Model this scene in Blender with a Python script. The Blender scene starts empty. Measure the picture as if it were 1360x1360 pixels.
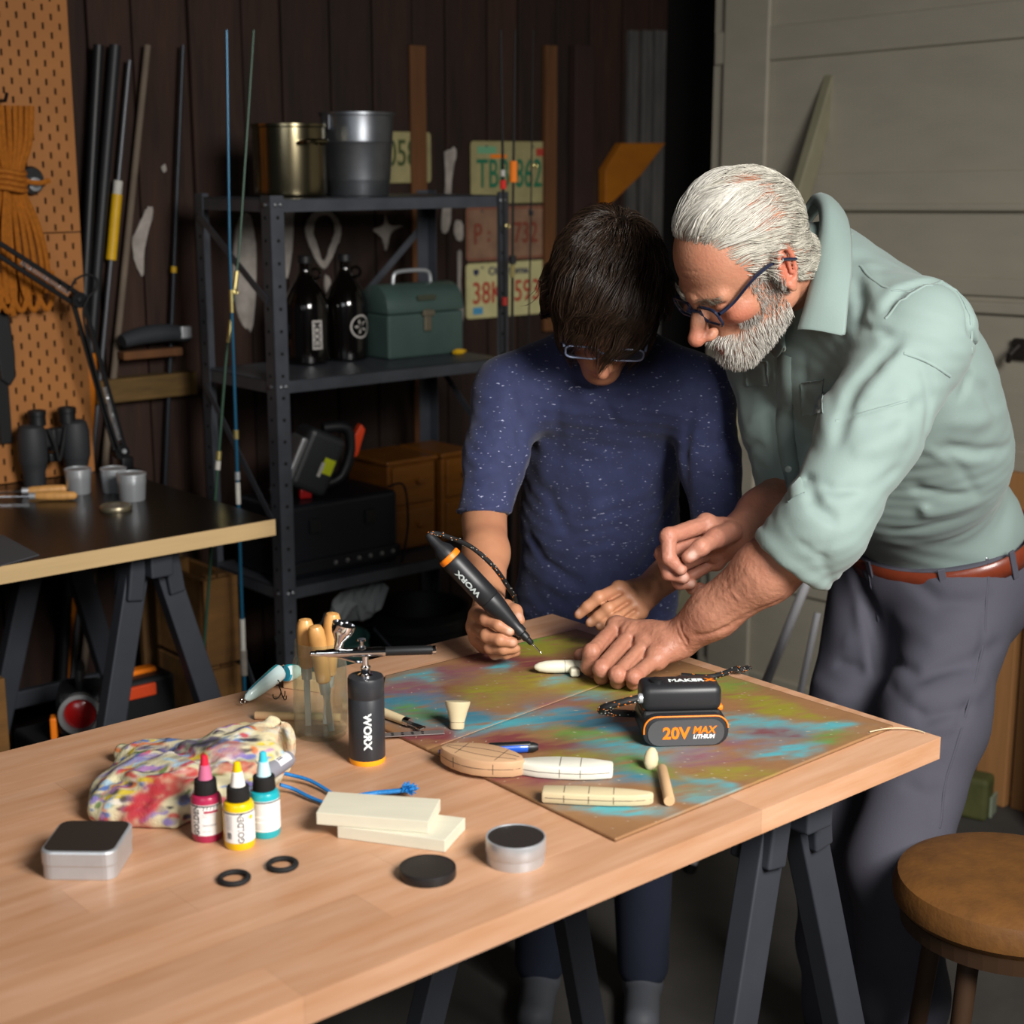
import bpy, bmesh, math, random
import numpy as np
from mathutils import Vector, Matrix

# ------------------------------------------------------------------ camera, world, lights, exposure
SC = bpy.context.scene
COL = SC.collection
FPX = 2070.0
PITCH = math.atan2(465.0, FPX)
CAMZ = 1.6
cam_data = bpy.data.cameras.new('camera')
cam_data.sensor_width = 36.0
cam_data.lens = 36.0 * FPX / 1360.0
cam_data.clip_start = 0.05
cam_data.clip_end = 60
cam = bpy.data.objects.new('camera', cam_data)
COL.objects.link(cam)
cam.location = (0, 0, CAMZ)
cam.rotation_euler = (math.pi / 2 - PITCH, 0, 0)
cam_data.dof.use_dof = True
cam_data.dof.focus_distance = 2.2
cam_data.dof.aperture_fstop = 5.0
SC.camera = cam

world = bpy.data.worlds.new('world')
SC.world = world
world.use_nodes = True
bg = world.node_tree.nodes['Background']
bg.inputs[0].default_value = (0.62, 0.70, 0.80, 1)
bg.inputs[1].default_value = 0.03

def area_light(name, loc, target, sx, sy, power, color, spread=math.pi):
    d = bpy.data.lights.new(name, 'AREA')
    d.shape = 'RECTANGLE'; d.size = sx; d.size_y = sy
    d.energy = power; d.color = color; d.spread = spread
    o = bpy.data.objects.new(name, d); COL.objects.link(o)
    o.location = loc
    o.rotation_euler = (Vector(target) - Vector(loc)).to_track_quat('-Z', 'Y').to_euler()
    return o
area_light('key_softbox', (1.15, 0.25, 2.25), (0.12, 2.15, 0.95), 0.9, 0.9, 46, (1.0, 0.965, 0.925), math.radians(105))
area_light('front_softbox', (-1.0, -1.2, 2.3), (0.0, 2.6, 1.0), 1.6, 1.2, 9, (0.92, 0.96, 1.0), math.radians(120))

SC.view_settings.view_transform = 'Standard'
SC.view_settings.look = 'None'
SC.view_settings.exposure = 0.0
SC.view_settings.gamma = 1.0
SC.view_settings.use_curve_mapping = False

# ------------------------------------------------------------------ places
CP, SP = math.cos(PITCH), math.sin(PITCH)
def at_d(px, py, d):
    """world point seen at a pixel of the photograph, d metres deep"""
    u = (px - 680) / FPX; v = (680 - py) / FPX
    return Vector((u * d, (CP + v * SP) * d, CAMZ + (-SP + v * CP) * d))
def at_z(px, py, z):
    u = (px - 680) / FPX; v = (680 - py) / FPX
    t = (z - CAMZ) / (-SP + v * CP)
    return Vector((u * t, (CP + v * SP) * t, z))
TH = math.atan2(0.655, 0.755)
AX = Vector((math.cos(TH), math.sin(TH), 0))      # along the walls and benches
NX = Vector((-math.sin(TH), math.cos(TH), 0))     # towards the plank wall
OX = Vector((-0.49, 3.14, 0))
def rp(a, b, z):
    return OX + AX * a + NX * b + Vector((0, 0, z))
def to_room(p):
    r = p - OX
    return r.dot(AX), r.dot(NX), p.z
def at_b(px, py, b):
    """pixel onto the upright plane b = const, as room coordinates (a, z)"""
    u = (px - 680) / FPX; v = (680 - py) / FPX
    d = Vector((u, CP + v * SP, -SP + v * CP))
    c = Vector((0, 0, CAMZ))
    t = (b - (c - OX).dot(NX)) / d.dot(NX)
    p = c + d * t
    return (p - OX).dot(AX), p.z
def at_a(px, py, a):
    u = (px - 680) / FPX; v = (680 - py) / FPX
    d = Vector((u, CP + v * SP, -SP + v * CP))
    c = Vector((0, 0, CAMZ))
    t = (a - (c - OX).dot(AX)) / d.dot(AX)
    p = c + d * t
    return (p - OX).dot(NX), p.z
ZT = 0.87     # worktable top
ZB = 0.88     # bench top

# ------------------------------------------------------------------ materials
MATS = {}
def srgb(r, g=None, b=None):
    if g is None:
        h = r.lstrip('#'); r, g, b = [int(h[i:i + 2], 16) for i in (0, 2, 4)]
    f = lambda c: (c / 255 / 12.92) if c / 255 <= 0.04045 else ((c / 255 + 0.055) / 1.055) ** 2.4
    return (f(r), f(g), f(b))
def mat(name, color, rough=0.5, metal=0.0, var=0.0, vscale=20.0, bump=0.0, bscale=60.0, stretch=None,
        color2=None, coat=0.0, trans=0.0, ior=1.45, sss=0.0, rnd=0.0, attr=None, spec=0.5, sheen=0.0, alpha=None):
    """principled material: colour, noise variation towards color2, noise bump, per-object random value"""
    if name in MATS: return MATS[name]
    m = bpy.data.materials.new(name); m.use_nodes = True
    nt = m.node_tree; N = nt.nodes; L = nt.links
    b = N['Principled BSDF']
    b.inputs['Roughness'].default_value = rough
    b.inputs['Metallic'].default_value = metal
    b.inputs['Coat Weight'].default_value = coat
    b.inputs['Coat Roughness'].default_value = 0.12
    b.inputs['Transmission Weight'].default_value = trans
    b.inputs['IOR'].default_value = ior
    b.inputs['Specular IOR Level'].default_value = spec
    if sheen:
        b.inputs['Sheen Weight'].default_value = sheen
        b.inputs['Sheen Roughness'].default_value = 0.5
    if sss:
        b.inputs['Subsurface Weight'].default_value = sss
        b.inputs['Subsurface Radius'].default_value = (1.0, 0.35, 0.2)
        b.inputs['Subsurface Scale'].default_value = 0.006
    tc = N.new('ShaderNodeTexCoord'); mp = N.new('ShaderNodeMapping')
    L.new(tc.outputs['Object'], mp.inputs['Vector'])
    if stretch: mp.inputs['Scale'].default_value = stretch
    c1 = (*color, 1)
    out = None
    if attr:
        a = N.new('ShaderNodeVertexColor'); a.layer_name = attr
        out = a.outputs['Color']
    if var > 0 or color2:
        nz = N.new('ShaderNodeTexNoise'); nz.inputs['Scale'].default_value = vscale
        nz.inputs['Detail'].default_value = 5; nz.inputs['Roughness'].default_value = 0.6
        L.new(mp.outputs[0], nz.inputs['Vector'])
        cr = N.new('ShaderNodeMapRange'); cr.inputs[1].default_value = 0.3; cr.inputs[2].default_value = 0.7
        L.new(nz.outputs['Fac'], cr.inputs[0])
        mx = N.new('ShaderNodeMix'); mx.data_type = 'RGBA'
        if out is not None:
            mx.blend_type = 'MULTIPLY'
            L.new(out, mx.inputs[6]); mx.inputs[7].default_value = (1 - var,) * 3 + (1,)
        else:
            mx.inputs[6].default_value = c1
            mx.inputs[7].default_value = (*(color2 or [c * (1 - var) for c in color]), 1)
        L.new(cr.outputs[0], mx.inputs[0])
        out = mx.outputs[2]
    if rnd:
        oi = N.new('ShaderNodeObjectInfo')
        mr = N.new('ShaderNodeMapRange'); mr.inputs[3].default_value = 1 - rnd; mr.inputs[4].default_value = 1 + rnd
        L.new(oi.outputs['Random'], mr.inputs[0])
        hs = N.new('ShaderNodeHueSaturation'); L.new(mr.outputs[0], hs.inputs['Value'])
        if out is not None: L.new(out, hs.inputs['Color'])
        else: hs.inputs['Color'].default_value = c1
        out = hs.outputs[0]
    if out is not None: L.new(out, b.inputs['Base Color'])
    else: b.inputs['Base Color'].default_value = c1
    if bump > 0:
        nb = N.new('ShaderNodeTexNoise'); nb.inputs['Scale'].default_value = bscale; nb.inputs['Detail'].default_value = 4
        L.new(mp.outputs[0], nb.inputs['Vector'])
        bp = N.new('ShaderNodeBump'); bp.inputs['Strength'].default_value = bump; bp.inputs['Distance'].default_value = 0.002
        L.new(nb.outputs['Fac'], bp.inputs['Height']); L.new(bp.outputs[0], b.inputs['Normal'])
    m.diffuse_color = c1
    MATS[name] = m
    return m

def thin_glass(name, tint, rough=0.02, haze=0.0, hazec=(0.8, 0.85, 0.78)):
    """thin-walled clear glass: transmits straight through, reflects by angle"""
    if name in MATS: return MATS[name]
    m = bpy.data.materials.new(name); m.use_nodes = True
    nt = m.node_tree; N = nt.nodes; L = nt.links; N.remove(N['Principled BSDF'])
    tr = N.new('ShaderNodeBsdfTransparent'); tr.inputs[0].default_value = (*tint, 1)
    gl = N.new('ShaderNodeBsdfGlossy'); gl.inputs['Roughness'].default_value = rough
    lw = N.new('ShaderNodeLayerWeight'); lw.inputs[0].default_value = 0.12
    mu = N.new('ShaderNodeMath'); mu.operation = 'MULTIPLY_ADD'; mu.inputs[1].default_value = 0.55; mu.inputs[2].default_value = 0.035
    L.new(lw.outputs['Facing'], mu.inputs[0])
    mx = N.new('ShaderNodeMixShader'); L.new(mu.outputs[0], mx.inputs[0]); L.new(tr.outputs[0], mx.inputs[1]); L.new(gl.outputs[0], mx.inputs[2])
    last = mx
    if haze > 0:
        df = N.new('ShaderNodeBsdfTranslucent'); df.inputs[0].default_value = (*hazec, 1); d2 = N.new('ShaderNodeBsdfDiffuse'); d2.inputs[0].default_value = (*hazec, 1)
        ad = N.new('ShaderNodeMixShader'); L.new(df.outputs[0], ad.inputs[1]); L.new(d2.outputs[0], ad.inputs[2])
        m2 = N.new('ShaderNodeMixShader'); m2.inputs[0].default_value = haze; L.new(mx.outputs[0], m2.inputs[1]); L.new(ad.outputs[0], m2.inputs[2]); last = m2
    L.new(last.outputs[0], N['Material Output'].inputs[0]); MATS[name] = m
    return m

# ------------------------------------------------------------------ mesh building
class MB:
    def __init__(s): s.v = []; s.f = []; s.mi = []; s.cur = 0
    def add(s, vs, fs):
        o = len(s.v); s.v += [tuple(v) for v in vs]
        for f in fs: s.f.append([i + o for i in f]); s.mi.append(s.cur)
        return s
    def box(s, c, size, rot=None, bevel=0.0):
        hx, hy, hz = [x / 2 for x in size]
        c = Vector(c)
        R = rot if rot is not None else Matrix.Identity(3)
        if bevel <= 0:
            vs = [c + R @ Vector((x, y, z)) for x in (-hx, hx) for y in (-hy, hy) for z in (-hz, hz)]
            return s.add(vs, [(0, 1, 3, 2), (4, 6, 7, 5), (0, 4, 5, 1), (2, 3, 7, 6), (0, 2, 6, 4), (1, 5, 7, 3)])
        bm = bmesh.new(); bmesh.ops.create_cube(bm, size=1)
        for v in bm.verts: v.co = Vector((v.co.x * size[0], v.co.y * size[1], v.co.z * size[2]))
        bmesh.ops.bevel(bm, geom=bm.edges[:] + bm.verts[:], offset=bevel, segments=3, profile=0.5, affect='EDGES')
        bm.verts.index_update()
        s.add([c + R @ v.co for v in bm.verts], [[v.index for v in f.verts] for f in bm.faces]); bm.free()
        return s
    def tube(s, pts, r, n=10, cap=True, closed=False, flat=1.0):
        pts = [Vector(p) for p in pts]; m = len(pts)
        rs = r if hasattr(r, '__len__') else [r] * m
        up = Vector((0, 0, 1)); rings = []
        prev = None
        for i, p in enumerate(pts):
            if closed: t = pts[(i + 1) % m] - pts[i - 1]
            else: t = pts[min(i + 1, m - 1)] - pts[max(i - 1, 0)]
            t.normalize()
            if prev is None:
                x = t.cross(up)
                if x.length < 1e-3: x = t.cross(Vector((0, 1, 0)))
                x.normalize()
            else:
                x = prev - t * prev.dot(t); x.normalize()
            prev = x; y = t.cross(x)
            rings.append([p + (x * math.cos(2 * math.pi * k / n) + y * math.sin(2 * math.pi * k / n) * flat) * rs[i] for k in range(n)])
        vs = [v for ring in rings for v in ring]; fs = []
        for i in range(m if closed else m - 1):
            j = (i + 1) % m
            for k in range(n): fs.append((i * n + k, i * n + (k + 1) % n, j * n + (k + 1) % n, j * n + k))
        if cap and not closed:
            fs.append(list(range(n))[::-1]); fs.append([(m - 1) * n + k for k in range(n)])
        return s.add(vs, fs)
    def lathe(s, prof, n=28, origin=(0, 0, 0), R=None, cap=True, sx=1.0, sy=1.0):
        """profile [(r, z)...] turned about local z"""
        R = R or Matrix.Identity(3); o = Vector(origin); vs = []; fs = []
        for r, z in prof:
            for k in range(n):
                a = 2 * math.pi * k / n
                vs.append(o + R @ Vector((r * math.cos(a) * sx, r * math.sin(a) * sy, z)))
        m = len(prof)
        for i in range(m - 1):
            for k in range(n): fs.append((i * n + k, i * n + (k + 1) % n, (i + 1) * n + (k + 1) % n, (i + 1) * n + k))
        if cap:
            if prof[0][0] > 1e-6: fs.append(list(range(n))[::-1])
            if prof[-1][0] > 1e-6: fs.append([(m - 1) * n + k for k in range(n)])
        return s.add(vs, fs)
    def prism(s, outline, z0, z1, origin=(0, 0, 0), R=None):
        R = R or Matrix.Identity(3); o = Vector(origin); n = len(outline)
        vs = [o + R @ Vector((x, y, z0)) for x, y in outline] + [o + R @ Vector((x, y, z1)) for x, y in outline]
        fs = [list(range(n))[::-1], [n + i for i in range(n)]] + [(i, (i + 1) % n, n + (i + 1) % n, n + i) for i in range(n)]
        return s.add(vs, fs)
    def build(s, name, material, parent=None, smooth=False, loc=None, rotz=None, bevel=0.0, angle=35):
        me = bpy.data.meshes.new(name); me.from_pydata([tuple(v) for v in s.v], [], s.f); me.validate()
        ms = material if isinstance(material, (list, tuple)) else [material]
        for m in ms: me.materials.append(m)
        if len(ms) > 1 and len(me.polygons) == len(s.mi): me.polygons.foreach_set('material_index', s.mi)
        if bevel > 0:
            bm = bmesh.new(); bm.from_mesh(me)
            bmesh.ops.remove_doubles(bm, verts=bm.verts, dist=1e-6)
            es = [e for e in bm.edges if len(e.link_faces) == 2 and e.calc_face_angle(0) > math.radians(30)]
            bmesh.ops.bevel(bm, geom=es, offset=bevel, segments=2, profile=0.5, affect='EDGES', clamp_overlap=True)
            bm.to_mesh(me); bm.free()
        bm = bmesh.new(); bm.from_mesh(me); bmesh.ops.recalc_face_normals(bm, faces=bm.faces[:]); bm.to_mesh(me); bm.free()
        if smooth:
            me.polygons.foreach_set('use_smooth', [True] * len(me.polygons))
            try: me.set_sharp_from_angle(angle=math.radians(angle))
            except Exception: pass
        o = bpy.data.objects.new(name, me); COL.objects.link(o)
        if parent is not None: o.parent = parent
        if loc is not None: o.location = loc
        if rotz is not None: o.rotation_euler = (0, 0, rotz)
        return o
def thing(name, label, cat, loc=(0, 0, 0), rotz=0.0, group=None, rot=None):
    o = bpy.data.objects.new(name, None); COL.objects.link(o)
    o.empty_display_size = 0.05
    o.location = loc
    o.rotation_euler = rot if rot is not None else (0, 0, rotz)
    return tag(o, label, cat, group)
def tag(o, label, cat, group=None):
    o['label'] = label; o['category'] = cat
    if group: o['group'] = group
    return o
def struct(o):
    o['kind'] = 'structure'; return o
def part(o, label):
    o['label'] = label; return o
def copy_part(o, parent, loc=None):
    c = o.copy(); COL.objects.link(c); c.parent = parent
    if loc is not None: c.location = loc
    return c
def text_mesh(name, body, size, material, parent, loc, rot, depth=0.0003, bold=0.0, align='CENTER', sx=1.0, shear=0.0):
    cu = bpy.data.curves.new(name, 'FONT'); cu.body = body; cu.size = size
    cu.align_x = align; cu.align_y = 'CENTER'; cu.extrude = depth; cu.offset = bold; cu.shear = shear
    cu.resolution_u = 3
    t = bpy.data.objects.new(name, cu); COL.objects.link(t)
    dg = bpy.context.evaluated_depsgraph_get(); dg.update()
    me = bpy.data.meshes.new_from_object(t.evaluated_get(dg))
    bpy.data.objects.remove(t); bpy.data.curves.remove(cu)
    for v in me.vertices: v.co.x *= sx
    me.materials.clear(); me.materials.append(material)
    o = bpy.data.objects.new(name, me); COL.objects.link(o); o.parent = parent
    o.location = loc
    if isinstance(rot, Matrix): o.rotation_euler = rot.to_euler()
    else: o.rotation_euler = rot
    return o
def wrap_text(o, radius, centre_angle=-math.pi / 2):
    """bend flat lettering (x right, z up, facing -y) round an upright cylinder about the parent's z axis"""
    for v in o.data.vertices:
        x, y, z = v.co
        a = centre_angle + x / radius; r = radius + z
        v.co = (r * math.cos(a), r * math.sin(a), y)
def frame(zaxis, xhint=(1, 0, 0)):
    z = Vector(zaxis).normalized(); x = Vector(xhint); x = x - z * x.dot(z)
    if x.length < 1e-5: x = Vector((0, 1, 0)) - z * z.y
    x.normalize(); y = z.cross(x)
    return Matrix((x, y, z)).transposed()
def rotx(d): return Matrix.Rotation(math.radians(d), 3, 'X')
def roty(d): return Matrix.Rotation(math.radians(d), 3, 'Y')
def rotz(d): return Matrix.Rotation(math.radians(d), 3, 'Z')
def rrect(w, h, r, n=5):
    pts = []
    for cx, cy, a0 in ((w / 2 - r, h / 2 - r, 0), (-w / 2 + r, h / 2 - r, 90), (-w / 2 + r, -h / 2 + r, 180), (w / 2 - r, -h / 2 + r, 270)):
        for k in range(n + 1):
            a = math.radians(a0 + 90 * k / n); pts.append((cx + r * math.cos(a), cy + r * math.sin(a)))
    return pts
def spline(pts, n=6):
    """Catmull-Rom through the points"""
    P = [Vector(p) for p in pts]; out = []
    for i in range(len(P) - 1):
        p0 = P[max(i - 1, 0)]; p1 = P[i]; p2 = P[i + 1]; p3 = P[min(i + 2, len(P) - 1)]
        for k in range(n):
            t = k / n
            out.append(0.5 * ((2 * p1) + (p2 - p0) * t + (2 * p0 - 5 * p1 + 4 * p2 - p3) * t * t + (3 * p1 - p0 - 3 * p2 + p3) * t ** 3))
    out.append(P[-1].copy())
    return out

# ================================================================== soft solid modelling: distance fields on a grid, meshed by surface nets
class SDF:
    def __init__(s, lo, hi, h):
        s.h = h; s.lo = np.array(lo, float); n = np.ceil((np.array(hi, float) - s.lo) / h).astype(int) + 1
        s.n = n; s.far = 0.08
        s.g = np.full(tuple(n), s.far, np.float32)
        s.ax = [(s.lo[i] + np.arange(n[i]) * h).astype(np.float32) for i in range(3)]
    def win(s, lo, hi):
        i0 = np.maximum(np.floor((np.array(lo) - s.lo) / s.h).astype(int), 0)
        i1 = np.minimum(np.ceil((np.array(hi) - s.lo) / s.h).astype(int) + 1, s.n)
        if np.any(i1 <= i0): return None
        sl = tuple(slice(a, b) for a, b in zip(i0, i1))
        X = s.ax[0][sl[0]][:, None, None]; Y = s.ax[1][sl[1]][None, :, None]; Z = s.ax[2][sl[2]][None, None, :]
        return sl, X, Y, Z
    def mix(s, sl, d, k, op):
        a = s.g[sl]
        if op == 'add':
            if k > 0:
                h = np.maximum(k - np.abs(a - d), 0) / k; s.g[sl] = np.minimum(a, d) - h * h * k * 0.25
            else: s.g[sl] = np.minimum(a, d)
        elif op == 'sub':
            d = -d
            if k > 0:
                h = np.maximum(k - np.abs(a - d), 0) / k; s.g[sl] = np.maximum(a, d) + h * h * k * 0.25
            else: s.g[sl] = np.maximum(a, d)
        elif op == 'cut':
            s.g[sl] = np.maximum(a, d)
    def cone(s, p, q, r1, r2, k=0.01, op='add', squash=None):
        """round cone from p (radius r1) to q (radius r2); squash=(axis, f) flattens it by f along axis"""
        p = np.array(p, float); q = np.array(q, float); m = max(r1, r2) + k + 0.012
        w = s.win(np.minimum(p, q) - m, np.maximum(p, q) + m)
        if w is None: return s
        sl, X, Y, Z = w
        ba = q - p; L2 = max(ba @ ba, 1e-12)
        px, py, pz = X - p[0], Y - p[1], Z - p[2]
        t = np.clip((px * ba[0] + py * ba[1] + pz * ba[2]) / L2, 0, 1)
        dx, dy, dz = px - t * ba[0], py - t * ba[1], pz - t * ba[2]
        if squash is not None:
            ax, f = squash; ax = np.array(ax, float); ax /= np.linalg.norm(ax)
            c = (dx * ax[0] + dy * ax[1] + dz * ax[2]) * (1 / f - 1)
            dx, dy, dz = dx + c * ax[0], dy + c * ax[1], dz + c * ax[2]
            d = (np.sqrt(dx * dx + dy * dy + dz * dz) - (r1 + t * (r2 - r1))) * (0.5 + 0.5 * f)
        else:
            d = np.sqrt(dx * dx + dy * dy + dz * dz) - (r1 + t * (r2 - r1))
        s.mix(sl, d.astype(np.float32), k, op); return s
    def path(s, pts, rs, k=0.01, op='add', squash=None):
        for i in range(len(pts) - 1): s.cone(pts[i], pts[i + 1], rs[i], rs[i + 1], k, op, squash)
        return s
    def ell(s, c, r, R=None, k=0.01, op='add'):
        c = np.array(c, float); r = np.array(r, float); m = max(r) + k + 0.012
        w = s.win(c - m, c + m)
        if w is None: return s
        sl, X, Y, Z = w
        R = np.eye(3) if R is None else np.array(R, float)    # columns = local axes
        px, py, pz = X - c[0], Y - c[1], Z - c[2]
        l = [px * R[0, i] + py * R[1, i] + pz * R[2, i] for i in range(3)]
        k0 = np.sqrt(sum((l[i] / r[i]) ** 2 for i in range(3))); k1 = np.sqrt(sum((l[i] / r[i] ** 2) ** 2 for i in range(3)))
        d = k0 * (k0 - 1) / np.maximum(k1, 1e-6)
        s.mix(sl, d.astype(np.float32), k, op); return s
    def box(s, c, r, R=None, rad=0.005, k=0.01, op='add'):
        c = np.array(c, float); r = np.array(r, float); m = np.linalg.norm(r) + k + 0.012
        w = s.win(c - m, c + m)
        if w is None: return s
        sl, X, Y, Z = w
        R = np.eye(3) if R is None else np.array(R, float)
        px, py, pz = X - c[0], Y - c[1], Z - c[2]
        q = [np.abs(px * R[0, i] + py * R[1, i] + pz * R[2, i]) - (r[i] - rad) for i in range(3)]
        d = np.sqrt(sum(np.maximum(x, 0) ** 2 for x in q)) + np.minimum(np.maximum(np.maximum(q[0], q[1]), q[2]), 0) - rad
        s.mix(sl, d.astype(np.float32), k, op); return s
    def plane(s, p, n):
        """cut away everything on the +n side of p"""
        n = np.array(n, float); n /= np.linalg.norm(n)
        d = (s.ax[0][:, None, None] - p[0]) * n[0] + (s.ax[1][None, :, None] - p[1]) * n[1] + (s.ax[2][None, None, :] - p[2]) * n[2]
        s.g = np.maximum(s.g, d.astype(np.float32)); return s
    def fold(s, pts, amp, w):
        """raise (amp>0) or crease (amp<0) the surface along a polyline, tapering to its ends"""
        P = [np.array(p, float) for p in pts]; m = 3 * w
        allp = np.array(P); wn = s.win(allp.min(0) - m, allp.max(0) + m)
        if wn is None: return s
        sl, X, Y, Z = wn; best = None
        n = len(P) - 1
        for i in range(n):
            ba = P[i + 1] - P[i]; L2 = max(ba @ ba, 1e-12)
            px, py, pz = X - P[i][0], Y - P[i][1], Z - P[i][2]
            t = np.clip((px * ba[0] + py * ba[1] + pz * ba[2]) / L2, 0, 1)
            d2 = (px - t * ba[0]) ** 2 + (py - t * ba[1]) ** 2 + (pz - t * ba[2]) ** 2
            u = (i + t) / n
            e = np.exp(-d2 / (w * w)) * np.sqrt(np.clip(4 * u * (1 - u), 0, 1) + 0.02)
            best = e if best is None else np.maximum(best, e)
        s.g[sl] -= (amp * best).astype(np.float32); return s
    def wave(s, fn):
        """displace by fn(X, Y, Z)"""
        s.g -= fn(s.ax[0][:, None, None], s.ax[1][None, :, None], s.ax[2][None, None, :]).astype(np.float32); return s
    def smooth(s, n=1):
        for _ in range(n):
            for ax in range(3):
                g = s.g; r = g.copy()
                a = [slice(None)] * 3; b = [slice(None)] * 3; c = [slice(None)] * 3
                a[ax] = slice(0, -2); b[ax] = slice(1, -1); c[ax] = slice(2, None)
                r[tuple(b)] = 0.25 * g[tuple(a)] + 0.5 * g[tuple(b)] + 0.25 * g[tuple(c)]; s.g = r
        return s
    def mesh(s):
        g = s.g; n = g.shape; ins = g < 0
        c = np.zeros((n[0] - 1, n[1] - 1, n[2] - 1), np.uint8)
        for i in (0, 1):
            for j in (0, 1):
                for k in (0, 1): c += ins[i:n[0] - 1 + i, j:n[1] - 1 + j, k:n[2] - 1 + k]
        act = (c > 0) & (c < 8); idx = np.argwhere(act)
        vid = np.full(act.shape, -1, np.int64); vid[act] = np.arange(len(idx))
        V = np.zeros((len(idx), 3)); cnt = np.zeros(len(idx))
        cor = [(i, j, k) for i in (0, 1) for j in (0, 1) for k in (0, 1)]
        val = {o: g[idx[:, 0] + o[0], idx[:, 1] + o[1], idx[:, 2] + o[2]] for o in cor}
        for o in cor:
            for ax in range(3):
                if o[ax]: continue
                e = list(o); e[ax] = 1; e = tuple(e)
                a, b = val[o], val[e]; m = (a < 0) != (b < 0)
                t = np.where(m, a / np.where(m, a - b, 1), 0)
                p = np.array(o, float)[None, :] + np.zeros((len(idx), 1)); p[:, ax] = t
                V += np.where(m[:, None], p, 0); cnt += m
        V = (V / cnt[:, None] + idx) * s.h + s.lo
        F = []
        for ax in range(3):
            b_, c_ = [(1, 2), (2, 0), (0, 1)][ax]
            a0 = [slice(1, -1)] * 3; a1 = [slice(1, -1)] * 3; a0[ax] = slice(0, -1); a1[ax] = slice(1, None)
            m = ins[tuple(a0)] != ins[tuple(a1)]; e = np.argwhere(m)
            off = np.array([1, 1, 1]); off[ax] = 0; e = e + off
            db = np.zeros(3, int); db[b_] = 1; dc = np.zeros(3, int); dc[c_] = 1
            q = [e - db - dc, e - dc, e, e - db]
            Q = np.stack([vid[x[:, 0], x[:, 1], x[:, 2]] for x in q], 1)
            flip = ~ins[e[:, 0], e[:, 1], e[:, 2]]
            Q[flip] = Q[flip][:, ::-1]
            F.append(Q)
        F = np.concatenate(F); F = F[(F >= 0).all(1)]
        return V, F
def relax(V, F, n=2, lam=0.5):
    """Laplacian smoothing of a quad mesh"""
    E = np.concatenate([F[:, [0, 1]], F[:, [1, 2]], F[:, [2, 3]], F[:, [3, 0]]])
    for _ in range(n):
        S = np.zeros_like(V); C = np.zeros(len(V))
        np.add.at(S, E[:, 0], V[E[:, 1]]); np.add.at(S, E[:, 1], V[E[:, 0]])
        np.add.at(C, E[:, 0], 1); np.add.at(C, E[:, 1], 1)
        V = V + lam * (S / np.maximum(C, 1)[:, None] - V)
    return V
def np_obj(name, V, F, material, parent=None, color=None, mi=None, origin=None):
    me = bpy.data.meshes.new(name)
    V = np.asarray(V, np.float32)
    if origin is not None: V = V - np.array(origin, np.float32)
    k = F.shape[1]
    me.vertices.add(len(V)); me.vertices.foreach_set('co', V.ravel())
    me.loops.add(F.size); me.loops.foreach_set('vertex_index', F.ravel().astype(np.int32))
    me.polygons.add(len(F)); me.polygons.foreach_set('loop_start', np.arange(0, F.size, k, dtype=np.int32))
    me.polygons.foreach_set('loop_total', np.full(len(F), k, np.int32))
    me.polygons.foreach_set('use_smooth', np.ones(len(F), bool))
    for m in (material if isinstance(material, (list, tuple)) else [material]): me.materials.append(m)
    if mi is not None: me.polygons.foreach_set('material_index', mi.astype(np.int32))
    me.update(calc_edges=True); me.validate()
    if color is not None:
        ca = me.color_attributes.new('col', 'FLOAT_COLOR', 'POINT')
        c = np.ones((len(V), 4), np.float32); c[:, :3] = color; ca.data.foreach_set('color', c.ravel())
    o = bpy.data.objects.new(name, me); COL.objects.link(o)
    if parent is not None: o.parent = parent
    if origin is not None: o.location = origin
    return o
def vnoise(P, scale, seed=0):
    """cheap smooth value noise on points, -1..1"""
    rs = np.random.RandomState(seed); T = rs.rand(4096).astype(np.float32) * 2 - 1
    Q = np.asarray(P) * scale; I = np.floor(Q).astype(np.int64); f = Q - I; f = f * f * (3 - 2 * f); out = 0
    for i in (0, 1):
        for j in (0, 1):
            for k in (0, 1):
                hsh = ((I[:, 0] + i) * 73856093 ^ (I[:, 1] + j) * 19349663 ^ (I[:, 2] + k) * 83492791) & 4095
                w = (f[:, 0] if i else 1 - f[:, 0]) * (f[:, 1] if j else 1 - f[:, 1]) * (f[:, 2] if k else 1 - f[:, 2])
                out = out + T[hsh] * w
    return out
def fbm(P, scale, seed=0, oct=4):
    o = 0; a = 1.0; t = 0
    for i in range(oct): o = o + a * vnoise(P, scale * 2 ** i, seed + i); t += a; a *= 0.5
    return o / t

# ================================================================== the room
random.seed(7)
M_CONC = mat('concrete', srgb('#4b4844'), 0.85, var=0.35, vscale=4, bump=0.4, bscale=40)
M_PLANK = mat('dark_plank', srgb('#341f15'), 0.8, var=0.65, vscale=5, stretch=(6, 6, 0.7), bump=0.5, bscale=30, rnd=0.3)
M_GAP = mat('dark_wall_board', srgb('#0e0a08'), 0.95)  # near-black board behind the planks and for the right wall
M_WPAINT = mat('old_white_paint', srgb('#aaa29a'), 0.9, var=0.4, vscale=30)
M_DOOR = mat('door_cream_paint', srgb('#b3ac9b'), 0.6, var=0.12, vscale=4, stretch=(1, 1, 3), bump=0.05, bscale=8)
M_TRIMC = mat('cream_board', srgb('#9c977c'), 0.6, var=0.2, vscale=8)
M_CEIL = mat('ceiling_board', srgb('#1c1613'), 0.9)
WALL_B = 0.80
DOOR_A = 1.75

fl = MB(); fl.box((0, 0, -0.05), (9, 9, 0.1))
struct(fl.build('floor', M_CONC, None, loc=rp(-0.6, -2.4, 0), rotz=TH))
ce = MB(); ce.box((0, 0, 0.04), (5.4, 4.2, 0.08))
struct(ce.build('ceiling', M_CEIL, None, loc=rp(-0.7, -1.1, 2.62), rotz=TH))

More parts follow.
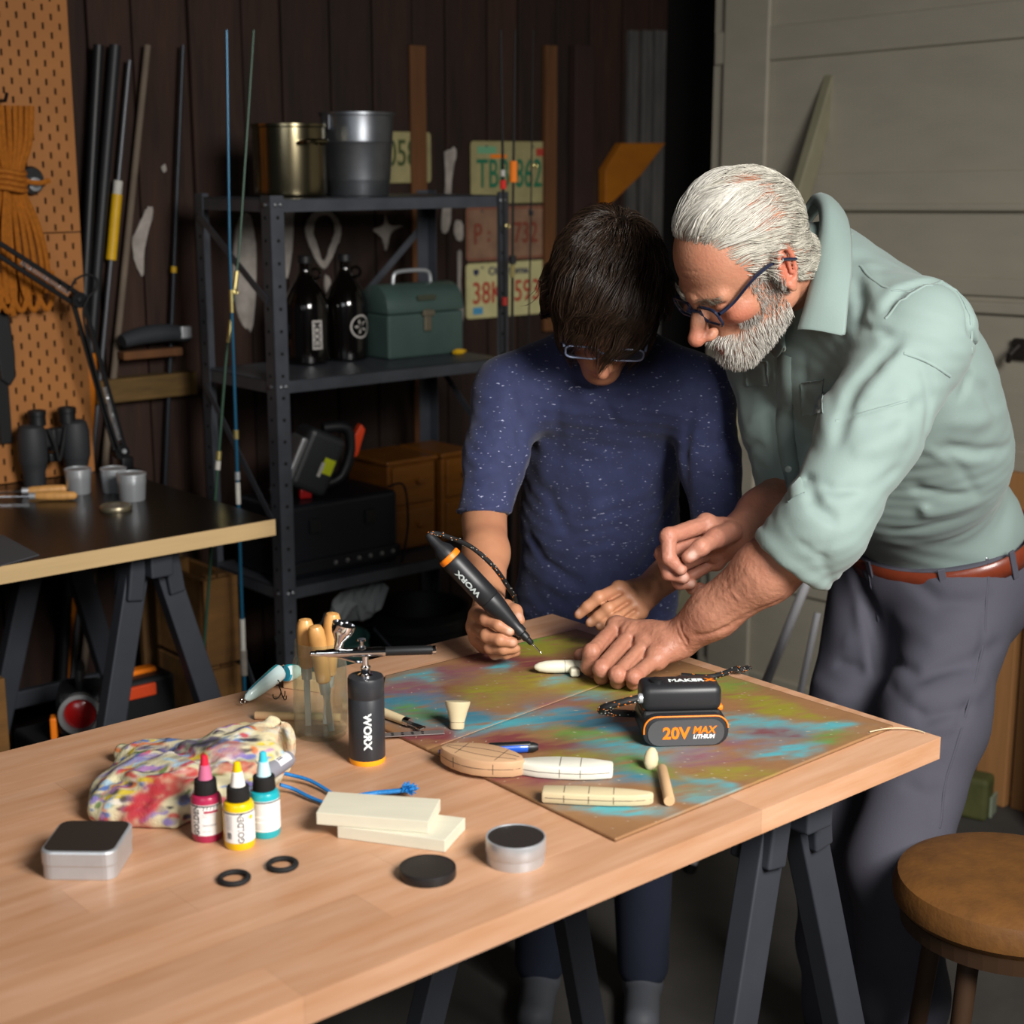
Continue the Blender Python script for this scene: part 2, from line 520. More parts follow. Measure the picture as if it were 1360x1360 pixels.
# plank wall: a dark backing with upright boards on it
wb = MB(); wb.box((0.0, 0.06, 1.31), (5.7, 0.06, 2.62))
wall = struct(wb.build('wall_back', M_GAP, None, loc=rp(-0.8, WALL_B, 0), rotz=TH))
x = -1.75
pl_cache = {}
while x < 2.72:
    w = random.choice([0.115, 0.135, 0.15])
    if w not in pl_cache:
        m = MB(); m.box((0, 0, 1.31), (w - 0.006, 0.022, 2.6), bevel=0.003)
        pl_cache[w] = m.build('plank', M_PLANK, wall)
        o = pl_cache[w]
    else:
        o = copy_part(pl_cache[w], wall)
    o.location = (x + w / 2, 0.011 + random.uniform(0, 0.008), 0)
    x += w
def on_wall(px, py, off=0.0):
    a, z = at_b(px, py, WALL_B - off)
    return a + 0.8, z
# studs and the horizontal girt that show on the wall
M_STUD = mat('stud_wood', srgb('#6b4322'), 0.8, var=0.4, vscale=6, stretch=(5, 5, 0.6), bump=0.4, bscale=30)
def wall_strip(name, px0, px1, py0, py1, depth, material):
    a0, _ = on_wall(px0, py0, depth); a1, _ = on_wall(px1, py0, depth)
    _, z1 = on_wall((px0 + px1) / 2, py0, depth); _, z0 = on_wall((px0 + px1) / 2, py1, depth)
    m = MB(); m.box(((a0 + a1) / 2, -depth / 2, (z0 + z1) / 2), (a1 - a0, depth, z1 - z0), bevel=0.003)
    return m.build(name, material, wall)
part(wall_strip('wall_girt', 128, 262, 500, 531, 0.05, mat('girt_wood', srgb('#6a5026'), 0.8, var=0.5, vscale=10, stretch=(1, 6, 6), bump=0.3)), 'rough brown wooden girt on the plank wall')
wall_strip('wall_stud', 545, 566, 60, 700, 0.012, M_STUD)
wall_strip('wall_stud', 726, 741, 60, 440, 0.02, M_STUD)
wall_strip('wall_stud', 765, 790, 60, 440, 0.03, mat('stud_red', srgb('#33201a'), 0.8, var=0.3, vscale=8))
M_GREYP = mat('grey_board', srgb('#5a5754'), 0.8, var=0.5, vscale=8, stretch=(6, 6, 0.8))
for i, (p0, p1) in enumerate(((838, 850), (856, 868), (872, 886))):
    wall_strip('wall_batten', p0, p1, 40, 700, 0.02, M_GREYP)
# flaking white paint left on the boards
def paint_patch(pts, label=None):
    q = [on_wall(px, py, 0.004) for px, py in pts]
    cx = sum(p[0] for p in q) / len(q); cz = sum(p[1] for p in q) / len(q)
    out = spline([(x, 0, z) for x, z in q] + [(q[0][0], 0, q[0][1])], 4)[:-1]
    rnd = random.Random(int(pts[0][0]))
    out = [((p.x - cx) * (1 + rnd.uniform(-.06, .06)) + cx, (p.z - cz) * (1 + rnd.uniform(-.06, .06)) + cz) for p in out]
    m = MB(); m.prism([(x, z) for x, z in out], 0.0, 0.004, R=rotx(90))
    for i, v in enumerate(m.v): m.v[i] = (v[0], v[1] - 0.0005, v[2])
    return m.build('paint_patch', M_WPAINT, wall)
a = [(412 + 0, 290), (420, 279), (437, 278), (450, 290), (453, 312), (446, 332), (437, 347), (428, 350), (420, 335), (427, 330), (436, 326), (441, 308), (438, 293), (428, 288), (420, 295), (418, 310), (408, 305)]
def paint_ring(cx, cy, rx, ry, w, tail):
    rnd = random.Random(9); m = MB(); n = 36; vs = []
    for k in range(n):
        q = 2 * math.pi * k / n; ww = w * (0.7 + 0.5 * abs(math.sin(q * 0.5 + 0.4))) * rnd.uniform(0.85, 1.15)
        px_, py_ = cx + rx * math.cos(q), cy + ry * math.sin(q) + (tail * max(0, math.sin(q)) ** 6)
        for r_ in (-ww / 2, ww / 2):
            x_, z_ = on_wall(px_ + math.cos(q) * r_, py_ + math.sin(q) * r_, 0.004)
            vs += [(x_, -0.0042, z_), (x_, 0.0, z_)]
    fs = []
    for k in range(n):
        i = 4 * k; j = 4 * ((k + 1) % n)
        fs += [(i, i + 2, j + 2, j), (i, j, j + 1, i + 1), (i + 2, i + 3, j + 3, j + 2)]
    m.add(vs, fs); m.build('paint_patch', M_WPAINT, wall)
paint_ring(430, 306, 19, 24, 9, 22)
paint_patch([(512, 284), (517, 299), (534, 300), (519, 310), (513, 333), (507, 316), (496, 305), (508, 300)])
paint_patch([(590, 200), (606, 200), (600, 240), (598, 300), (586, 302), (592, 245)])
paint_patch([(606, 292), (614, 296), (615, 316), (608, 320), (603, 306)])
paint_patch([(608, 336), (613, 338), (612, 380), (616, 420), (606, 440), (608, 390)])
paint_patch([(195, 275), (203, 280), (192, 330), (190, 365), (180, 350), (176, 320), (184, 300)])
paint_patch([(318, 285), (334, 290), (340, 340), (338, 420), (326, 440), (312, 400), (310, 330)])
paint_patch([(380, 258), (390, 262), (388, 330), (380, 370), (376, 320)])
paint_patch([(432, 365), (438, 370), (440, 385), (435, 392), (431, 380)])
paint_patch([(214, 222), (219, 218), (221, 226), (217, 229)])

wr = MB(); wr.box((0.26, 0.62, 1.31), (0.06, 0.50, 2.62)); wr.box((0.14, 0.385, 1.31), (0.22, 0.02, 2.62))
struct(wr.build('wall_right', M_GAP, None, loc=rp(DOOR_A, 0.0, 0), rotz=TH))
# panelled garage door on the right, standing a little out of true
dr = struct(MB().box((0.03, -0.95, 1.2), (0.05, 2.7, 2.5)).build('door_1', M_DOOR, None, loc=rp(DOOR_A, 0.0, 0), rotz=TH))
def door_line(px, py): return at_a(px, py, DOOR_A)
def door_rail(z, w, proud, tilt):
    m = MB(); m.box((-proud / 2 + 0.006, -0.95, z), (proud, 2.68, w), rot=rotx(tilt), bevel=min(0.006, proud * 0.4)); return m.build('door_rail', M_DOOR, dr)
zr = [door_line(1250, y)[1] for y in (221, 275, 383)]
TILT = -1.2
door_rail((zr[0] + zr[1]) / 2 , zr[0] - zr[1], 0.016, TILT)
door_rail(zr[1] + 0.012, 0.02, 0.026, TILT)
door_rail(zr[2] + 0.02, 0.045, 0.012, TILT)
door_rail(zr[2] - 0.03, 0.03, 0.02, TILT)
door_rail(zr[2] - 0.42, 0.09, 0.014, TILT)
door_rail(zr[2] - 0.83, 0.09, 0.014, TILT)
door_rail(zr[2] - 1.2, 0.12, 0.014, TILT)
door_rail(zr[0] + 0.35, 0.09, 0.014, TILT)
def door_stile(b0, w):
    m = MB(); m.box((-0.006, b0, 1.2), (0.014, w, 2.48), bevel=0.004); return m.build('door_stile', M_DOOR, dr)
door_stile(0.27, 0.16); door_stile(-1.05, 0.1)
# latch on the door edge at the far right of the view
b0, z0 = door_line(1352, 462)
lt = MB(); lt.box((-0.012, b0 - 0.02, z0), (0.016, 0.05, 0.05), bevel=0.004)
lt.tube([(-0.03, b0 - 0.02, z0 + 0.01), (-0.05, b0 - 0.01, z0 - 0.01), (-0.04, b0 + 0.0, z0 - 0.03)], 0.007, 8)
part(lt.build('door_latch', mat('rusty_iron', srgb('#3a3532'), 0.6, 0.5, var=0.3), dr), 'dark iron latch')

# slanting cream jamb board in front of the door edge
p0 = at_d(1082, 190, 4.15); p1 = at_d(1000, 470, 4.15); pm = p0 + (p0 - p1) * 1.55; pb = p1 + (p1 - p0) * 1.35
vec = (pm - pb); Rb = frame(vec, AX)
jb = MB(); jb.box((0, 0, 0), (0.05, 0.03, vec.length), rot=Rb, bevel=0.004)
jb.box(Rb @ Vector((0.034, 0.008, 0)), (0.022, 0.02, vec.length * 0.98), rot=Rb, bevel=0.003)
o = jb.build('trim_1', M_TRIMC, None, loc=(pm + pb) / 2); struct(o)

# ================================================================== shared hardware
M_STEEL = mat('shelf_steel', srgb('#575b63'), 0.45, 0.5, var=0.3, vscale=14, bump=0.1)
M_BOLT = mat('bolt', srgb('#a8acb0'), 0.35, 0.9)
M_HOLE = mat('hole_black', srgb('#050505'), 0.9)
M_HORSE = mat('sawhorse_paint', srgb('#3a3d44'), 0.5, 0.2, var=0.15, vscale=12)
M_BLK = mat('black_plastic', srgb('#17181a'), 0.45)
M_BLKM = mat('black_matte', srgb('#101011'), 0.75)
M_ALU = mat('brushed_tin', srgb('#c6cace'), 0.36, 0.6, var=0.1, vscale=25)
M_CHROME = mat('chrome', srgb('#e6e6e8'), 0.08, 1.0)
M_WOODL = mat('light_handle_wood', srgb('#d9a05c'), 0.4, var=0.25, vscale=10, stretch=(6, 6, 1), coat=0.3)
M_ORANGE = mat('orange_plastic', srgb('#f07d14'), 0.45)

def sawhorse(label, a, b0, b1, ztop):
    """folding steel sawhorse: beam across the bench, an A-frame of two legs at each end with a hinge bracket"""
    mid = (b0 + b1) / 2; h = ztop
    t = thing('sawhorse', label, 'sawhorse', rp(a, mid, 0), TH)
    L = (b1 - b0) / 2
    MB().box((0, 0, h - 0.03), (0.05, 2 * L, 0.06), bevel=0.004).build('beam', M_HORSE, t)
    for s in (-1, 1):
        y = s * (L - 0.06)
        for q in (-1, 1):
            top = Vector((q * 0.030, y, h - 0.045)); bot = Vector((q * 0.24, y + s * 0.05, 0))
            v = top - bot; R = frame(v, (0, 1, 0))
            MB().box((top + bot) / 2, (0.034, 0.05, v.length), rot=R, bevel=0.003).build('leg', M_HORSE, t)
            MB().box(bot + Vector((0, 0, 0.012)), (0.07, 0.06, 0.024), bevel=0.004).build('foot', M_BLKM, t)
        br = MB(); br.box((-0.042, y, h - 0.065), (0.035, 0.066, 0.085), rot=roty(8), bevel=0.004)
        br.box((0.042, y, h - 0.065), (0.035, 0.066, 0.085), rot=roty(-8), bevel=0.004)
        br.build('hinge_bracket', M_HORSE, t)
        MB().box((0, y + s * 0.03, h * 0.48), (0.26, 0.02, 0.04), bevel=0.003).build('spreader', M_HORSE, t)
    return t

# ================================================================== left bench
bn = thing('workbench', 'black-topped bench with a pale wood front edge before the pegboard', 'bench', rp(0, 0, 0), TH)
BW, BD = 1.7, 0.70
MB().box((-BW / 2, BD / 2 + 0.001, ZB - 0.017), (BW - 0.002, BD - 0.002, 0.034), bevel=0.001).build('bench_top', mat('black_laminate', srgb('#17130f'), 0.28, var=0.2, vscale=6), bn)
part(MB().box((-BW / 2, -0.0008, ZB - 0.0172), (BW, 0.0016, 0.0338)).build('edge_band', mat('pale_edge', srgb('#c8aa7a'), 0.55, var=0.12, vscale=10, stretch=(0.4, 6, 6)), bn), 'pale wood front edge')
sawhorse('dark steel sawhorse under the black-topped bench', -0.235, 0.05, 0.62, ZB - 0.034)
sawhorse('dark steel sawhorse at the far left end of the black-topped bench', -1.30, 0.05, 0.62, ZB - 0.034)

# ---- pegboards with real slots
M_PEG = mat('peg_hardboard', srgb('#a86c34'), 0.6, var=0.18, vscale=6)
def pegboard(label, a1, z0, nx, nz):
    """slotted board; right edge at a1, bottom z0; 40 mm staggered slots"""
    s = 0.04; w = nx * s; h = nz * s / 2; th = 0.005
    t = thing('pegboard', label, 'pegboard', rp(a1 - w, BD + 0.012, z0), TH, 'slotted pegboards above the black bench')
    m = MB(); back = MB()
    for j in range(nz):
        off = s / 2 if j % 2 else 0.0
        for i in range(-1, nx + 1):
            x0 = max(i * s + off, 0); x1 = min((i + 1) * s + off, w)
            if x1 - x0 < 1e-6: continue
            zz0 = j * s / 2; zz1 = zz0 + s / 2
            cx = i * s + off + s / 2; cz = (zz0 + zz1) / 2; hw = 0.0028; hh = 0.0072
            if x1 - x0 < s - 1e-6 or cx - hw < 0.004 or cx + hw > w - 0.004 :
                m.add([(x0, 0, zz0), (x1, 0, zz0), (x1, 0, zz1), (x0, 0, zz1)], [(0, 1, 2, 3)])
                continue
            o = [(x0, 0, zz0), (x1, 0, zz0), (x1, 0, zz1), (x0, 0, zz1)]
            c = [(cx - hw, 0, cz - hh), (cx + hw, 0, cz - hh), (cx + hw, 0, cz + hh), (cx - hw, 0, cz + hh)]
            k = [(x, th, z) for x, _, z in c]
            m.add(o + c + k, [(0, 1, 5, 4), (1, 2, 6, 5), (2, 3, 7, 6), (3, 0, 4, 7), (4, 5, 9, 8), (5, 6, 10, 9), (6, 7, 11, 10), (7, 4, 8, 11)])
    # edges
    m.add([(0, 0, 0), (w, 0, 0), (w, th, 0), (0, th, 0), (0, 0, h), (w, 0, h), (w, th, h), (0, th, h)], [(0, 1, 2, 3), (4, 5, 6, 7), (1, 2, 6, 5), (0, 3, 7, 4)])
    me = m.build('board', M_PEG, t)
    MB().box((w / 2, th + 0.006, h / 2), (w - 0.006, 0.006, h - 0.006)).build('backing', mat('peg_backing', srgb('#1c120a'), 0.9), t)
    return t
pegboard('lower slotted hardboard pegboard standing behind the black bench', -0.05, ZB + 0.001, 14, 28)
pegboard('upper slotted hardboard pegboard carrying the orange rope', -0.05, ZB + 0.001 + 28 * 0.02 + 0.003, 14, 28)
PB = BD + 0.012     # front plane of the pegboards
def on_peg(px, py, off=0.0):
    a, z = at_b(px, py, PB - off); return a, z

# ---- rope hank
M_ROPE = mat('orange_rope', srgb('#b0660f'), 0.85, var=0.35, vscale=120, bump=0.6, bscale=200)
ra, rz = on_peg(12, 240, 0.04)
rt = thing('rope_hank', 'orange rope hank tied in the middle, hung on the upper pegboard', 'rope', rp(ra, PB - 0.04, rz), TH)
rng = random.Random(3)
m = MB()
for k in range(11):
    x = -0.05 + 0.1 * k / 10
    y = rng.uniform(-0.012, 0.012)
    low = -0.26 - 0.03 * math.cos((k - 5) * 0.5) + rng.uniform(-0.015, 0.015); spread = 1.55
    m.tube(spline([(x * 1.3, y, 0.16), (x * 1.1, y, 0.08), (x * 0.55, y * 0.6, 0.0), (x * 1.25, y, -0.10), (x * spread, y, low * 0.75), (x * spread * 0.9, y, low)], 5), 0.0062, 6)
for k in range(5):
    x0 = -0.08 + k * 0.03; x1 = x0 + 0.045
    m.tube(spline([(x0, 0, -0.20), (x0 + 0.005, -0.01, -0.25), ((x0 + x1) / 2, -0.012, -0.285), (x1 - .005, -0.01, -0.25), (x1, 0, -0.20)], 4), 0.0062, 6)
m.build('rope_strands', M_ROPE, rt, smooth=True)['kind'] = 'stuff'
m = MB()
for k in range(4):
    z = -0.018 + k * 0.012
    m.tube([(0.036 * math.cos(q), 0.024 * math.sin(q), z + 0.004 * math.sin(q * 2)) for q in [2 * math.pi * i / 16 for i in range(16)]], 0.0062, 6, closed=True)
m.tube(spline([(0.03, -0.01, 0.0), (0.06, -0.02, -0.005), (0.085, -0.02, 0.0)], 4), 0.006, 6)
m.build('rope_wrap', M_ROPE, rt, smooth=True)
MB().tube([(-0.0, 0.035, 0.17), (0.0, -0.01, 0.17), (0, -0.02, 0.185)], 0.004, 8).build('hook', M_BLK, rt)
# ---- round knob / tape reel hung beside the rope
ka, kz = on_peg(45, 240, 0.03)
kt = thing('tape_reel', 'black round reel with a pale metal hub beside the orange rope', 'reel', rp(ka, PB - 0.001, kz), TH)
MB().lathe([(0.001, -0.001), (0.03, 0.0), (0.032, 0.012), (0.028, 0.02), (0.001, 0.02)], 28, R=rotx(90)).build('reel_body', M_BLK, kt, smooth=True)
MB().lathe([(0.001, 0.02), (0.016, 0.021), (0.015, 0.03), (0.006, 0.034), (0.001, 0.034)], 24, origin=(0.003, 0, -0.008), R=rotx(90)).build('hub', M_ALU, kt, smooth=True)
# ---- dark hanging tool cut by the left frame edge
ha, hz = on_peg(2, 470, 0.02)
ht = thing('hand_saw', 'black-handled hand tool hanging at the left edge of the pegboard', 'tool', rp(ha, PB - 0.012, hz), TH)
m = MB(); m.prism([(-0.05, 0.1), (0.0, 0.13), (0.025, 0.08), (0.032, 0.0), (0.03, -0.055), (0.015, -0.075), (-0.005, -0.06), (-0.01, 0.0), (-0.03, 0.05)], -0.01, 0.01, R=rotx(90))
m.build('handle', M_BLK, ht, bevel=0.004)
MB().box((0.0, 0, -0.13), (0.028, 0.006, 0.15), bevel=0.002).build('blade', M_BLKM, ht)
MB().tube([(-0.01, 0.011, 0.115), (-0.01, -0.015, 0.115), (-0.01, -0.02, 0.127)], 0.003, 6).build('hook', M_BLK, ht)

# ---- binoculars standing on the bench
bp = at_z(75, 641, ZB); 
bt = thing('binoculars', 'dark grey binoculars standing upright on the bench by the pegboard', 'binoculars', (bp.x, bp.y, ZB), TH)
M_BINO = mat('bino_rubber', srgb('#2b2d30'), 0.6, bump=0.3, bscale=400)
for s in (-1, 1):
    MB().lathe([(0.001, 0), (0.024, 0), (0.0255, 0.004), (0.0255, 0.03), (0.030, 0.05), (0.033, 0.06), (0.033, 0.115), (0.028, 0.135), (0.022, 0.14), (0.001, 0.142)], 28, origin=(s * 0.052, 0, 0)).build('barrel', M_BINO, bt, smooth=True)
    MB().lathe([(0.019, 0.0), (0.019, 0.022), (0.0205, 0.024), (0.0205, 0.034), (0.017, 0.035), (0.012, 0.028), (0.001, 0.027)], 24, origin=(s * 0.036, 0, 0.137)).build('eyepiece', M_BLK, bt, smooth=True)
m = MB(); m.box((0, 0, 0.105), (0.05, 0.018, 0.045), bevel=0.006); m.lathe([(0.011, 0.075), (0.011, 0.125), (0.008, 0.128)], 18); m.box((0, 0, 0.06), (0.03, 0.014, 0.02), bevel=0.004)
m.build('bridge', M_BLK, bt)
m = MB(); m.tube(spline([(-0.02, -0.018, 0.13), (-0.008, -0.024, 0.09), (0.0, -0.022, 0.055), (0.01, -0.024, 0.09), (0.022, -0.018, 0.13)], 6), 0.004, 8); m.build('strap', M_BLKM, bt, smooth=True)

# ---- metal cups
def cup(px, py, r, h, label):
    p = at_z(px, py, ZB)
    t = thing('metal_cup', label, 'metal cup', p, 0, 'tin cups on the black bench')
    MB().lathe([(0.001, 0), (r * 0.86, 0), (r * 0.9, 0.002), (r * 0.98, h * 0.62), (r, h * 0.64), (r, h * 0.92)], 32).build('body', M_ALU, t, smooth=True)
    MB().lathe([(r * 1.0, h * 0.9), (r * 1.04, h * 0.92), (r * 1.04, h), (r * 0.96, h * 1.01), (r * 0.92, h * 0.97), (0.001, h * 0.97)], 32).build('lid', M_ALU, t, smooth=True)
cup(105, 655, 0.0285, 0.056, 'tin cup on the black bench, between the handles and the other cups')
cup(152, 653, 0.0285, 0.054, 'tin cup on the black bench behind the front-most cup')
cup(176, 664, 0.031, 0.060, 'front-most tin cup of the three on the black bench')
p = at_z(154, 677, ZB)
tag(MB().lathe([(0.001, 0), (0.033, 0), (0.034, 0.003), (0.034, 0.008), (0.0325, 0.0105), (0.03, 0.0105), (0.028, 0.009), (0.001, 0.009)], 32).build('tin_lid', mat('lid_tin', srgb('#9a9078'), 0.35, 0.8), None, smooth=True, loc=p), 'loose round tin lid lying flat before the metal cups', 'lid')
# ---- wood-handled carving tools on the bench
def chisel(p, ang, label, L=0.09, tilt=0.0):
    t = thing('carving_tool', label, 'carving tool', p, ang, 'wood-handled tools on the black bench', rot=(0, tilt, ang))
    MB().lathe([(0.001, 0), (0.007, 0.0), (0.0095, 0.012), (0.0105, 0.05), (0.009, L - 0.006), (0.004, L)], 18, origin=(0, 0, 0.0106), R=roty(90)).build('handle', M_WOODL, t, smooth=True)
    MB().lathe([(0.0075, -0.012), (0.0075, 0.002)], 18, origin=(0, 0, 0.0106), R=roty(90)).build('ferrule', M_ALU, t, smooth=True)
    m = MB(); m.prism([(-0.01, -0.003), (-0.01, 0.003), (-0.05, 0.004), (-0.085, 0.008), (-0.1, 0.0), (-0.085, -0.006), (-0.05, -0.004)], 0.009, 0.0122); m.build('blade', M_CHROME, t)
chisel(at_z(47, 665, ZB), TH - 0.66, 'wood-handled carving tool lying front-most on the black bench')
chisel(at_z(37, 658, ZB), TH - 0.44, 'wood-handled carving tool lying just behind another one on the black bench')
# ---- grey mat
g = [at_z(*q, ZB) for q in ((-60, 770), (52, 738), (4, 712), (-110, 740))]
m = MB(); c = g[1]
m.prism([(v.x - c.x, v.y - c.y) for v in g], 0.0003, 0.0025)
tag(m.build('rubber_mat', mat('grey_rubber', srgb('#4a4a4e'), 0.8), None, loc=(c.x, c.y, ZB)), 'thin grey mat at the left end of the black bench', 'mat')

# ---- articulated desk lamp
LB = 0.60
def lp(px, py, b=LB):
    a, z = at_b(px, py, b); return Vector((a, b, z))
base = lp(166, 606); base.z = ZB
lt_ = thing('desk_lamp', 'black articulated desk lamp clamped at the back of the bench', 'lamp', rp(base.x, LB, ZB), TH)
def loc(v): return v - Vector((base.x, LB, ZB))
j0 = loc(lp(160, 600)); j1 = loc(lp(103, 398)); j2 = loc(lp(0, 332)); j2 = j2 + (j2 - j1) * 0.55
M_LAMP = mat('lamp_black', srgb('#141517'), 0.4, 0.3)
m = MB(); m.lathe([(0.001, 0), (0.045, 0), (0.045, 0.012), (0.03, 0.018), (0.012, 0.022), (0.012, 0.035), (0.001, 0.036)], 28); m.box((0, 0, 0.035), (0.03, 0.03, 0.03), bevel=0.004)
m.build('base', M_LAMP, lt_, smooth=True)
def arm(name, p, q, gap):
    d = (q - p).normalized(); nrm = d.cross(Vector((0, 1, 0))).normalized()
    m = MB()
    for s in (-1, 1): m.box((p + q) / 2 + nrm * s * gap, (0.011, 0.008, (q - p).length), rot=frame(d, nrm), bevel=0.002)
    m.build(name, M_LAMP, lt_)
    sp = MB(); a0 = p + d * 0.03; a1 = p + d * 0.16; n = 160; pts = []
    for i in range(n + 1):
        f = i / n; ang = f * 2 * math.pi * 22
        pts.append(a0.lerp(a1, f) + nrm * math.cos(ang) * 0.0045 + Vector((0, 1, 0)) * (-0.012 + math.sin(ang) * 0.0045))
    sp.tube(pts, 0.001, 4); sp.build('spring', M_ALU, lt_, smooth=True)
arm('lower_arm', j0, j1, 0.012); arm('upper_arm', j1, j2, 0.012)
for j in (j0, j1):
    m = MB(); m.lathe([(0.001, -0.012), (0.018, -0.012), (0.018, 0.012), (0.001, 0.012)], 24, origin=j, R=rotx(90)); m.lathe([(0.007, 0.012), (0.007, 0.018), (0.001, 0.019)], 16, origin=j, R=rotx(90))
    m.build('joint', M_LAMP, lt_, smooth=True)
m = MB(); m.lathe([(0.005, -0.022), (0.006, -0.018), (0.001, -0.013)], 14, origin=j0 + Vector((0, 0, 0.004)), R=rotx(-90)); m.build('clamp_screw', M_ALU, lt_, smooth=True)
h = j2; d = Vector((-0.35, -0.1, -0.93)).normalized()
m = MB(); m.lathe([(0.018, -0.04), (0.022, 0.0), (0.05, 0.05), (0.075, 0.10), (0.073, 0.10), (0.048, 0.05), (0.018, 0.0)], 28, origin=h, R=frame(d)); m.build('lamp_shade', M_LAMP, lt_, smooth=True)
cbl = [loc(lp(80, 372, LB - 0.02)), loc(lp(92, 385, LB - 0.02)), loc(lp(100, 372, LB - 0.02)), loc(lp(115, 365, LB - 0.02)), loc(lp(128, 370, LB - 0.02)), loc(lp(127, 385, LB - 0.02)), loc(lp(116, 398, LB - 0.02)), loc(lp(112, 430, LB - 0.02)), loc(lp(140, 540, LB - 0.015)), loc(lp(160, 600, LB - 0.02))]
MB().tube(spline(cbl, 6), 0.0028, 7).build('power_cord', M_BLKM, lt_, smooth=True)

# ================================================================== long tools leaning on the wall between pegboard and shelves
def rod_pts(pts, b):
    return [Vector((*[at_b(x, y, b)[0]], b, at_b(x, y, b)[1])) for x, y in pts]
def pole(name, label, cat, p_top, p_bot, b, segs, group=None):
    """straight leaning pole drawn through two picture points on the plane b, carried on to the floor; segs: (part, z-fraction from, to, radius, material)"""
    t0, b0 = rod_pts([p_top, p_bot], b)
    d = (t0 - b0); foot = b0 - d * (b0.z / d.z) if abs(d.z) > 1e-6 else b0
    top = t0 + d.normalized() * 0.0
    t = thing(name, label, cat, rp(foot.x, b, 0), TH, group)
    v = top - foot
    for nm, f0, f1, r0, r1, mt in segs:
        MB().tube([v * f0, v * ((f0 + f1) / 2), v * f1], [r0, (r0 + r1) / 2, r1], 12).build(nm, mt, t, smooth=True)
    return t, v
M_YEL = mat('yellow_tag', srgb('#d8a90e'), 0.5, var=0.2, vscale=30); M_WHT = mat('dirty_white', srgb('#c9c6bd'), 0.6, var=0.2)
M_ORW = mat('orange_wood', srgb('#c06c12'), 0.5, var=0.2, vscale=8)
pole('long_pole', 'thick black pole leaning beside the pegboard edge', 'pole', (131, 60), (114, 360), 0.75, [('shaft', 0, 1, 0.012, 0.012, M_BLK)])
t, v = pole('paddle', 'black-shafted paddle with an orange lower end beside the pegboard', 'paddle', (153, 60), (116, 520), 0.768, [('shaft', 0.62, 1, 0.0125, 0.0135, mat('tar_black', srgb('#1e1f22'), 0.5)), ('grip', 0.0, 0.28, 0.012, 0.012, M_ORW)])
m = MB(); m.lathe([(0.012, 0.25 * v.length), (0.022, 0.34 * v.length), (0.024, 0.5 * v.length), (0.02, 0.6 * v.length), (0.0125, 0.625 * v.length)], 20, R=frame(v), sy=0.5); m.build('blade', M_ORW, t, smooth=True)
t, v = pole('measuring_pole', 'thin grey pole with a yellow and white label tube', 'pole', (172, 80), (147, 350), 0.772, [('shaft', 0, 1, 0.006, 0.006, mat('grey_pole', srgb('#55565a'), 0.4, 0.5))])
def frac(v, pole_b, px, py, base):
    a, z = at_b(px, py, pole_b); return z / v.z
for nm, y0, y1, mt in (('label_tube', 345, 300, M_YEL), ('label_tube', 300, 258, M_YEL), ('label_cap', 258, 240, M_WHT)):
    f0 = at_b(155, y0, 0.765)[1] / v.z; f1 = at_b(160, y1, 0.765)[1] / v.z
    MB().tube([v * f0, v * f1], 0.0125 if nm != 'label_cap' else 0.011, 14).build(nm, mt, t, smooth=True)
pole('wooden_stick', 'flat beige wooden stick leaning on the dark plank wall', 'stick', (196, 60), (157, 440), 0.775, [('shaft', 0, 1, 0.009, 0.008, mat('driftwood', srgb('#6f6152'), 0.8, var=0.3, vscale=10))])
t, v = pole('fishing_pole', 'thin dark fishing pole with a yellow ring on the plank wall', 'fishing rod', (243, 60), (228, 430), 0.77, [('shaft', 0, 1, 0.006, 0.005, mat('graphite', srgb('#2c3036'), 0.4, 0.4))])
f0 = at_b(232, 362, 0.77)[1] / v.z
MB().tube([v * f0, v * (f0 + 0.008)], 0.0075, 12).build('ring', M_YEL, t, smooth=True)
# ---- dark rolled bundle lying on the girt
q0 = at_b(158, 446, 0.73); q1 = at_b(246, 446, 0.73)
rt = thing('rolled_bundle', 'long dark rolled bundle with a pale buckle above the wall girt', 'bundle', rp(q0[0], 0.715, q0[1]), TH)
L = q1[0] - q0[0]
m = MB(); m.tube(spline([(0, 0, -0.012), (L * 0.3, 0, -0.002), (L * 0.7, 0, 0), (L, 0, -0.01)], 6), [0.02 + 0.008 * math.sin(math.pi * i / 18) for i in range(19)], 14, flat=0.8); m.build('cloth_roll', mat('dark_canvas', srgb('#2a2d31'), 0.8, bump=0.5, bscale=80), rt, smooth=True)
MB().box((L * 0.9, -0.02, 0), (0.03, 0.012, 0.03), bevel=0.004).build('buckle', M_ALU, rt)
MB().box((L * 0.5, 0.028, -0.05), (L * 0.9, 0.03, 0.02), bevel=0.003).build('bracket_shelf', M_STUD, rt)

# ================================================================== under the bench
M_CRATE = mat('crate_wood', srgb('#6e4b20'), 0.8, var=0.4, vscale=6, stretch=(1, 5, 5), rnd=0.2)
def crate(label, a, b, w, d, h, z=0.0):
    t = thing('wooden_crate', label, 'crate', rp(a, b, z), TH, 'wooden crates below the bench')
    n = 3
    for i in range(n):
        zz = h * (i + 0.5) / n
        for s in (-1, 1):
            MB().box((0, s * (d / 2 - 0.008), zz), (w, 0.016, h / n - 0.012), bevel=0.002).build('slat', M_CRATE, t)
            MB().box((s * (w / 2 - 0.008), 0, zz), (0.016, d - 0.034, h / n - 0.012), bevel=0.002).build('slat', M_CRATE, t)
    for sx in (-1, 1):
        for sy in (-1, 1): MB().box((sx * (w / 2 - 0.03), sy * (d / 2 - 0.03), h / 2), (0.026, 0.026, h), bevel=0.002).build('corner_post', M_CRATE, t)
    MB().box((0, 0, 0.006), (w - 0.034, d - 0.034, 0.012)).build('bottom', M_CRATE, t)
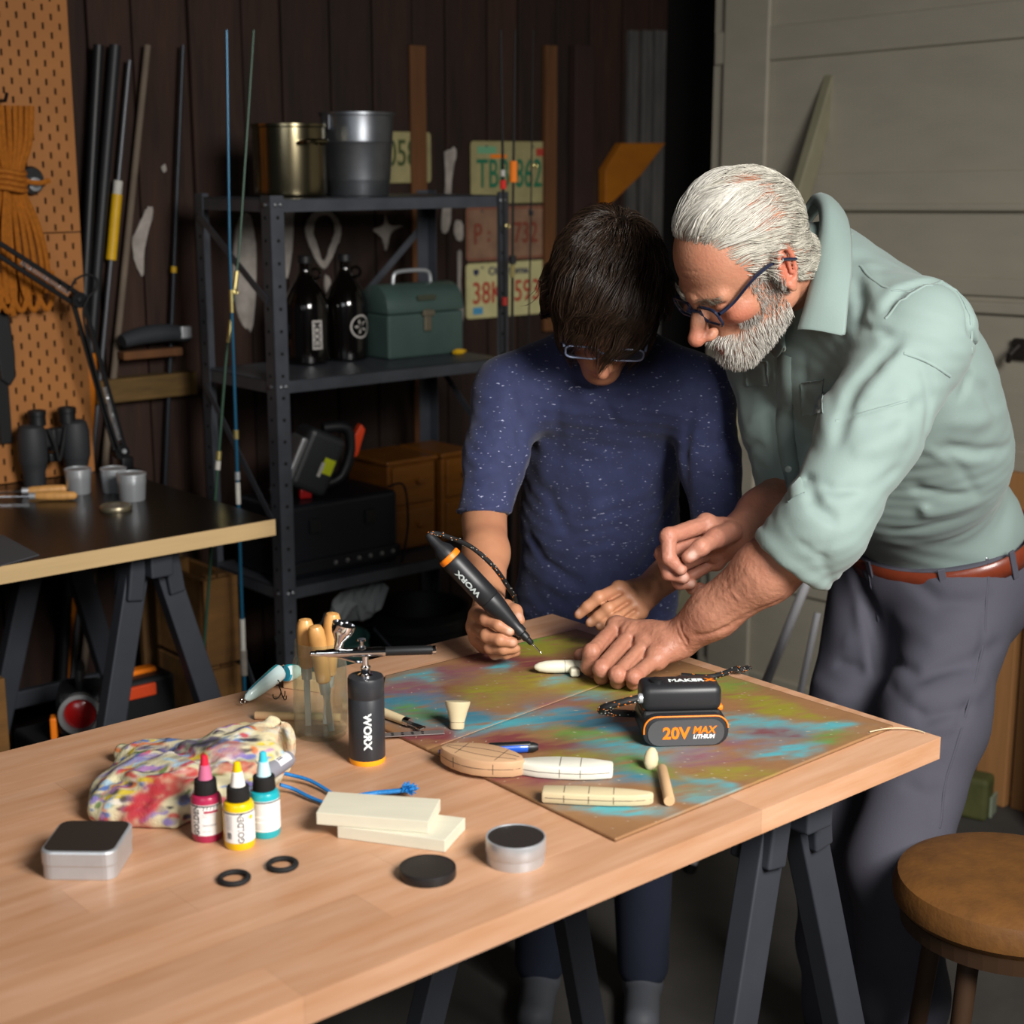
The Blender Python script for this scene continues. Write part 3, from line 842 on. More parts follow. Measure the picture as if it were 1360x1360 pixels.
crate('wooden slat crate on the floor left of the bench sawhorse', -0.64, 0.36, 0.26, 0.3, 0.60)
crate('wooden slat crate on the floor right of the bench sawhorse', 0.098, 0.52, 0.09, 0.24, 0.66)
# lantern with a red lens standing on a dark case
la = at_b(116, 942, 0.25)
cs = thing('tool_case', 'dark tool case on the floor below the bench', 'case', rp(la[0] + 0.06, 0.335, 0), TH)
MB().box((0, 0, 0.2), (0.30, 0.20, 0.40), bevel=0.01).build('case_body', M_BLK, cs)
m = MB(); m.tube(spline([(-0.07, -0.102, 0.33), (-0.06, -0.12, 0.35), (0.06, -0.12, 0.35), (0.07, -0.102, 0.33)], 5), 0.007, 8); m.build('handle', M_BLKM, cs)
zc = 0.402
ln = thing('lantern', 'black hand lantern with a red round lens on the dark case', 'lantern', rp(la[0], 0.285, zc), TH - 0.5)
m = MB(); m.box((0.0, 0.05, 0.05), (0.10, 0.12, 0.10), bevel=0.02); m.build('body', M_BLK, ln)
zl = la[1] - zc
MB().lathe([(0.03, 0.01), (0.045, 0.0), (0.045, -0.02), (0.036, -0.022), (0.034, -0.01), (0.001, -0.01)], 28, origin=(0, -0.0, 0.055), R=rotx(-90)).build('bezel', mat('dull_ring', srgb('#8a8a8a'), 0.5, 0.4), ln, smooth=True)
MB().lathe([(0.033, 0.0), (0.025, 0.006), (0.001, 0.009)], 24, origin=(0, -0.012, 0.055), R=rotx(90)).build('lens', mat('red_lens', srgb('#a01414'), 0.25, coat=0.5), ln, smooth=True)
MB().box((-0.056, 0.0, 0.025), (0.014, 0.03, 0.05), bevel=0.004).build('switch', M_ORANGE, ln)
MB().tube(spline([(0, 0.02, 0.1), (0, 0.02, 0.135), (0, 0.09, 0.135), (0, 0.1, 0.1)], 5), 0.008, 8).build('handle', M_BLK, ln)
oa = at_b(190, 932, 0.16)
ot = thing('drill_case', 'black and orange power tool box below the bench by the sawhorse leg', 'tool box', rp(oa[0] + 0.03, 0.22, zc), TH)
MB().box((0, 0, 0.05), (0.13, 0.1, 0.10), bevel=0.01).build('body', M_BLK, ot)
MB().box((-0.02, -0.052, 0.075), (0.07, 0.01, 0.028), bevel=0.003).build('latch', mat('red_orange', srgb('#c8421a'), 0.5), ot)
MB().box((0.0, 0.0, 0.104), (0.08, 0.03, 0.012), bevel=0.004).build('grip', M_ORANGE, ot)
ot.location = rp(la[0] + 0.155, 0.32, 0.402)
# boards standing between bench and shelf
for i, (x0, w, h, c, lab) in enumerate(((0.065, 0.05, 0.70, '#6b4b26', 'short brown board leaning at the wall beside the shelf foot'), (0.13, 0.06, 0.72, '#4f3c22', 'darker board leaning at the wall next to the shelf foot'))):
    m = MB(); m.box((0, 0, h / 2), (w, 0.02, h), bevel=0.002)
    o = tag(m.build('board', mat('lean_board%d' % i, srgb(c), 0.8, var=0.4, vscale=8, stretch=(5, 5, 0.6)), None, loc=rp(x0 + 0.02, 0.735, 0.001), rotz=TH), lab, 'board', 'boards beside the shelf')

# ================================================================== steel shelf unit
SA0, SA1, SB0, SB1 = 0.186, 0.876, 0.275, 0.60
ZS = [0.636, 1.118, 1.520]
sh = thing('steel_shelf', 'grey slotted-angle steel shelf unit against the plank wall', 'shelf', rp(SA0, SB0, 0), TH)
SW, SD = SA1 - SA0, SB1 - SB0
PF = 0.036
def post(x, y, sx, sy):
    m = MB(); H = 1.528
    m.box((x + sx * PF / 2, y + sy * 0.001, H / 2), (PF, 0.002, H))
    m.box((x + sx * 0.001, y + sy * PF / 2, H / 2), (0.002, PF, H))
    p = m.build('post', M_STEEL, sh)
    hl = MB(); z = 0.08
    while z < H:
        hl.lathe([(0.0042, 0.0), (0.0042, 0.0006)], 8, origin=(x + sx * PF * 0.55, y - 0.0002, z), R=rotx(90))
        hl.lathe([(0.0042, 0.0), (0.0042, 0.0006)], 8, origin=(x + (-0.0002 if sx > 0 else 0.0002), y + sy * PF * 0.55, z), R=roty(-90))
        z += 0.05
    hl.build('punched_holes', M_HOLE, p)['kind'] = 'stuff'
    return p
post(0, 0, 1, 1); post(SW, 0, -1, 1); post(0, SD, 1, -1); post(SW, SD, -1, -1)
for z in [0.12] + ZS:
    m = MB(); m.box((SW / 2, SD / 2, z - 0.001), (SW - 0.004, SD - 0.004, 0.002))
    m.box((SW / 2, 0.003, z - 0.014), (SW - 0.006, 0.002, 0.028)); m.box((SW / 2, SD - 0.003, z - 0.014), (SW - 0.006, 0.002, 0.028))
    m.box((0.003, SD / 2, z - 0.014), (0.002, SD - 0.006, 0.028)); m.box((SW - 0.003, SD / 2, z - 0.014), (0.002, SD - 0.006, 0.028))
    m.build('shelf_board', M_STEEL, sh)
    for bx, by in ((0.014, -0.001), (0.027, -0.001), (SW - 0.014, -0.001), (SW - 0.027, -0.001)):
        MB().lathe([(0.0042, 0), (0.0042, 0.003), (0.002, 0.0045)], 10, origin=(bx, by, z - 0.012), R=rotx(90)).build('bolt', M_BOLT, sh)
    MB().lathe([(0.0042, 0), (0.0042, 0.003), (0.002, 0.0045)], 10, origin=(-0.001, 0.016, z - 0.012), R=roty(-90)).build('bolt', M_BOLT, sh)
def strap(p, q, thick):
    p = Vector(p); q = Vector(q); d = q - p
    m = MB(); m.box((p + q) / 2, (0.018, 0.002, d.length), rot=frame(d, thick)); m.build('brace', M_STEEL, sh)
strap((-0.003, SD - 0.02, ZS[2] - 0.04), (-0.003, 0.02, ZS[1] + 0.18), (0, 1, 0))
strap((-0.003, SD - 0.02, ZS[1] - 0.04), (-0.003, 0.02, ZS[0] + 0.15), (0, 1, 0))
strap((-0.003, SD - 0.02, ZS[0] - 0.02), (-0.003, 0.02, 0.2), (0, 1, 0))
strap((SW * 0.62, SD + 0.003, ZS[1] + 0.10), (SW - 0.01, SD + 0.003, ZS[2] - 0.08), (1, 0, 0))
strap((SW + 0.003, SD - 0.02, ZS[1] - 0.03), (SW + 0.003, 0.02, ZS[0] + 0.2), (0, 1, 0))
part(sh, sh['label'])

def on_shelf(px, py, k):
    p = at_z(px, py, ZS[k]); return p
# ---- pot and bucket on top
M_BRASS = mat('pot_metal', srgb('#8e8468'), 0.22, 1.0, var=0.25, vscale=8)
M_GALV = mat('galvanised', srgb('#83878c'), 0.38, 0.9, var=0.25, vscale=12)
p = rp(at_b(386, 250, 0.43)[0], 0.43, ZS[2] + 0.001)
t = thing('metal_pot', 'tall pale brass metal pot on the top shelf', 'pot', p, TH + 1.57)
MB().lathe([(0.001, 0), (0.078, 0), (0.084, 0.006), (0.085, 0.012), (0.085, 0.155), (0.088, 0.158), (0.088, 0.164), (0.083, 0.164), (0.081, 0.02), (0.001, 0.02)], 40).build('pot_body', M_BRASS, t, smooth=True)
for s in (-1, 1):
    MB().tube(spline([(s * 0.085, -0.03, 0.12), (s * 0.115, -0.025, 0.125), (s * 0.115, 0.025, 0.125), (s * 0.085, 0.03, 0.12)], 5), 0.005, 8).build('handle', M_BRASS, t, smooth=True)
p = rp(at_b(476, 250, 0.43)[0], 0.43, ZS[2] + 0.001)
t = thing('galvanised_bucket', 'galvanised steel bucket on the top shelf beside the pot', 'bucket', p, TH)
MB().lathe([(0.001, 0), (0.071, 0), (0.073, 0.004), (0.075, 0.03), (0.0765, 0.034), (0.0775, 0.04), (0.083, 0.12), (0.085, 0.124), (0.0835, 0.128), (0.087, 0.185), (0.091, 0.187), (0.091, 0.193), (0.086, 0.193), (0.07, 0.01), (0.001, 0.01)], 40).build('bucket_body', M_GALV, t, smooth=True)
MB().tube(spline([(-0.089, 0, 0.18), (-0.094, 0.03, 0.1), (-0.06, 0.092, 0.07), (0.06, 0.092, 0.07), (0.094, 0.03, 0.1), (0.089, 0, 0.18)], 6), 0.003, 8).build('bail_handle', M_GALV, t, smooth=True)
for s in (-1, 1): MB().box((s * 0.089, 0, 0.17), (0.006, 0.03, 0.035), bevel=0.002).build('handle_ear', M_GALV, t)

# ---- two growler bottles
M_AMBER = mat('dark_bottle_glass', srgb('#090605'), 0.06, spec=0.6, coat=0.6)
M_PRINT = mat('bottle_print', srgb('#b9b4ae'), 0.6)
def growler(px, label, turn, kind):
    p = rp(px, 0.515, ZS[1] + 0.001)
    t = thing('growler_bottle', label, 'bottle', p, TH - 0.7 + turn, 'dark growler bottles on the middle shelf')
    R = 0.055
    MB().lathe([(0.001, 0.004), (R * 0.85, 0), (R, 0.006), (R, 0.135), (R * 0.96, 0.15), (R * 0.72, 0.18), (R * 0.42, 0.205), (0.0165, 0.222), (0.0155, 0.235), (0.0165, 0.237), (0.0165, 0.243), (0.014, 0.244)], 36).build('bottle_glass', M_AMBER, t, smooth=True)
    MB().lathe([(0.0165, 0.243), (0.0172, 0.243), (0.0172, 0.258), (0.0155, 0.26), (0.001, 0.26)], 24).build('cap', M_BLK, t, smooth=True)
    MB().tube([(math.cos(q) * 0.012 + 0.026, 0, 0.216 + math.sin(q) * 0.012) for q in [2 * math.pi * i / 14 for i in range(14)]], 0.004, 8, closed=True).build('neck_ring', M_AMBER, t, smooth=True)
    if kind == 0:
        m = MB(); n = 10; c0 = -math.pi / 2 + 0.25
        vs = []
        for i in range(n + 1):
            a = c0 - 0.24 + 0.48 * i / n
            for z in (0.038, 0.108): vs.append(((R + 0.0003) * math.cos(a), (R + 0.0003) * math.sin(a), z))
        m.add(vs, [(2 * i, 2 * i + 2, 2 * i + 3, 2 * i + 1) for i in range(n)]); m.build('label', M_PRINT, t)
        o = text_mesh('lettering', 'EXKM', 0.024, M_BLK, t, (0, 0, 0.073), (0, 0, 0), depth=0.0002, bold=0.0006)
        for v in o.data.vertices: v.co = (-v.co.y, v.co.x, v.co.z)
        wrap_text(o, R + 0.0006, c0)
    else:
        m = MB(); n = 40
        for r0, r1 in ((0.029, 0.025), (0.021, 0.0)):
            pts = []
            for k in range(n):
                q = 2 * math.pi * k / n
                for r in (r0, r1):
                    x = r * math.cos(q); z = 0.085 + r * math.sin(q); a = -math.pi / 2 + 0.75 + x / R
                    pts.append(((R + 0.0006) * math.cos(a), (R + 0.0006) * math.sin(a), z))
            if r1 > 0: m.add(pts, [(2 * k, 2 * k + 1, (2 * k + 3) % (2 * n), (2 * k + 2) % (2 * n)) for k in range(n)])
        m.build('round_emblem', M_PRINT, t)
        m = MB()
        for q0 in (0.3, 1.5, 2.7, 4.0, 5.2):
            pts = []
            for q, r in ((q0, 0.004), (q0 + 0.35, 0.019), (q0 + 0.7, 0.014)):
                x = r * math.cos(q); z = 0.085 + r * math.sin(q); a = -math.pi / 2 + 0.75 + x / R
                pts.append(((R + 0.0006) * math.cos(a), (R + 0.0006) * math.sin(a), z))
            m.add(pts, [(0, 1, 2)])
        m.build('emblem_figure', M_PRINT, t)
    return t
growler(0.432, 'dark growler bottle with upright white lettering on the middle shelf', 0.35, 0)
growler(0.549, 'dark growler bottle with a round white emblem beside the green lunch box', 0.05, 1)

# ---- green lunch box
M_LUNCH = mat('green_enamel', srgb('#455a55'), 0.4, 0.1, var=0.2, vscale=12, coat=0.2)
t = thing('lunch_box', 'dark green metal lunch box with a domed lid and latch', 'lunch box', rp(0.734, 0.487, ZS[1] + 0.001), TH)
W, D = 0.24, 0.12
MB().box((0, 0, 0.055), (W, D, 0.11), bevel=0.006).build('base', M_LUNCH, t)
prof = [(-D / 2, 0.112)] + [(-D / 2 * math.cos(q), 0.125 + 0.058 * math.sin(q)) for q in [math.pi * i / 12 for i in range(13)]] + [(D / 2, 0.112)]
m = MB(); m.prism([(y, z) for y, z in prof], -W / 2, W / 2, R=Matrix(((0, 0, 1), (1, 0, 0), (0, 1, 0))))
m.build('lid', M_LUNCH, t, smooth=True, bevel=0.003)
MB().tube(spline([(-0.06, 0, 0.18), (-0.055, 0, 0.205), (-0.03, 0, 0.212), (0.03, 0, 0.212), (0.055, 0, 0.205), (0.06, 0, 0.18)], 5), 0.005, 8).build('handle', M_ALU, t, smooth=True)
m = MB(); m.box((0, -D / 2 - 0.004, 0.092), (0.022, 0.008, 0.055), bevel=0.003); m.box((0, -D / 2 - 0.008, 0.11), (0.036, 0.008, 0.014), bevel=0.002); m.build('latch', mat('worn_tin', srgb('#8d8470'), 0.4, 0.7), t)
m = MB(); m.prism(rrect(0.06, 0.014, 0.006), -0.002, 0.002, origin=(0, -D / 2 - 0.001, 0.148), R=rotx(70)); m.build('maker_plate', mat('plate_dull', srgb('#555a4a'), 0.4, 0.5), t)
m = MB(); m.tube([(0.0, 0.0, 0.0), (0.012, 0.003, 0.0), (0.025, -0.002, 0.0), (0.038, 0.002, 0.0)], [0.005, 0.008, 0.007, 0.004], 10)
tag(m.build('foam_earplug', M_YEL, None, smooth=True, loc=rp(0.80, 0.40, ZS[1] + 0.0085), rotz=TH), 'small yellow plastic scrap lying before the lunch box', 'scrap')

# ---- bottom shelf: power tool, cases, drawers
zt = ZS[0] + 0.001
t = thing('tool_case', 'black equipment case with rivets along its base on the lower shelf', 'case', rp(SA0 + 0.20, SB0 + 0.14, zt), TH)
MB().box((0, 0, 0.09), (0.33, 0.2, 0.18), bevel=0.012).build('case_body', mat('case_navy', srgb('#15181f'), 0.4), t)
MB().box((0, -0.104, 0.03), (0.33, 0.01, 0.03), bevel=0.003).build('rail', mat('case_rail', srgb('#2c2e33'), 0.35, 0.6), t)
for k in range(6): MB().lathe([(0.006, 0), (0.005, 0.003), (0.001, 0.004)], 12, origin=(-0.03 + k * 0.034, -0.109, 0.03), R=rotx(90)).build('rivet', M_BOLT, t, smooth=True)
for sx in (-0.08, 0.08): MB().box((sx, -0.102, 0.125), (0.03, 0.008, 0.035), bevel=0.003).build('latch', M_BLK, t)
t = thing('power_saw', 'black power tool with a yellow sticker and orange trigger on the case', 'power tool', rp(SA0 + 0.17, SB0 + 0.12, zt + 0.181), TH - 0.25)
R = roty(25)
MB().box((0, 0, 0.085), (0.10, 0.10, 0.15), rot=R, bevel=0.016).build('motor_housing', mat('tool_grey', srgb('#2d2f31'), 0.4), t)
MB().box((-0.062, -0.01, 0.078), (0.018, 0.08, 0.155), rot=R, bevel=0.006).build('guard', mat('dull_alloy', srgb('#a2a4a6'), 0.35, 0.7), t)
MB().box((0.022, -0.051, 0.075), (0.028, 0.003, 0.038), rot=R).build('sticker', mat('lime_sticker', srgb('#c9d21a'), 0.5), t)
MB().box((0.004, -0.0512, 0.070), (0.008, 0.003, 0.036), rot=R).build('sticker_edge', M_WHT, t)
m = MB(); m.tube(spline([(0.03, 0, 0.16), (0.09, 0, 0.155), (0.10, 0, 0.10), (0.075, 0, 0.04), (0.03, 0, 0.02)], 6), 0.014, 12); m.build('handle', M_BLK, t, smooth=True)
m = MB(); m.prism([(0.095, 0.075), (0.115, 0.09), (0.135, 0.15), (0.125, 0.165), (0.108, 0.14), (0.105, 0.115), (0.095, 0.105)], -0.012, 0.012, R=rotx(90)); m.build('trigger', mat('vivid_orange', srgb('#f0481a'), 0.45), t, bevel=0.003)
MB().box((-0.03, -0.03, 0.012), (0.03, 0.02, 0.024), bevel=0.004).build('red_button', mat('red_dot', srgb('#b01616'), 0.4), t)
def drawer_box(label, a, b, w, d, h, rows):
    t = thing('drawer_box', label, 'drawer box', rp(a, b, zt), TH, 'small wooden drawer boxes on the lower shelf')
    mw = mat('honey_wood', srgb('#8a5318'), 0.45, var=0.35, vscale=8, stretch=(1, 1, 5), coat=0.2)
    MB().box((0, 0, h / 2), (w, d, h), bevel=0.004).build('carcass', mw, t)
    MB().box((0, -0.002, h + 0.004), (w + 0.012, d + 0.012, 0.012), bevel=0.004).build('top', mw, t)
    for r in range(rows):
        z = h * (r + 0.5) / rows
        f = MB().box((0, -d / 2 - 0.004, z), (w - 0.02, 0.012, h / rows - 0.014), bevel=0.003).build('drawer', mw, t)
        MB().lathe([(0.004, 0), (0.004, 0.006), (0.009, 0.012), (0.007, 0.018), (0.001, 0.02)], 16, origin=(0.01, -d / 2 - 0.01, z + 0.01), R=rotx(90)).build('knob', mw, f, smooth=True)
drawer_box('honey wooden box with two small drawers on the lower shelf', SA0 + 0.465, SB0 + 0.20, 0.15, 0.17, 0.225, 2)
drawer_box('wooden drawer box half hidden behind the boy on the lower shelf', SA0 + 0.612, SB0 + 0.20, 0.10, 0.17, 0.225, 2)
# strap and buckle hanging from the case
m = MB(); m.tube(spline([(0, 0, 0.19), (0.04, -0.012, 0.19), (0.045, -0.02, 0.10), (0.03, -0.02, 0.02), (0.015, -0.03, 0.005)], 6), 0.006, 8, flat=0.4)
st = m.build('strap', M_BLKM, None, smooth=True, loc=rp(SA0 + 0.335, SB0 + 0.04, zt), rotz=TH); tag(st, 'black webbing strap hanging down beside the drawer box', 'strap')

# ---- buckets and sack on the floor shelf
zf = 0.121
def pail(label, a, b, r, h, color, rough, name='pail', handle=True):
    t = thing(name, label, 'bucket', rp(a, b, zf), TH)
    mt = mat(name + color, srgb(color), rough, var=0.2, vscale=8)
    MB().lathe([(0.001, 0), (r * 0.82, 0), (r * 0.84, 0.006), (r * 0.97, h * 0.86), (r, h * 0.87), (r, h * 0.93), (r * 0.98, h * 0.94), (r * 1.02, h), (r * 0.95, h), (r * 0.8, 0.02), (0.001, 0.02)], 36).build('pail_body', mt, t, smooth=True)
    if handle: MB().tube(spline([(-r, 0, h * 0.9), (-r * 0.8, -r * 0.7, h * 0.72), (0, -r * 1.08, h * 0.62), (r * 0.8, -r * 0.7, h * 0.72), (r, 0, h * 0.9)], 6), 0.003, 6).build('bail', M_STEEL, t, smooth=True)
    return t
pail('green plastic bucket on the floor shelf behind the jar of tools', SA0 + 0.20, SB0 + 0.14, 0.115, 0.33, '#3a625c', 0.4)
pail('black bucket with a folded bag on the floor shelf behind the boy\'s tool', SA0 + 0.485, SB0 + 0.13, 0.135, 0.36, '#0f1114', 0.45, 'black_bucket')
m = MB()
rng = random.Random(11)
pts = []
for j in range(7):
    for i in range(7):
        pts.append(((i / 6 - 0.5) * 0.15 + rng.uniform(-.006, .006), (j / 6 - 0.5) * 0.10, 0.03 * math.sin(i * 1.1 + j * 0.7) + rng.uniform(-.012, .012) + 0.05 * (i / 6)))
m.add(pts, [(j * 7 + i, j * 7 + i + 1, (j + 1) * 7 + i + 1, (j + 1) * 7 + i) for j in range(6) for i in range(6)])
o = m.build('crumpled_paper', mat('grey_paper', srgb('#8b8f90'), 0.8), None, loc=rp(SA0 + 0.285, SB0 + 0.12, zf + 0.375), rotz=TH)
sm = o.modifiers.new('s', 'SOLIDIFY'); sm.thickness = 0.002
tag(o, 'crumpled grey paper lying on the green bucket under the shelf', 'paper')

# ---- fishing rods standing by the shelf
M_RODB = mat('rod_blue', srgb('#1f5a78'), 0.3, 0.3); M_RODG = mat('rod_green', srgb('#2d4a3a'), 0.35, 0.2); M_GOLD = mat('rod_gold', srgb('#c8b878'), 0.3, 0.8); M_RODK = mat('rod_black', srgb('#141414'), 0.4)
M_CORK = mat('cork_grip', srgb('#8a8378'), 0.8, var=0.3, vscale=60)
def rod(label, pts, b, mt, rad, marks):
    P = rod_pts(pts, b); d = P[-1] - P[-2]; foot = P[-1] + d * ((0.0 - P[-1].z) / d.z)
    t = thing('fishing_rod', label, 'fishing rod', rp(foot.x, b, 0), TH, 'fishing rods by the shelf')
    Q = [q - Vector((foot.x, b, 0)) for q in P] + [Vector((0, 0, 0.0))]
    n = len(Q)
    MB().tube(Q, [rad * (0.55 + 0.45 * i / (n - 1)) for i in range(n)], 10).build('blank', mt, t, smooth=True)
    for (px, py, ln_, rr, mm, nm) in marks:
        c = rod_pts([(px, py)], b)[0] - Vector((foot.x, b, 0))
        best = min(range(n - 1), key=lambda i: abs((Q[i].z + Q[i + 1].z) / 2 - c.z) + (0 if (Q[i].z >= c.z >= Q[i + 1].z) else 10))
        f = (c.z - Q[best].z) / (Q[best + 1].z - Q[best].z); c = Q[best].lerp(Q[best + 1], f)
        dr_ = (Q[best] - Q[best + 1]).normalized()
        if nm == 'guide_ring':
            x = dr_.cross(Vector((0, 1, 0))).normalized()
            o = c - x * 0.008 + Vector((0, -0.006, 0))
            MB().tube([o + dr_ * math.cos(q) * 0.006 + x * math.sin(q) * 0.006 for q in [2 * math.pi * i / 12 for i in range(12)]], 0.0015, 6, closed=True).build(nm, mm, t, smooth=True)
        else:
            MB().tube([c - dr_ * ln_ / 2, c + dr_ * ln_ / 2], rr, 10).build(nm, mm, t, smooth=True)
    return t
rod('blue fishing rod standing just left of the front shelf post', [(301, 40), (305, 330), (311, 500), (317, 680)], 0.31, M_RODB, 0.0045,
    [(308, 400, 0.05, 0.0045, M_GOLD, 'wrap'), (313, 577, 0.02, 0.006, M_GOLD, 'wrap'), (315, 632, 0.018, 0.006, M_ALU, 'ferrule'), (316, 655, 0.05, 0.0055, M_WHT, 'ferrule'), (303, 388, 0, 0, M_GOLD, 'guide_ring'), (322, 850, 0.1, 0.0062, M_WHT, 'reel_seat'), (324, 880, 0.06, 0.008, M_CORK, 'grip')])
rod('green fishing rod crossing behind the blue one', [(337, 40), (318, 330), (300, 480), (287, 650)], 0.34, M_RODG, 0.004,
    [(313, 375, 0.05, 0.005, M_GOLD, 'wrap'), (290, 605, 0.02, 0.0065, M_GOLD, 'wrap'), (289, 618, 0.02, 0.006, M_WHT, 'ferrule'), (305, 440, 0.05, 0.0045, M_GOLD, 'wrap')])
rod('black fishing rod with a red float in front of the licence plates', [(665, 40), (669, 300), (671, 470), (673, 600)], 0.24, M_RODK, 0.0055,
    [(667, 245, 0.02, 0.008, mat('float_red', srgb('#d02a20'), 0.4), 'float'), (667, 230, 0.015, 0.006, M_WHT, 'float_cap'), (669, 400, 0.02, 0.0075, mat('float_red2', srgb('#9c2a22'), 0.4), 'wrap'), (671, 300, 0, 0, M_GOLD, 'guide_ring')])
rod('dark fishing rod with an orange tip wrap beside the black one', [(684, 40), (681, 300), (680, 470), (679, 600)], 0.22, M_RODK, 0.005,
    [(683, 228, 0.05, 0.0095, M_ORANGE, 'tip_wrap'), (681, 345, 0.02, 0.009, M_BLK, 'reel_seat'), (681, 360, 0.03, 0.006, M_GOLD, 'wrap')])
rod('thin fishing rod over the right ends of the licence plates', [(708, 40), (705, 300), (702, 440), (700, 600)], 0.26, M_RODK, 0.003, [(706, 283, 0.012, 0.006, M_BLK, 'ferrule'), (707, 220, 0, 0, M_GOLD, 'guide_ring')])

# ================================================================== licence plates on the wall
def plate(label, quad, base, border, lines, group='licence plates nailed to the plank wall'):
    """quad: left, right, top, bottom picture pixels; a 305 x 152 mm plate hung flat on the boards"""
    l, r, tp, bt_ = quad
    a, z = at_b((l + r) / 2, (tp + bt_) / 2, WALL_B - 0.004)
    t = thing('licence_plate', label, 'licence plate', rp(a, WALL_B - 0.004, z), TH, group)
    W = at_b(r, (tp + bt_) / 2, WALL_B)[0] - at_b(l, (tp + bt_) / 2, WALL_B)[0]; H = at_b((l + r) / 2, tp, WALL_B)[1] - at_b((l + r) / 2, bt_, WALL_B)[1]
    m = MB(); m.prism(rrect(W, H, 0.012), -0.0005, 0.001, R=rotx(90)); m.build('plate', base, t)
    m = MB(); o = rrect(W - 0.006, H - 0.006, 0.010); i = rrect(W - 0.014, H - 0.014, 0.007); n = len(o)
    vs = [(x, -0.0018, y) for x, y in o] + [(x, -0.0018, y) for x, y in i]
    m.add(vs, [(k, (k + 1) % n, n + (k + 1) % n, n + k) for k in range(n)]); m.build('rim', border, t)
    for (txt, x, y, size, mt, sx) in lines:
        text_mesh('lettering', txt, size, mt, t, (x * W, -0.0022, y * H), (math.pi / 2, 0, 0), depth=0.0008, bold=0.0006, sx=sx)
    for sx in (-0.3, 0.3): MB().lathe([(0.004, 0), (0.003, 0.002), (0.001, 0.003)], 10, origin=(sx * W, -0.001, H * 0.42), R=rotx(90)).build('screw', M_STEEL, t)
    return t, W, H
M_PC = mat('plate_cream', srgb('#a39a6c'), 0.6, var=0.3, vscale=14); M_PP = mat('plate_pink', srgb('#937159'), 0.7, var=0.4, vscale=20); M_PY = mat('plate_pale', srgb('#c9c28e'), 0.55, var=0.2, vscale=16)
M_GRN = mat('plate_green', srgb('#1d6a4c'), 0.6); M_RED = mat('plate_red', srgb('#a83a2c'), 0.6); M_RST = mat('plate_rust', srgb('#7c3a2a'), 0.7); M_NVY = mat('plate_navy', srgb('#2c3250'), 0.6); M_OLV = mat('plate_olive', srgb('#3d4a26'), 0.6)
M_LTG = mat('plate_mint', srgb('#6aa07a'), 0.6); M_SKY = mat('plate_sky', srgb('#4a92b8'), 0.6)
t, W, H = plate('cream licence plate with green TBB 862, topmost of the column', (626, 728, 188, 270), M_PC, M_PC, [('TBB', -0.22, -0.04, 0.115, M_GRN, 0.62), ('862', 0.24, -0.04, 0.115, M_GRN, 0.62)])
MB().box((-0.3 * W, -0.0022, 0.36 * H), (0.07, 0.001, 0.02)).build('registration_sticker', M_LTG, t)
MB().box((0.42 * W, -0.0022, 0.33 * H), (0.045, 0.001, 0.022)).build('registration_sticker', M_RED, t)
MB().box((-0.15 * W, -0.0022, 0.26 * H), (0.06, 0.001, 0.01)).build('registration_sticker', M_ORANGE, t)
plate('rusty pink licence plate with red P 3732, middle of the column', (620, 724, 274, 345), M_PP, M_RST, [('P', -0.36, -0.02, 0.085, M_RST, 0.75), ('3', -0.08, -0.02, 0.085, M_RST, 0.75), ('732', 0.25, -0.02, 0.085, M_RST, 0.75), (':', -0.22, -0.02, 0.06, M_RST, 1)])
t, W, H = plate('pale yellow Oklahoma licence plate with red 38K 593, lowest of the column', (620, 725, 348, 420), M_PY, M_PY, [('38K', -0.24, -0.06, 0.088, M_RED, 0.8), ('593', 0.26, -0.06, 0.088, M_RED, 0.8), ('Oklahoma', 0.02, 0.34, 0.032, M_NVY, 1.15)])
m = MB(); m.prism([(-0.01, 0.008), (0.01, 0.008), (0.009, -0.004), (0, -0.011), (-0.009, -0.004)], 0, 0.001, origin=(-0.38 * W, -0.0018, 0.34 * H), R=rotx(90)); m.build('shield_mark', M_NVY, t)
MB().box((-0.36 * W, -0.0022, -0.36 * H), (0.036, 0.001, 0.02)).build('registration_sticker', M_SKY, t)
t, W, H = plate('olive cream licence plate ending in 058 behind the bucket', (476, 573, 175, 243), M_PC, M_PC, [('1058', 0.02, 0.06, 0.10, M_OLV, 0.7)])
MB().box((-0.27 * W, -0.0022, -0.33 * H), (0.075, 0.001, 0.024)).build('registration_sticker', M_WHT, t)
MB().box((-0.33 * W, -0.003, -0.33 * H), (0.04, 0.001, 0.02)).build('registration_sticker', M_LTG, t)

# ---- orange brace board up on the wall behind the boy
m = MB()
pts = [at_b(x, y, WALL_B - 0.02) for x, y in ((800, 225), (822, 190), (880, 190), (848, 232), (800, 278))]
c = pts[0]
m.prism([(x - c[0], z - c[1]) for x, z in pts], 0.0, 0.03, R=rotx(90))
o = m.build('wall_brace', mat('amber_board', srgb('#a3610f'), 0.6, var=0.25, vscale=8, stretch=(1, 1, 3)), None, loc=rp(c[0], WALL_B - 0.003, c[1]), rotz=TH, bevel=0.002)
tag(o, 'amber wooden brace board angled on the wall above the boy', 'board')

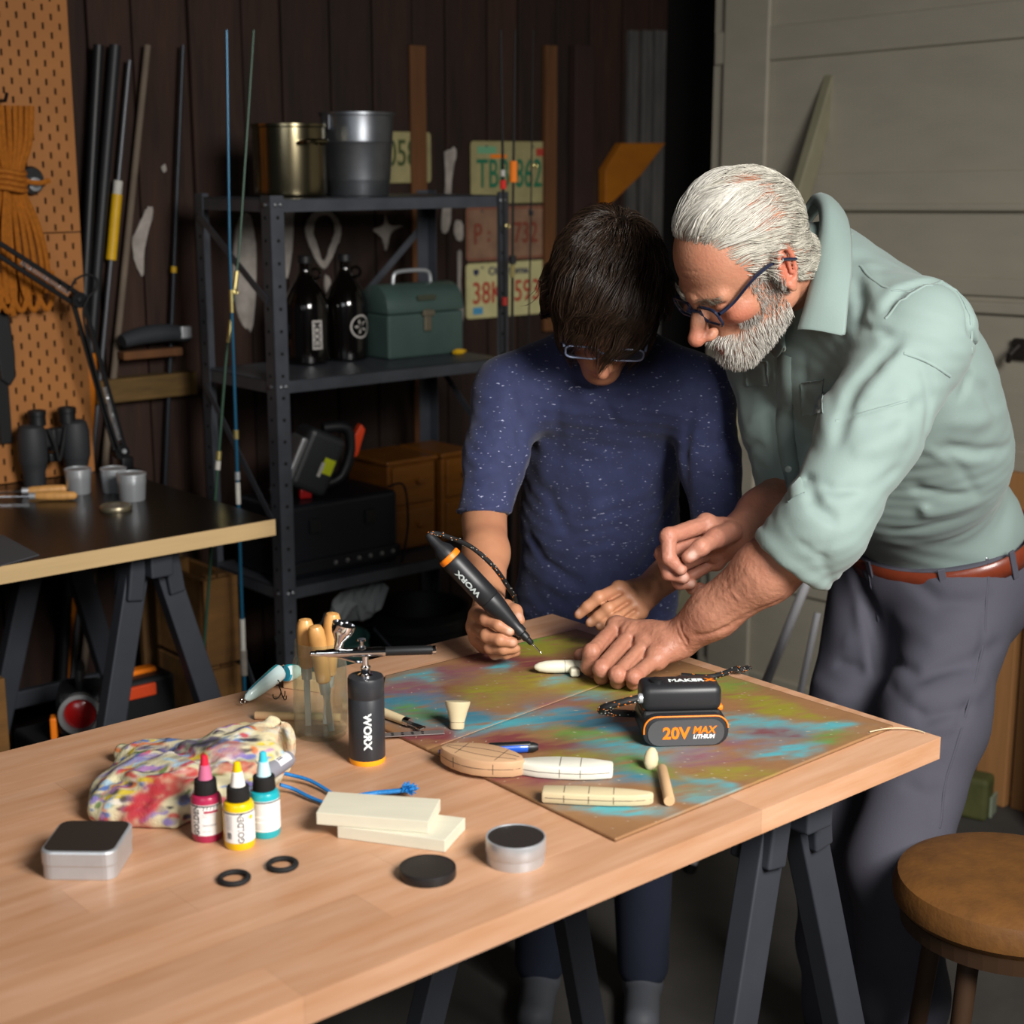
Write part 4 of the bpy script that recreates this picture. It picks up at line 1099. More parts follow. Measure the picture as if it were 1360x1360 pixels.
# ================================================================== butcher-block worktable
TA0, TA1, TB0, TB1 = -1.57, -0.012, -1.613, -0.863
tb = thing('worktable', 'butcher-block beech worktable in the foreground', 'table', rp(TA1, TB0, ZT), TH)
M_BEECH = mat('beech_block', srgb('#c59b7d'), 0.42, color2=srgb('#b3835f'), vscale=7, stretch=(0.7, 7, 7), bump=0.06, bscale=60, rnd=0.10, coat=0.12)
rng = random.Random(5)
rows = 11; rw = (TB1 - TB0) / rows
for j in range(rows):
    x = -(TA1 - TA0); first = True
    while x < -1e-4:
        L = rng.uniform(0.28, 0.75)
        if x + L > -0.15: L = -x
        MB().box((x + L / 2, rw * (j + 0.5), -0.015), (L - 0.0002, rw - 0.0002, 0.030)).build('stave', M_BEECH, tb)
        x += L
sawhorse('dark steel sawhorse under the right end of the beech worktable', -0.20, -1.57, -0.93, ZT - 0.031)
sawhorse('dark steel sawhorse under the left end of the beech worktable', -1.35, -1.57, -0.93, ZT - 0.031)

def tp(px, py, z=0.0):
    return at_z(px, py, ZT + z)
def dpx(p):
    """metres per picture pixel at a place"""
    d = p.y * CP - (p.z - CAMZ) * SP
    return d / FPX

# ---- cardboard with sprayed paint
corners = [tp(512, 901), tp(500, 966), tp(817, 1119), tp(1186, 968), tp(765, 839)]
CO = corners[2]
ux = (corners[3] - CO).normalized(); uy = Vector((-ux.y, ux.x, 0))
poly = [((c - CO).dot(ux), (c - CO).dot(uy)) for c in corners]
nx, ny = 320, 260
x0 = min(p[0] for p in poly); x1 = max(p[0] for p in poly); y0 = min(p[1] for p in poly); y1 = max(p[1] for p in poly)
# a quad grid stretched between the corners: bilinear over the four main corners, the left corner cut in
A0, B0, C0, D0 = [np.array(p) for p in (poly[1], poly[2], poly[3], poly[4])]
Lc = np.array(poly[0])
gu, gv = np.meshgrid(np.linspace(0, 1, nx), np.linspace(0, 1, ny), indexing='ij')
def edge_pt(u, v):
    left0 = A0 + (Lc - A0) * np.clip(v / 0.22, 0, 1)[..., None] + (D0 - Lc) * np.clip((v - 0.22) / 0.78, 0, 1)[..., None]
    right = B0 + (C0 - B0) * v[..., None]
    return left0 + (right - left0) * u[..., None]
G = edge_pt(gu, gv).reshape(-1, 2)
W3 = np.zeros((len(G), 3)); W3[:, 0] = CO.x + G[:, 0] * ux.x + G[:, 1] * uy.x; W3[:, 1] = CO.y + G[:, 0] * ux.y + G[:, 1] * uy.y
rs = np.random.RandomState(2)
wob = fbm(W3, 14, 3, 4); wob2 = fbm(W3, 14, 9, 4); _c, _s = math.cos(0.35), math.sin(0.35); WS = np.stack([(W3[:, 0] * _c + W3[:, 1] * _s) * 0.30, -W3[:, 0] * _s + W3[:, 1] * _c, W3[:, 2]], 1); fine = fbm(WS, 110, 21, 4)
col = np.array(srgb('#8a6442'))[None, :] * (1 + 0.12 * fbm(W3, 30, 5, 3)[:, None])
CY, BLU, RD, YG, GR, MG, YE = [np.array(srgb(c)) for c in ('#4a9ea8', '#35788e', '#74363a', '#85802a', '#5f8438', '#80505a', '#96822a')]
strokes = [  # px, py, half length, half width (picture pixels), direction, colour, weight
    (560, 905, 60, 12, -6, CY, .7), (545, 935, 70, 16, -4, BLU, .9), (600, 955, 90, 14, 4, BLU, .9), (560, 950, 35, 10, 15, GR, .8), (535, 920, 40, 12, 10, MG, .8),
    (605, 910, 30, 22, 0, RD, .9), (640, 900, 60, 18, 8, MG, .6), (660, 925, 60, 14, 6, YG, .8), (690, 905, 60, 14, -4, YG, .8), (740, 915, 80, 16, 4, YE, .7), (690, 880, 50, 12, 10, RD, .9),
    (720, 870, 40, 9, 0, YG, .8), (655, 870, 35, 12, 0, RD, .8), (735, 858, 60, 10, 6, YG, .8), (700, 855, 30, 8, 0, GR, .7), (755, 905, 30, 7, -15, CY, .8), (665, 888, 14, 6, 0, CY, .7),
    (640, 980, 60, 12, 4, RD, .8), (570, 980, 40, 10, 0, RD, .9), (700, 960, 80, 10, -6, CY, .7), (760, 940, 90, 14, 4, MG, .6), (800, 965, 90, 14, 6, BLU, .9), (780, 985, 70, 12, 6, GR, .7),
    (730, 1000, 90, 16, 6, RD, .9), (660, 960, 50, 8, -25, CY, .5), (820, 1000, 50, 14, 6, BLU, .6), (690, 1030, 60, 14, 8, RD, .7), (760, 1008, 60, 10, 0, YG, .6), (850, 1020, 50, 16, 6, GR, .7),
    (800, 945, 30, 6, 0, YG, .7), (820, 920, 80, 14, 2, YG, .8), (780, 930, 40, 8, 0, CY, .5), (870, 1000, 80, 12, 4, CY, .55), (940, 1010, 70, 12, 8, MG, .6), (1000, 990, 60, 12, 6, MG, .6), (980, 1030, 60, 12, 4, YG, .6),
    (1000, 960, 80, 10, 10, CY, .6), (1050, 950, 70, 9, 12, YG, .8), (1010, 930, 60, 10, 16, YG, .8), (975, 910, 40, 8, 14, GR, .5), (1060, 975, 60, 9, -4, CY, .6), (1110, 965, 30, 6, -6, CY, .7), (1090, 985, 30, 9, -6, GR, .8),
    (1040, 1000, 40, 12, -8, CY, .9), (980, 975, 50, 12, 6, CY, .4), (1030, 975, 40, 9, 6, RD, .6), (930, 1060, 50, 12, 0, CY, .6), (830, 1085, 70, 10, 2, CY, .9), (800, 1072, 60, 8, 4, CY, .5), (905, 1045, 50, 14, 0, YG, .5), (960, 1050, 50, 8, 25, CY, .5), (870, 1040, 70, 8, 4, BLU, .6), (900, 970, 40, 20, 0, CY, .6), (790, 1030, 60, 14, 6, BLU, .5)]
for i, (px, py, hl, hw, ang, c, wt) in enumerate(strokes):
    p = tp(px, py); e = tp(px + hl * math.cos(math.radians(ang)), py + hl * math.sin(math.radians(ang))); f = tp(px, py + hw)
    ax_ = np.array([e.x - p.x, e.y - p.y]); la = np.linalg.norm(ax_); ax_ /= la; wd = abs((f.x - p.x) * -ax_[1] + (f.y - p.y) * ax_[0])
    dx = W3[:, 0] - p.x + 0.030 * wob; dy = W3[:, 1] - p.y + 0.030 * wob2
    u = (dx * ax_[0] + dy * ax_[1]) / la; v = (-dx * ax_[1] + dy * ax_[0]) / max(wd, 0.012)
    a = wt * 1.25 * np.exp(-(u * u + v * v) ** 1.6) * np.clip(0.82 + 1.1 * fine, 0.1, 1.25); a = np.clip(a, 0, 0.92)[:, None]
    col = col * (1 - a) + c[None, :] * a
vspk = vnoise(W3, 420, 77); col = np.where((vspk > 0.93)[:, None], np.array(srgb('#c8b8a0'))[None, :] * 0.8, col)
g2 = gu.reshape(-1); v2 = gv.reshape(-1)
edge = np.minimum(np.minimum(g2, 1 - g2), np.minimum(v2, 1 - v2))
TC = 0.0045
zc_ = np.full(len(G), TC) + 0.0006 * fbm(W3, 25, 8, 3)
# fold crease across the sheet
cr0 = tp(585, 993); cr1 = tp(820, 905); crd = (cr1 - cr0).normalized()
dist = np.abs((W3[:, 0] - cr0.x) * -crd.y + (W3[:, 1] - cr0.y) * crd.x); zc_ -= 0.0012 * np.exp(-(dist / 0.003) ** 2)
top = np.stack([G[:, 0], G[:, 1], zc_], 1); bot = top.copy(); bot[:, 2] = 0.0005
idx = np.arange(nx * ny).reshape(nx, ny)
Fq = np.stack([idx[:-1, :-1], idx[1:, :-1], idx[1:, 1:], idx[:-1, 1:]], -1).reshape(-1, 4)
n = nx * ny
ring = np.concatenate([idx[:, 0], idx[-1, 1:], idx[-2::-1, -1], idx[0, -2:0:-1]])
Rn = np.roll(ring, -1)
side = np.stack([ring, ring + n, Rn + n, Rn], 1)
Fall = np.concatenate([Fq, side, Fq[:, ::-1] + n])
colall = np.concatenate([col, np.tile(np.array(srgb('#8a6a48')), (n, 1))])
cb = thing('cardboard_sheet', 'cardboard sheet sprayed with blue, red and green paint on the worktable', 'cardboard', (CO.x, CO.y, ZT), math.atan2(ux.y, ux.x))
np_obj('painted_sheet', np.concatenate([top, bot]), Fall, mat('painted_card', (0.5, 0.4, 0.3), 0.55, attr='col', bump=0.25, bscale=90), cb, color=colall)
# corrugated fluting showing on the front edge
m = MB()
P0 = Vector((*poly[1], 0)); P1 = Vector((*poly[2], 0)); nn = 60
pts = []
for i in range(nn * 4 + 1):
    f = i / (nn * 4); q = P0.lerp(P1, f) + Vector((0.0004, -0.0006, 0)); pts.append((q.x, q.y, 0.0025 + 0.0017 * math.sin(f * nn * 2 * math.pi)))
m.tube(pts, 0.0004, 4); m.build('fluting', mat('flute_brown', srgb('#5c4630'), 0.8), cb)
m = MB(); m.tube([(cr0.x, cr0.y, 0), (cr0.lerp(cr1, .5).x, cr0.lerp(cr1, .5).y, 0), (cr1.x, cr1.y, 0)], 0.0006, 4)
# flap crease line (pale torn edge)
for i, v in enumerate(m.v):
    q = Vector(v) - Vector((CO.x, CO.y, 0)); m.v[i] = (q.dot(ux), q.dot(uy), TC - 0.0003 + q.z * 0.5)
m.build('torn_crease', mat('torn_card', srgb('#b08a6a'), 0.8), cb)
ZC = ZT + TC + 0.0008       # resting height on the cardboard
def cp(px, py, z=0.0): return at_z(px, py, ZC + z)

# ---- square tin, bottom left
def rest(px, py, z=ZT): return at_z(px, py, z)
TH_TIN = 0.032
q = [at_z(*c, ZT + TH_TIN) for c in ((79, 1089), (178, 1090), (150, 1132), (55, 1131))]
cx = sum(q, Vector()) / 4; axx = (q[1] - q[0] + q[2] - q[3]).normalized(); w = ((q[1] - q[0]).length + (q[2] - q[3]).length) / 2; dep = ((q[0] - q[3]).length + (q[1] - q[2]).length) / 2
t = thing('square_tin', 'square silver tin with a dark lid panel at the lower left', 'tin', (cx.x, cx.y, ZT), math.atan2(axx.y, axx.x))
m = MB(); m.prism(rrect(w, dep, 0.012), 0, 0.022); m.build('tin_body', M_ALU, t, bevel=0.001)
m = MB(); m.prism(rrect(w + 0.002, dep + 0.002, 0.013), 0.014, TH_TIN); m.build('lid', M_ALU, t, bevel=0.0025)
m = MB(); m.prism(rrect(w - 0.004, dep - 0.004, 0.011), TH_TIN - 0.0005, TH_TIN + 0.0004); m.build('lid_panel', mat('dark_panel', srgb('#2c2724'), 0.45), t)
# ---- round tin and lid, o-rings
p = rest(685, 1143)
t = thing('round_tin', 'round silver tin with a dark lid at the table front', 'tin', p, 0)
R = 40 * dpx(p) * 1.0
MB().lathe([(0.001, 0), (R * 0.95, 0), (R * 0.97, 0.002), (R * 0.97, 0.02)], 48).build('tin_body', M_ALU, t, smooth=True)
MB().lathe([(R * 0.98, 0.011), (R, 0.012), (R, 0.027), (R * 0.985, 0.0285), (R * 0.94, 0.0285), (R * 0.93, 0.0275)], 48, cap=False).build('lid', M_ALU, t, smooth=True)
MB().lathe([(R * 0.94, 0.026), (R * 0.94, 0.0277), (0.001, 0.0277)], 48).build('lid_panel', MATS['dark_panel'], t)
p = rest(568, 1163)
t = thing('tin_lid', 'round dark lid lying flat at the table front', 'lid', p, 0); R = 38 * dpx(p)
MB().lathe([(R * 0.98, 0), (R, 0.001), (R, 0.009), (R * 0.985, 0.0105), (R * 0.95, 0.0105)], 48, cap=False).build('rim', M_BLK, t, smooth=True)
MB().lathe([(R * 0.955, 0.008), (R * 0.955, 0.0101), (0.001, 0.0101)], 48).build('lid_panel', MATS['dark_panel'], t)
def oring(px, py, r, lab):
    p = rest(px, py, ZT + 0.0031)
    m = MB(); m.tube([(r * math.cos(2 * math.pi * i / 40), r * math.sin(2 * math.pi * i / 40), 0) for i in range(40)], 0.003, 12, closed=True)
    tag(m.build('rubber_ring', M_BLKM, None, smooth=True, loc=p), lab, 'ring', 'black rubber rings at the table front')
oring(375, 1148, 0.0145, 'black rubber ring lying whole at the table front below the paint bottles')
oring(311, 1166, 0.0145, 'black rubber ring further left, just below the yellow bottle')

# ---- two sanded blocks
M_BASS = mat('basswood', srgb('#d5d0bb'), 0.6, var=0.1, vscale=8, stretch=(1, 6, 6), bump=0.05)
def block(cs, z0, z1, lab):
    q = [at_z(*c, z1) for c in cs]; c = sum(q, Vector()) / 4
    m = MB(); m.prism([(v.x - c.x, v.y - c.y) for v in q], 0, z1 - z0)
    tag(m.build('wood_block', M_BASS, None, loc=(c.x, c.y, z0), bevel=0.0006), lab, 'wood block', 'pale blocks stacked on the worktable')
block(((467, 1068), (618, 1086), (591, 1116), (448, 1097)), ZT + 0.0003, ZT + 0.0145, 'pale wooden block lying under the other block')
block(((436, 1051), (585, 1061), (569, 1091), (420, 1079)), ZT + 0.0148, ZT + 0.0290, 'pale wooden block lying on top of the other block')

# ---- three paint bottles
def bottle(px, py, body, tipc, rot, lab, kind, r=0.0168, tip2=None):
    p = rest(px, py)
    t = thing('paint_bottle', lab, 'paint bottle', p, rot, 'dropper bottles of paint'); t.scale = (1, 1, 0.89)
    mb_ = mat('paint_' + body, srgb(body), 0.3, coat=0.3)
    MB().lathe([(0.001, 0), (r * 0.92, 0), (r, 0.003), (r, 0.054), (r * 0.9, 0.058), (r * 0.62, 0.060), (r * 0.6, 0.062)], 36).build('bottle_body', mb_, t, smooth=True)
    MB().lathe([(r * 0.74, 0.0605), (r * 0.76, 0.062), (r * 0.72, 0.077), (r * 0.5, 0.0785)], 36).build('collar', M_BLKM, t, smooth=True)
    MB().lathe([(r * 0.50, 0.078), (r * 0.46, 0.081), (r * 0.34, 0.096), (r * 0.30, 0.0965)], 28).build('nozzle', mat('nozzle_' + tipc, srgb(tipc), 0.4, var=0.1, vscale=90), t, smooth=True)
    MB().lathe([(r * 0.30, 0.0962), (r * 0.29, 0.098), (r * 0.22, 0.1075), (r * 0.12, 0.109)], 24).build('tip', mat('tip_' + (tip2 or body), srgb(tip2 or body), 0.35), t, smooth=True)
    # wrapped label
    def band(name, a0, a1, z0, z1, mt, off):
        m = MB(); n = 24; v = []
        for i in range(n + 1):
            a = a0 + (a1 - a0) * i / n
            v += [((r + off) * math.cos(a), (r + off) * math.sin(a), z0), ((r + off) * math.cos(a), (r + off) * math.sin(a), z1)]
        m.add(v, [(2 * i, 2 * i + 2, 2 * i + 3, 2 * i + 1) for i in range(n)]); return m.build(name, mt, t, smooth=True)
    lab_m = mat('label_white', srgb('#eceae6'), 0.45); blk = mat('print_black', srgb('#26262a'), 0.5); gry = mat('print_grey', srgb('#9a9a9c'), 0.5)
    C = -math.pi / 2
    lp_ = band('label', C - 1.9, C + 1.9, 0.010, 0.050, lab_m, 0.0002)
    band('label_stripe', C - 1.9, C + 1.9, 0.0475, 0.0492, blk, 0.0004)
    def ink(name, txt, size, ca, z, mt, vert=False, bold=0.0002, sx=1.0):
        o = text_mesh(name, txt, size, mt, t, (0, 0, 0), (0, 0, 0), depth=0.00005, bold=bold, sx=sx)
        if vert:
            for v in o.data.vertices: v.co = (-v.co.y, v.co.x, v.co.z)
        wrap_text(o, r + 0.0004, ca); o.location = (0, 0, z); return o
    sq = mat('swatch_' + body, srgb(body), 0.4)
    if kind == 0:
        ink('lettering', 'GOLDEN', 0.0098, C - 0.62, 0.030, blk, True)
        band('colour_swatch', C - 0.1, C + 0.85, 0.0395, 0.0425, sq, 0.0005)
        for k in range(5): ink('swash', '/', 0.006, C + k * 0.22 - 0.1, 0.0455, blk)
        for k, (w_, z) in enumerate(((0.8, 0.037), (0.35, 0.0345), (0.95, 0.024), (0.9, 0.0225), (0.5, 0.0155))): band('text_line', C - 0.2, C - 0.2 + w_, z, z + 0.0007, gry, 0.0004)
    elif kind == 1:
        ink('lettering', 'GOLDEN', 0.0098, C + 0.25, 0.030, blk, True)
        m = MB(); m.lathe([(0.0028, 0.0), (0.0028, 0.0003)], 16, origin=(0, 0, 0)); o = m.build('colour_dot', sq, t); 
        for v in o.data.vertices:
            a = C + 0.95 + v.co.x / r; v.co = ((r + 0.0005) * math.cos(a), (r + 0.0005) * math.sin(a), 0.042 + v.co.y)
        for k in range(9): band('text_line', C - 0.75, C - 0.35, 0.044 - k * 0.0022, 0.0446 - k * 0.0022, gry, 0.0004)
        for k in range(7): band('barcode_bar', C - 0.72, C - 0.4, 0.0155 + k * 0.0012, 0.0162 + k * 0.0012, blk, 0.0004)
        band('label_gap', C - 1.9, C - 1.05, 0.0098, 0.0502, mb_, 0.0006)
    else:
        for k in range(15):
            if k in (7, 10): continue
            band('text_line', C - 0.7, C - 0.7 + 1.55 - 0.3 * (k % 3), 0.0455 - k * 0.0023, 0.0461 - k * 0.0023, gry, 0.0004)
    return t
bottle(276, 1112, '#a8274c', '#c86a8c', 0.12, 'crimson paint bottle with a pink nozzle, left of three', 0, tip2='#c8243c')
bottle(319, 1122, '#e6bd08', '#f2efe8', 0.05, 'yellow paint bottle with a white nozzle, front of three', 1)
bottle(353, 1107, '#1fa3ae', '#bfe3ea', 0.1, 'turquoise paint bottle with a pale blue nozzle behind the yellow one', 2, tip2='#3cb9cf')

# ---- glass jar with three carving tools
M_GLASS = thin_glass('jar_glass', (0.94, 0.97, 0.93), 0.03, 0.05)
jp = rest(427, 974); JR = 36 * dpx(jp)
t = thing('glass_jar', 'clear glass jar holding wood-handled tools', 'jar', jp, 0)
H = 0.128
outer = [(0.001, 0.0), (JR * 0.9, 0.0), (JR * 0.98, 0.004), (JR, 0.012), (JR, 0.092), (JR * 0.97, 0.100), (JR * 0.90, 0.107), (JR * 0.885, 0.111)]
outer += [(JR * (0.885 + 0.025 * math.sin(k * math.pi / 2.0) ** 2), 0.111 + 0.0035 * k) for k in range(5)] + [(JR * 0.885, H)]
inner = [(JR * 0.86, H), (JR * 0.86, 0.108), (JR * 0.93, 0.099), (JR * 0.965, 0.091), (JR * 0.965, 0.014), (JR * 0.93, 0.008), (0.001, 0.006)]
MB().lathe(outer + inner, 56, cap=False).build('jar_glass_wall', M_GLASS, t, smooth=True, angle=60)
def jar_tool(top, mid, foot, lab, hl):
    """handle end, and blade foot inside the jar (picture pixels with offsets in depth)"""
    a = Vector(top); f = Vector(foot); ax_ = (a - f).normalized(); L = (a - f).length
    t = thing('carving_tool', lab, 'carving tool', f, 0, 'carving tools standing in the jar')
    R = frame(ax_)
    MB().lathe([(0.006, L - hl), (0.0095, L - hl + 0.004), (0.0105, L - hl * 0.6), (0.0115, L - hl * 0.25), (0.0105, L - 0.008), (0.008, L - 0.002), (0.001, L)], 24, R=R).build('handle', M_WOODL, t, smooth=True)
    MB().lathe([(0.0068, L - hl - 0.014), (0.0072, L - hl + 0.002)], 20, R=R).build('ferrule', M_ALU, t, smooth=True)
    m = MB(); m.box(R @ Vector((0, 0, (L - hl) / 2)), (0.008, 0.0025, L - hl), rot=R, bevel=0.0008); m.build('blade', M_ALU, t)
jc = jp + Vector((0, 0, 0.0075))
def up(px, py, dy):
    """a point above the table, dy metres behind the jar axis"""
    d = (jp.y + dy) ; u = (px - 680) / FPX; v = (680 - py) / FPX; tt = d / (CP + v * SP); return Vector((u * tt, d, CAMZ + (-SP + v * CP) * tt))
jar_tool(up(405, 821, 0.01), None, jc + Vector((-0.018, 0.008, 0)), 'wood-handled tool at the left of the jar', 0.068)
jar_tool(up(418, 830, -0.018), None, jc + Vector((0.015, -0.012, 0)), 'wood-handled tool at the front of the jar', 0.080)
jar_tool(up(442, 813, 0.012), None, jc + Vector((0.004, 0.014, 0)), 'tallest wood-handled tool at the right of the jar', 0.088)

# ---- airbrush compressor
ap = rest(488, 1010); AR = 24 * dpx(ap)
t = thing('airbrush', 'black cordless airbrush canister with an orange base and chrome spray gun', 'airbrush', ap, 0.0)
Hc = 0.111
M_CAN = mat('canister_black', srgb('#2b2d31'), 0.38)
MB().lathe([(AR * 0.98, 0.006), (AR, 0.007), (AR, 0.0845), (AR * 0.985, 0.085), (AR * 0.985, 0.0865), (AR, 0.087), (AR, Hc - 0.003), (AR * 0.95, Hc), (AR * 0.45, Hc + 0.0005), (0.001, Hc + 0.0005)], 56).build('canister', M_CAN, t, smooth=True)
MB().lathe([(0.001, 0), (AR * 0.97, 0), (AR * 1.0, 0.002), (AR * 1.0, 0.0068), (AR * 0.9, 0.007)], 56).build('orange_base', mat('amber_plastic', srgb('#f0a01c'), 0.4), t, smooth=True)
o = text_mesh('lettering', 'WORX', 0.0132, mat('logo_white', srgb('#e6eeec'), 0.4), t, (0, 0, 0), (0, 0, 0), depth=0.0001, bold=0.0005, sx=1.1)
for v in o.data.vertices: v.co = (v.co.y, -v.co.x, v.co.z)
wrap_text(o, AR + 0.0004, -math.pi / 2 + 0.12); o.location = (0, 0, 0.046)
m = MB(); m.lathe([(0.0095, Hc), (0.0095, Hc + 0.002), (0.0062, Hc + 0.004), (0.0055, Hc + 0.008), (0.0065, Hc + 0.010), (0.0065, Hc + 0.012), (0.0042, Hc + 0.014), (0.0042, Hc + 0.026)], 24); m.build('hose_fitting', M_CHROME, t, smooth=True)
zg = Hc + 0.031
gun_dir = Vector((1, 0.10, 0.0)); 
R = frame(gun_dir, (0, 0, 1))
s_ = dpx(Vector((ap.x, ap.y, ZT + 0.15)))
gx0 = (415 - 488) * s_; gxm = (515 - 488) * s_; gx1 = (583 - 488) * s_
MB().lathe([(0.0015, gx0), (0.003, gx0 + 0.001), (0.003, gx0 + 0.006), (0.0042, gx0 + 0.008), (0.0042, gx0 + 0.018), (0.0052, gx0 + 0.024), (0.0056, gx0 + 0.03), (0.0056, gxm)], 24, origin=(0, 0, zg), R=R).build('gun_body', M_CHROME, t, smooth=True)
MB().lathe([(0.0056, gxm), (0.0058, gxm + 0.001), (0.0058, gx1 - 0.006), (0.004, gx1 - 0.005)], 24, origin=(0, 0, zg), R=R).build('gun_handle', M_BLK, t, smooth=True)
MB().lathe([(0.0045, gx1 - 0.006), (0.0055, gx1 - 0.005), (0.0055, gx1 - 0.001), (0.003, gx1)], 20, origin=(0, 0, zg), R=R).build('end_knob', M_CHROME, t, smooth=True)
m = MB(); cd = Vector((0.30, 0, 1)).normalized(); c0 = Vector((-0.0345, -0.0025, zg + 0.004))
m.lathe([(0.004, 0), (0.0042, 0.004), (0.0062, 0.012), (0.0125, 0.022), (0.014, 0.027), (0.0145, 0.034), (0.0135, 0.034), (0.012, 0.026), (0.005, 0.012), (0.001, 0.010)], 32, origin=c0, R=frame(cd)); m.build('paint_cup', M_CHROME, t, smooth=True)
MB().lathe([(0.0132, 0.0315), (0.001, 0.0315)], 32, origin=c0, R=frame(cd)).build('paint_in_cup', M_BLK, t)
m = MB(); m.lathe([(0.002, 0), (0.002, 0.008), (0.0055, 0.0095), (0.005, 0.0115), (0.001, 0.0115)], 18, origin=(-0.004, 0, zg + 0.005)); m.lathe([(0.005, 0.0), (0.0045, 0.003)], 18, origin=(-0.004, 0, zg + 0.004)); m.build('trigger_button', M_CHROME, t, smooth=True)
m = MB(); m.tube(spline([(-0.035, -0.001, zg - 0.005), (-0.02, 0, zg - 0.010), (-0.008, 0, zg - 0.013), (0, 0, zg - 0.012)], 4), 0.002, 8); m.build('hook_bracket', M_CHROME, t, smooth=True)

# ---- painted lure with treble hook
M_LUREW = mat('lure_pearl', srgb('#cfe4e4'), 0.25, coat=0.5); M_TEAL = mat('lure_teal', srgb('#1fa09a'), 0.25, coat=0.5, color2=srgb('#2b86b8'), vscale=30)
q0 = rest(326, 938); q1 = rest(373, 922); q0.z = ZT + 0.012; q1.z = ZT + 0.03
ax_ = (q1 - q0); L = ax_.length * 1.05; rotl = math.atan2(ax_.y, ax_.x)
t = thing('fishing_lure', 'jointed teal and pearl fishing lure with a treble hook', 'fishing lure', (q0.x, q0.y, ZT), rotl)
tilt = Vector((math.cos(0.35), 0, math.sin(0.35)))
m = MB(); m.lathe([(0.002, 0), (0.006, 0.004), (0.0085, 0.012), (0.0105, 0.028), (0.0125, L - 0.012), (0.0125, L - 0.003), (0.0105, L), (0.001, L)], 28, origin=(0, 0, 0.010), R=frame(tilt, (0, 1, 0)), sx=0.85)
o = m.build('front_body', [M_LUREW, M_TEAL], t, smooth=True)
for f in o.data.polygons:
    n_ = f.normal; f.material_index = 1 if (n_.z * 0.8 + n_.y * 0.6) > 0.62 else 0
e = Vector((0, 0, 0.010)) + tilt * L
m = MB(); m.lathe([(0.011, 0.0), (0.0125, 0.003), (0.0115, 0.018), (0.007, 0.032), (0.002, 0.038)], 26, origin=e + Vector((0.008, 0.0, -0.006)), R=frame((1, 0.1, -0.15), (0, 1, 0)), sx=0.85)
o = m.build('tail_body', [M_LUREW, M_TEAL], t, smooth=True)
for f in o.data.polygons: f.material_index = 1 if (f.normal.z * 0.8 + f.normal.y * 0.6) > 0.5 or f.center.x < e.x + 0.0105 else 0
def ringm(c, r, ax3, tr=0.0008):
    Rr = frame(ax3); return [Vector(c) + Rr @ Vector((r * math.cos(2 * math.pi * i / 14), r * math.sin(2 * math.pi * i / 14), 0)) for i in range(14)]
m = MB()
m.tube(ringm(e + Vector((0.003, 0, 0.004)), 0.004, (0, 1, 0.2)), 0.0008, 6, closed=True); m.tube(ringm(e + Vector((0.006, 0, -0.003)), 0.004, (0, 1, -0.3)), 0.0008, 6, closed=True)
m.tube(ringm((-0.004, 0, 0.0085), 0.0035, (0.2, 1, 0)), 0.0007, 6, closed=True); m.build('joint_rings', M_CHROME, t, smooth=True)
m = MB(); hk = Vector((L * 0.72, -0.012, 0.020))
for k in range(3):
    a = k * 2.1 + 0.4; dxy = Vector((math.cos(a), math.sin(a), 0))
    m.tube(spline([hk, hk + Vector((0, -0.004, -0.008)), hk + Vector((0, -0.005, -0.014)) + dxy * 0.002, hk + Vector((0, -0.005, -0.0185)) + dxy * 0.007, hk + Vector((0, -0.005, -0.0165)) + dxy * 0.011, hk + Vector((0, -0.005, -0.0115)) + dxy * 0.0115], 4), 0.0008, 6)
m.tube(ringm(hk + Vector((0, 0.003, 0.003)), 0.004, (1, 0.2, 0)), 0.0007, 6, closed=True)
m.build('treble_hook', mat('hook_steel', srgb('#3a332c'), 0.35, 0.9), t, smooth=True)
# dowel and small block behind the jar
M_DOW = mat('dowel_birch', srgb('#c9a47a'), 0.55, var=0.12, vscale=10, stretch=(1, 8, 8))
def dowel(p, q, r, lab, base):
    a = at_z(*p, base + r); b = at_z(*q, base + r); d = b - a
    m = MB(); m.lathe([(0.001, 0), (r * 0.94, 0), (r, 0.0008), (r, d.length - 0.0008), (r * 0.94, d.length), (0.001, d.length)], 24, R=roty(90))
    return tag(m.build('dowel', M_DOW, None, smooth=True, loc=a, rotz=math.atan2(d.y, d.x)), lab, 'dowel', 'short dowels on the worktable')
dowel((339, 950), (452, 953), 0.0058, 'short dowel lying behind the glass jar', ZT)
p = rest(400, 922)
m = MB(); m.box((0, 0, 0.009), (0.06, 0.035, 0.018), bevel=0.002)
tag(m.build('wood_scrap', M_DOW, None, loc=(p.x + 0.005, p.y + 0.03, ZT + 0.0002), rotz=-0.35), 'small wood offcut behind the jar beside the lure', 'wood scrap')

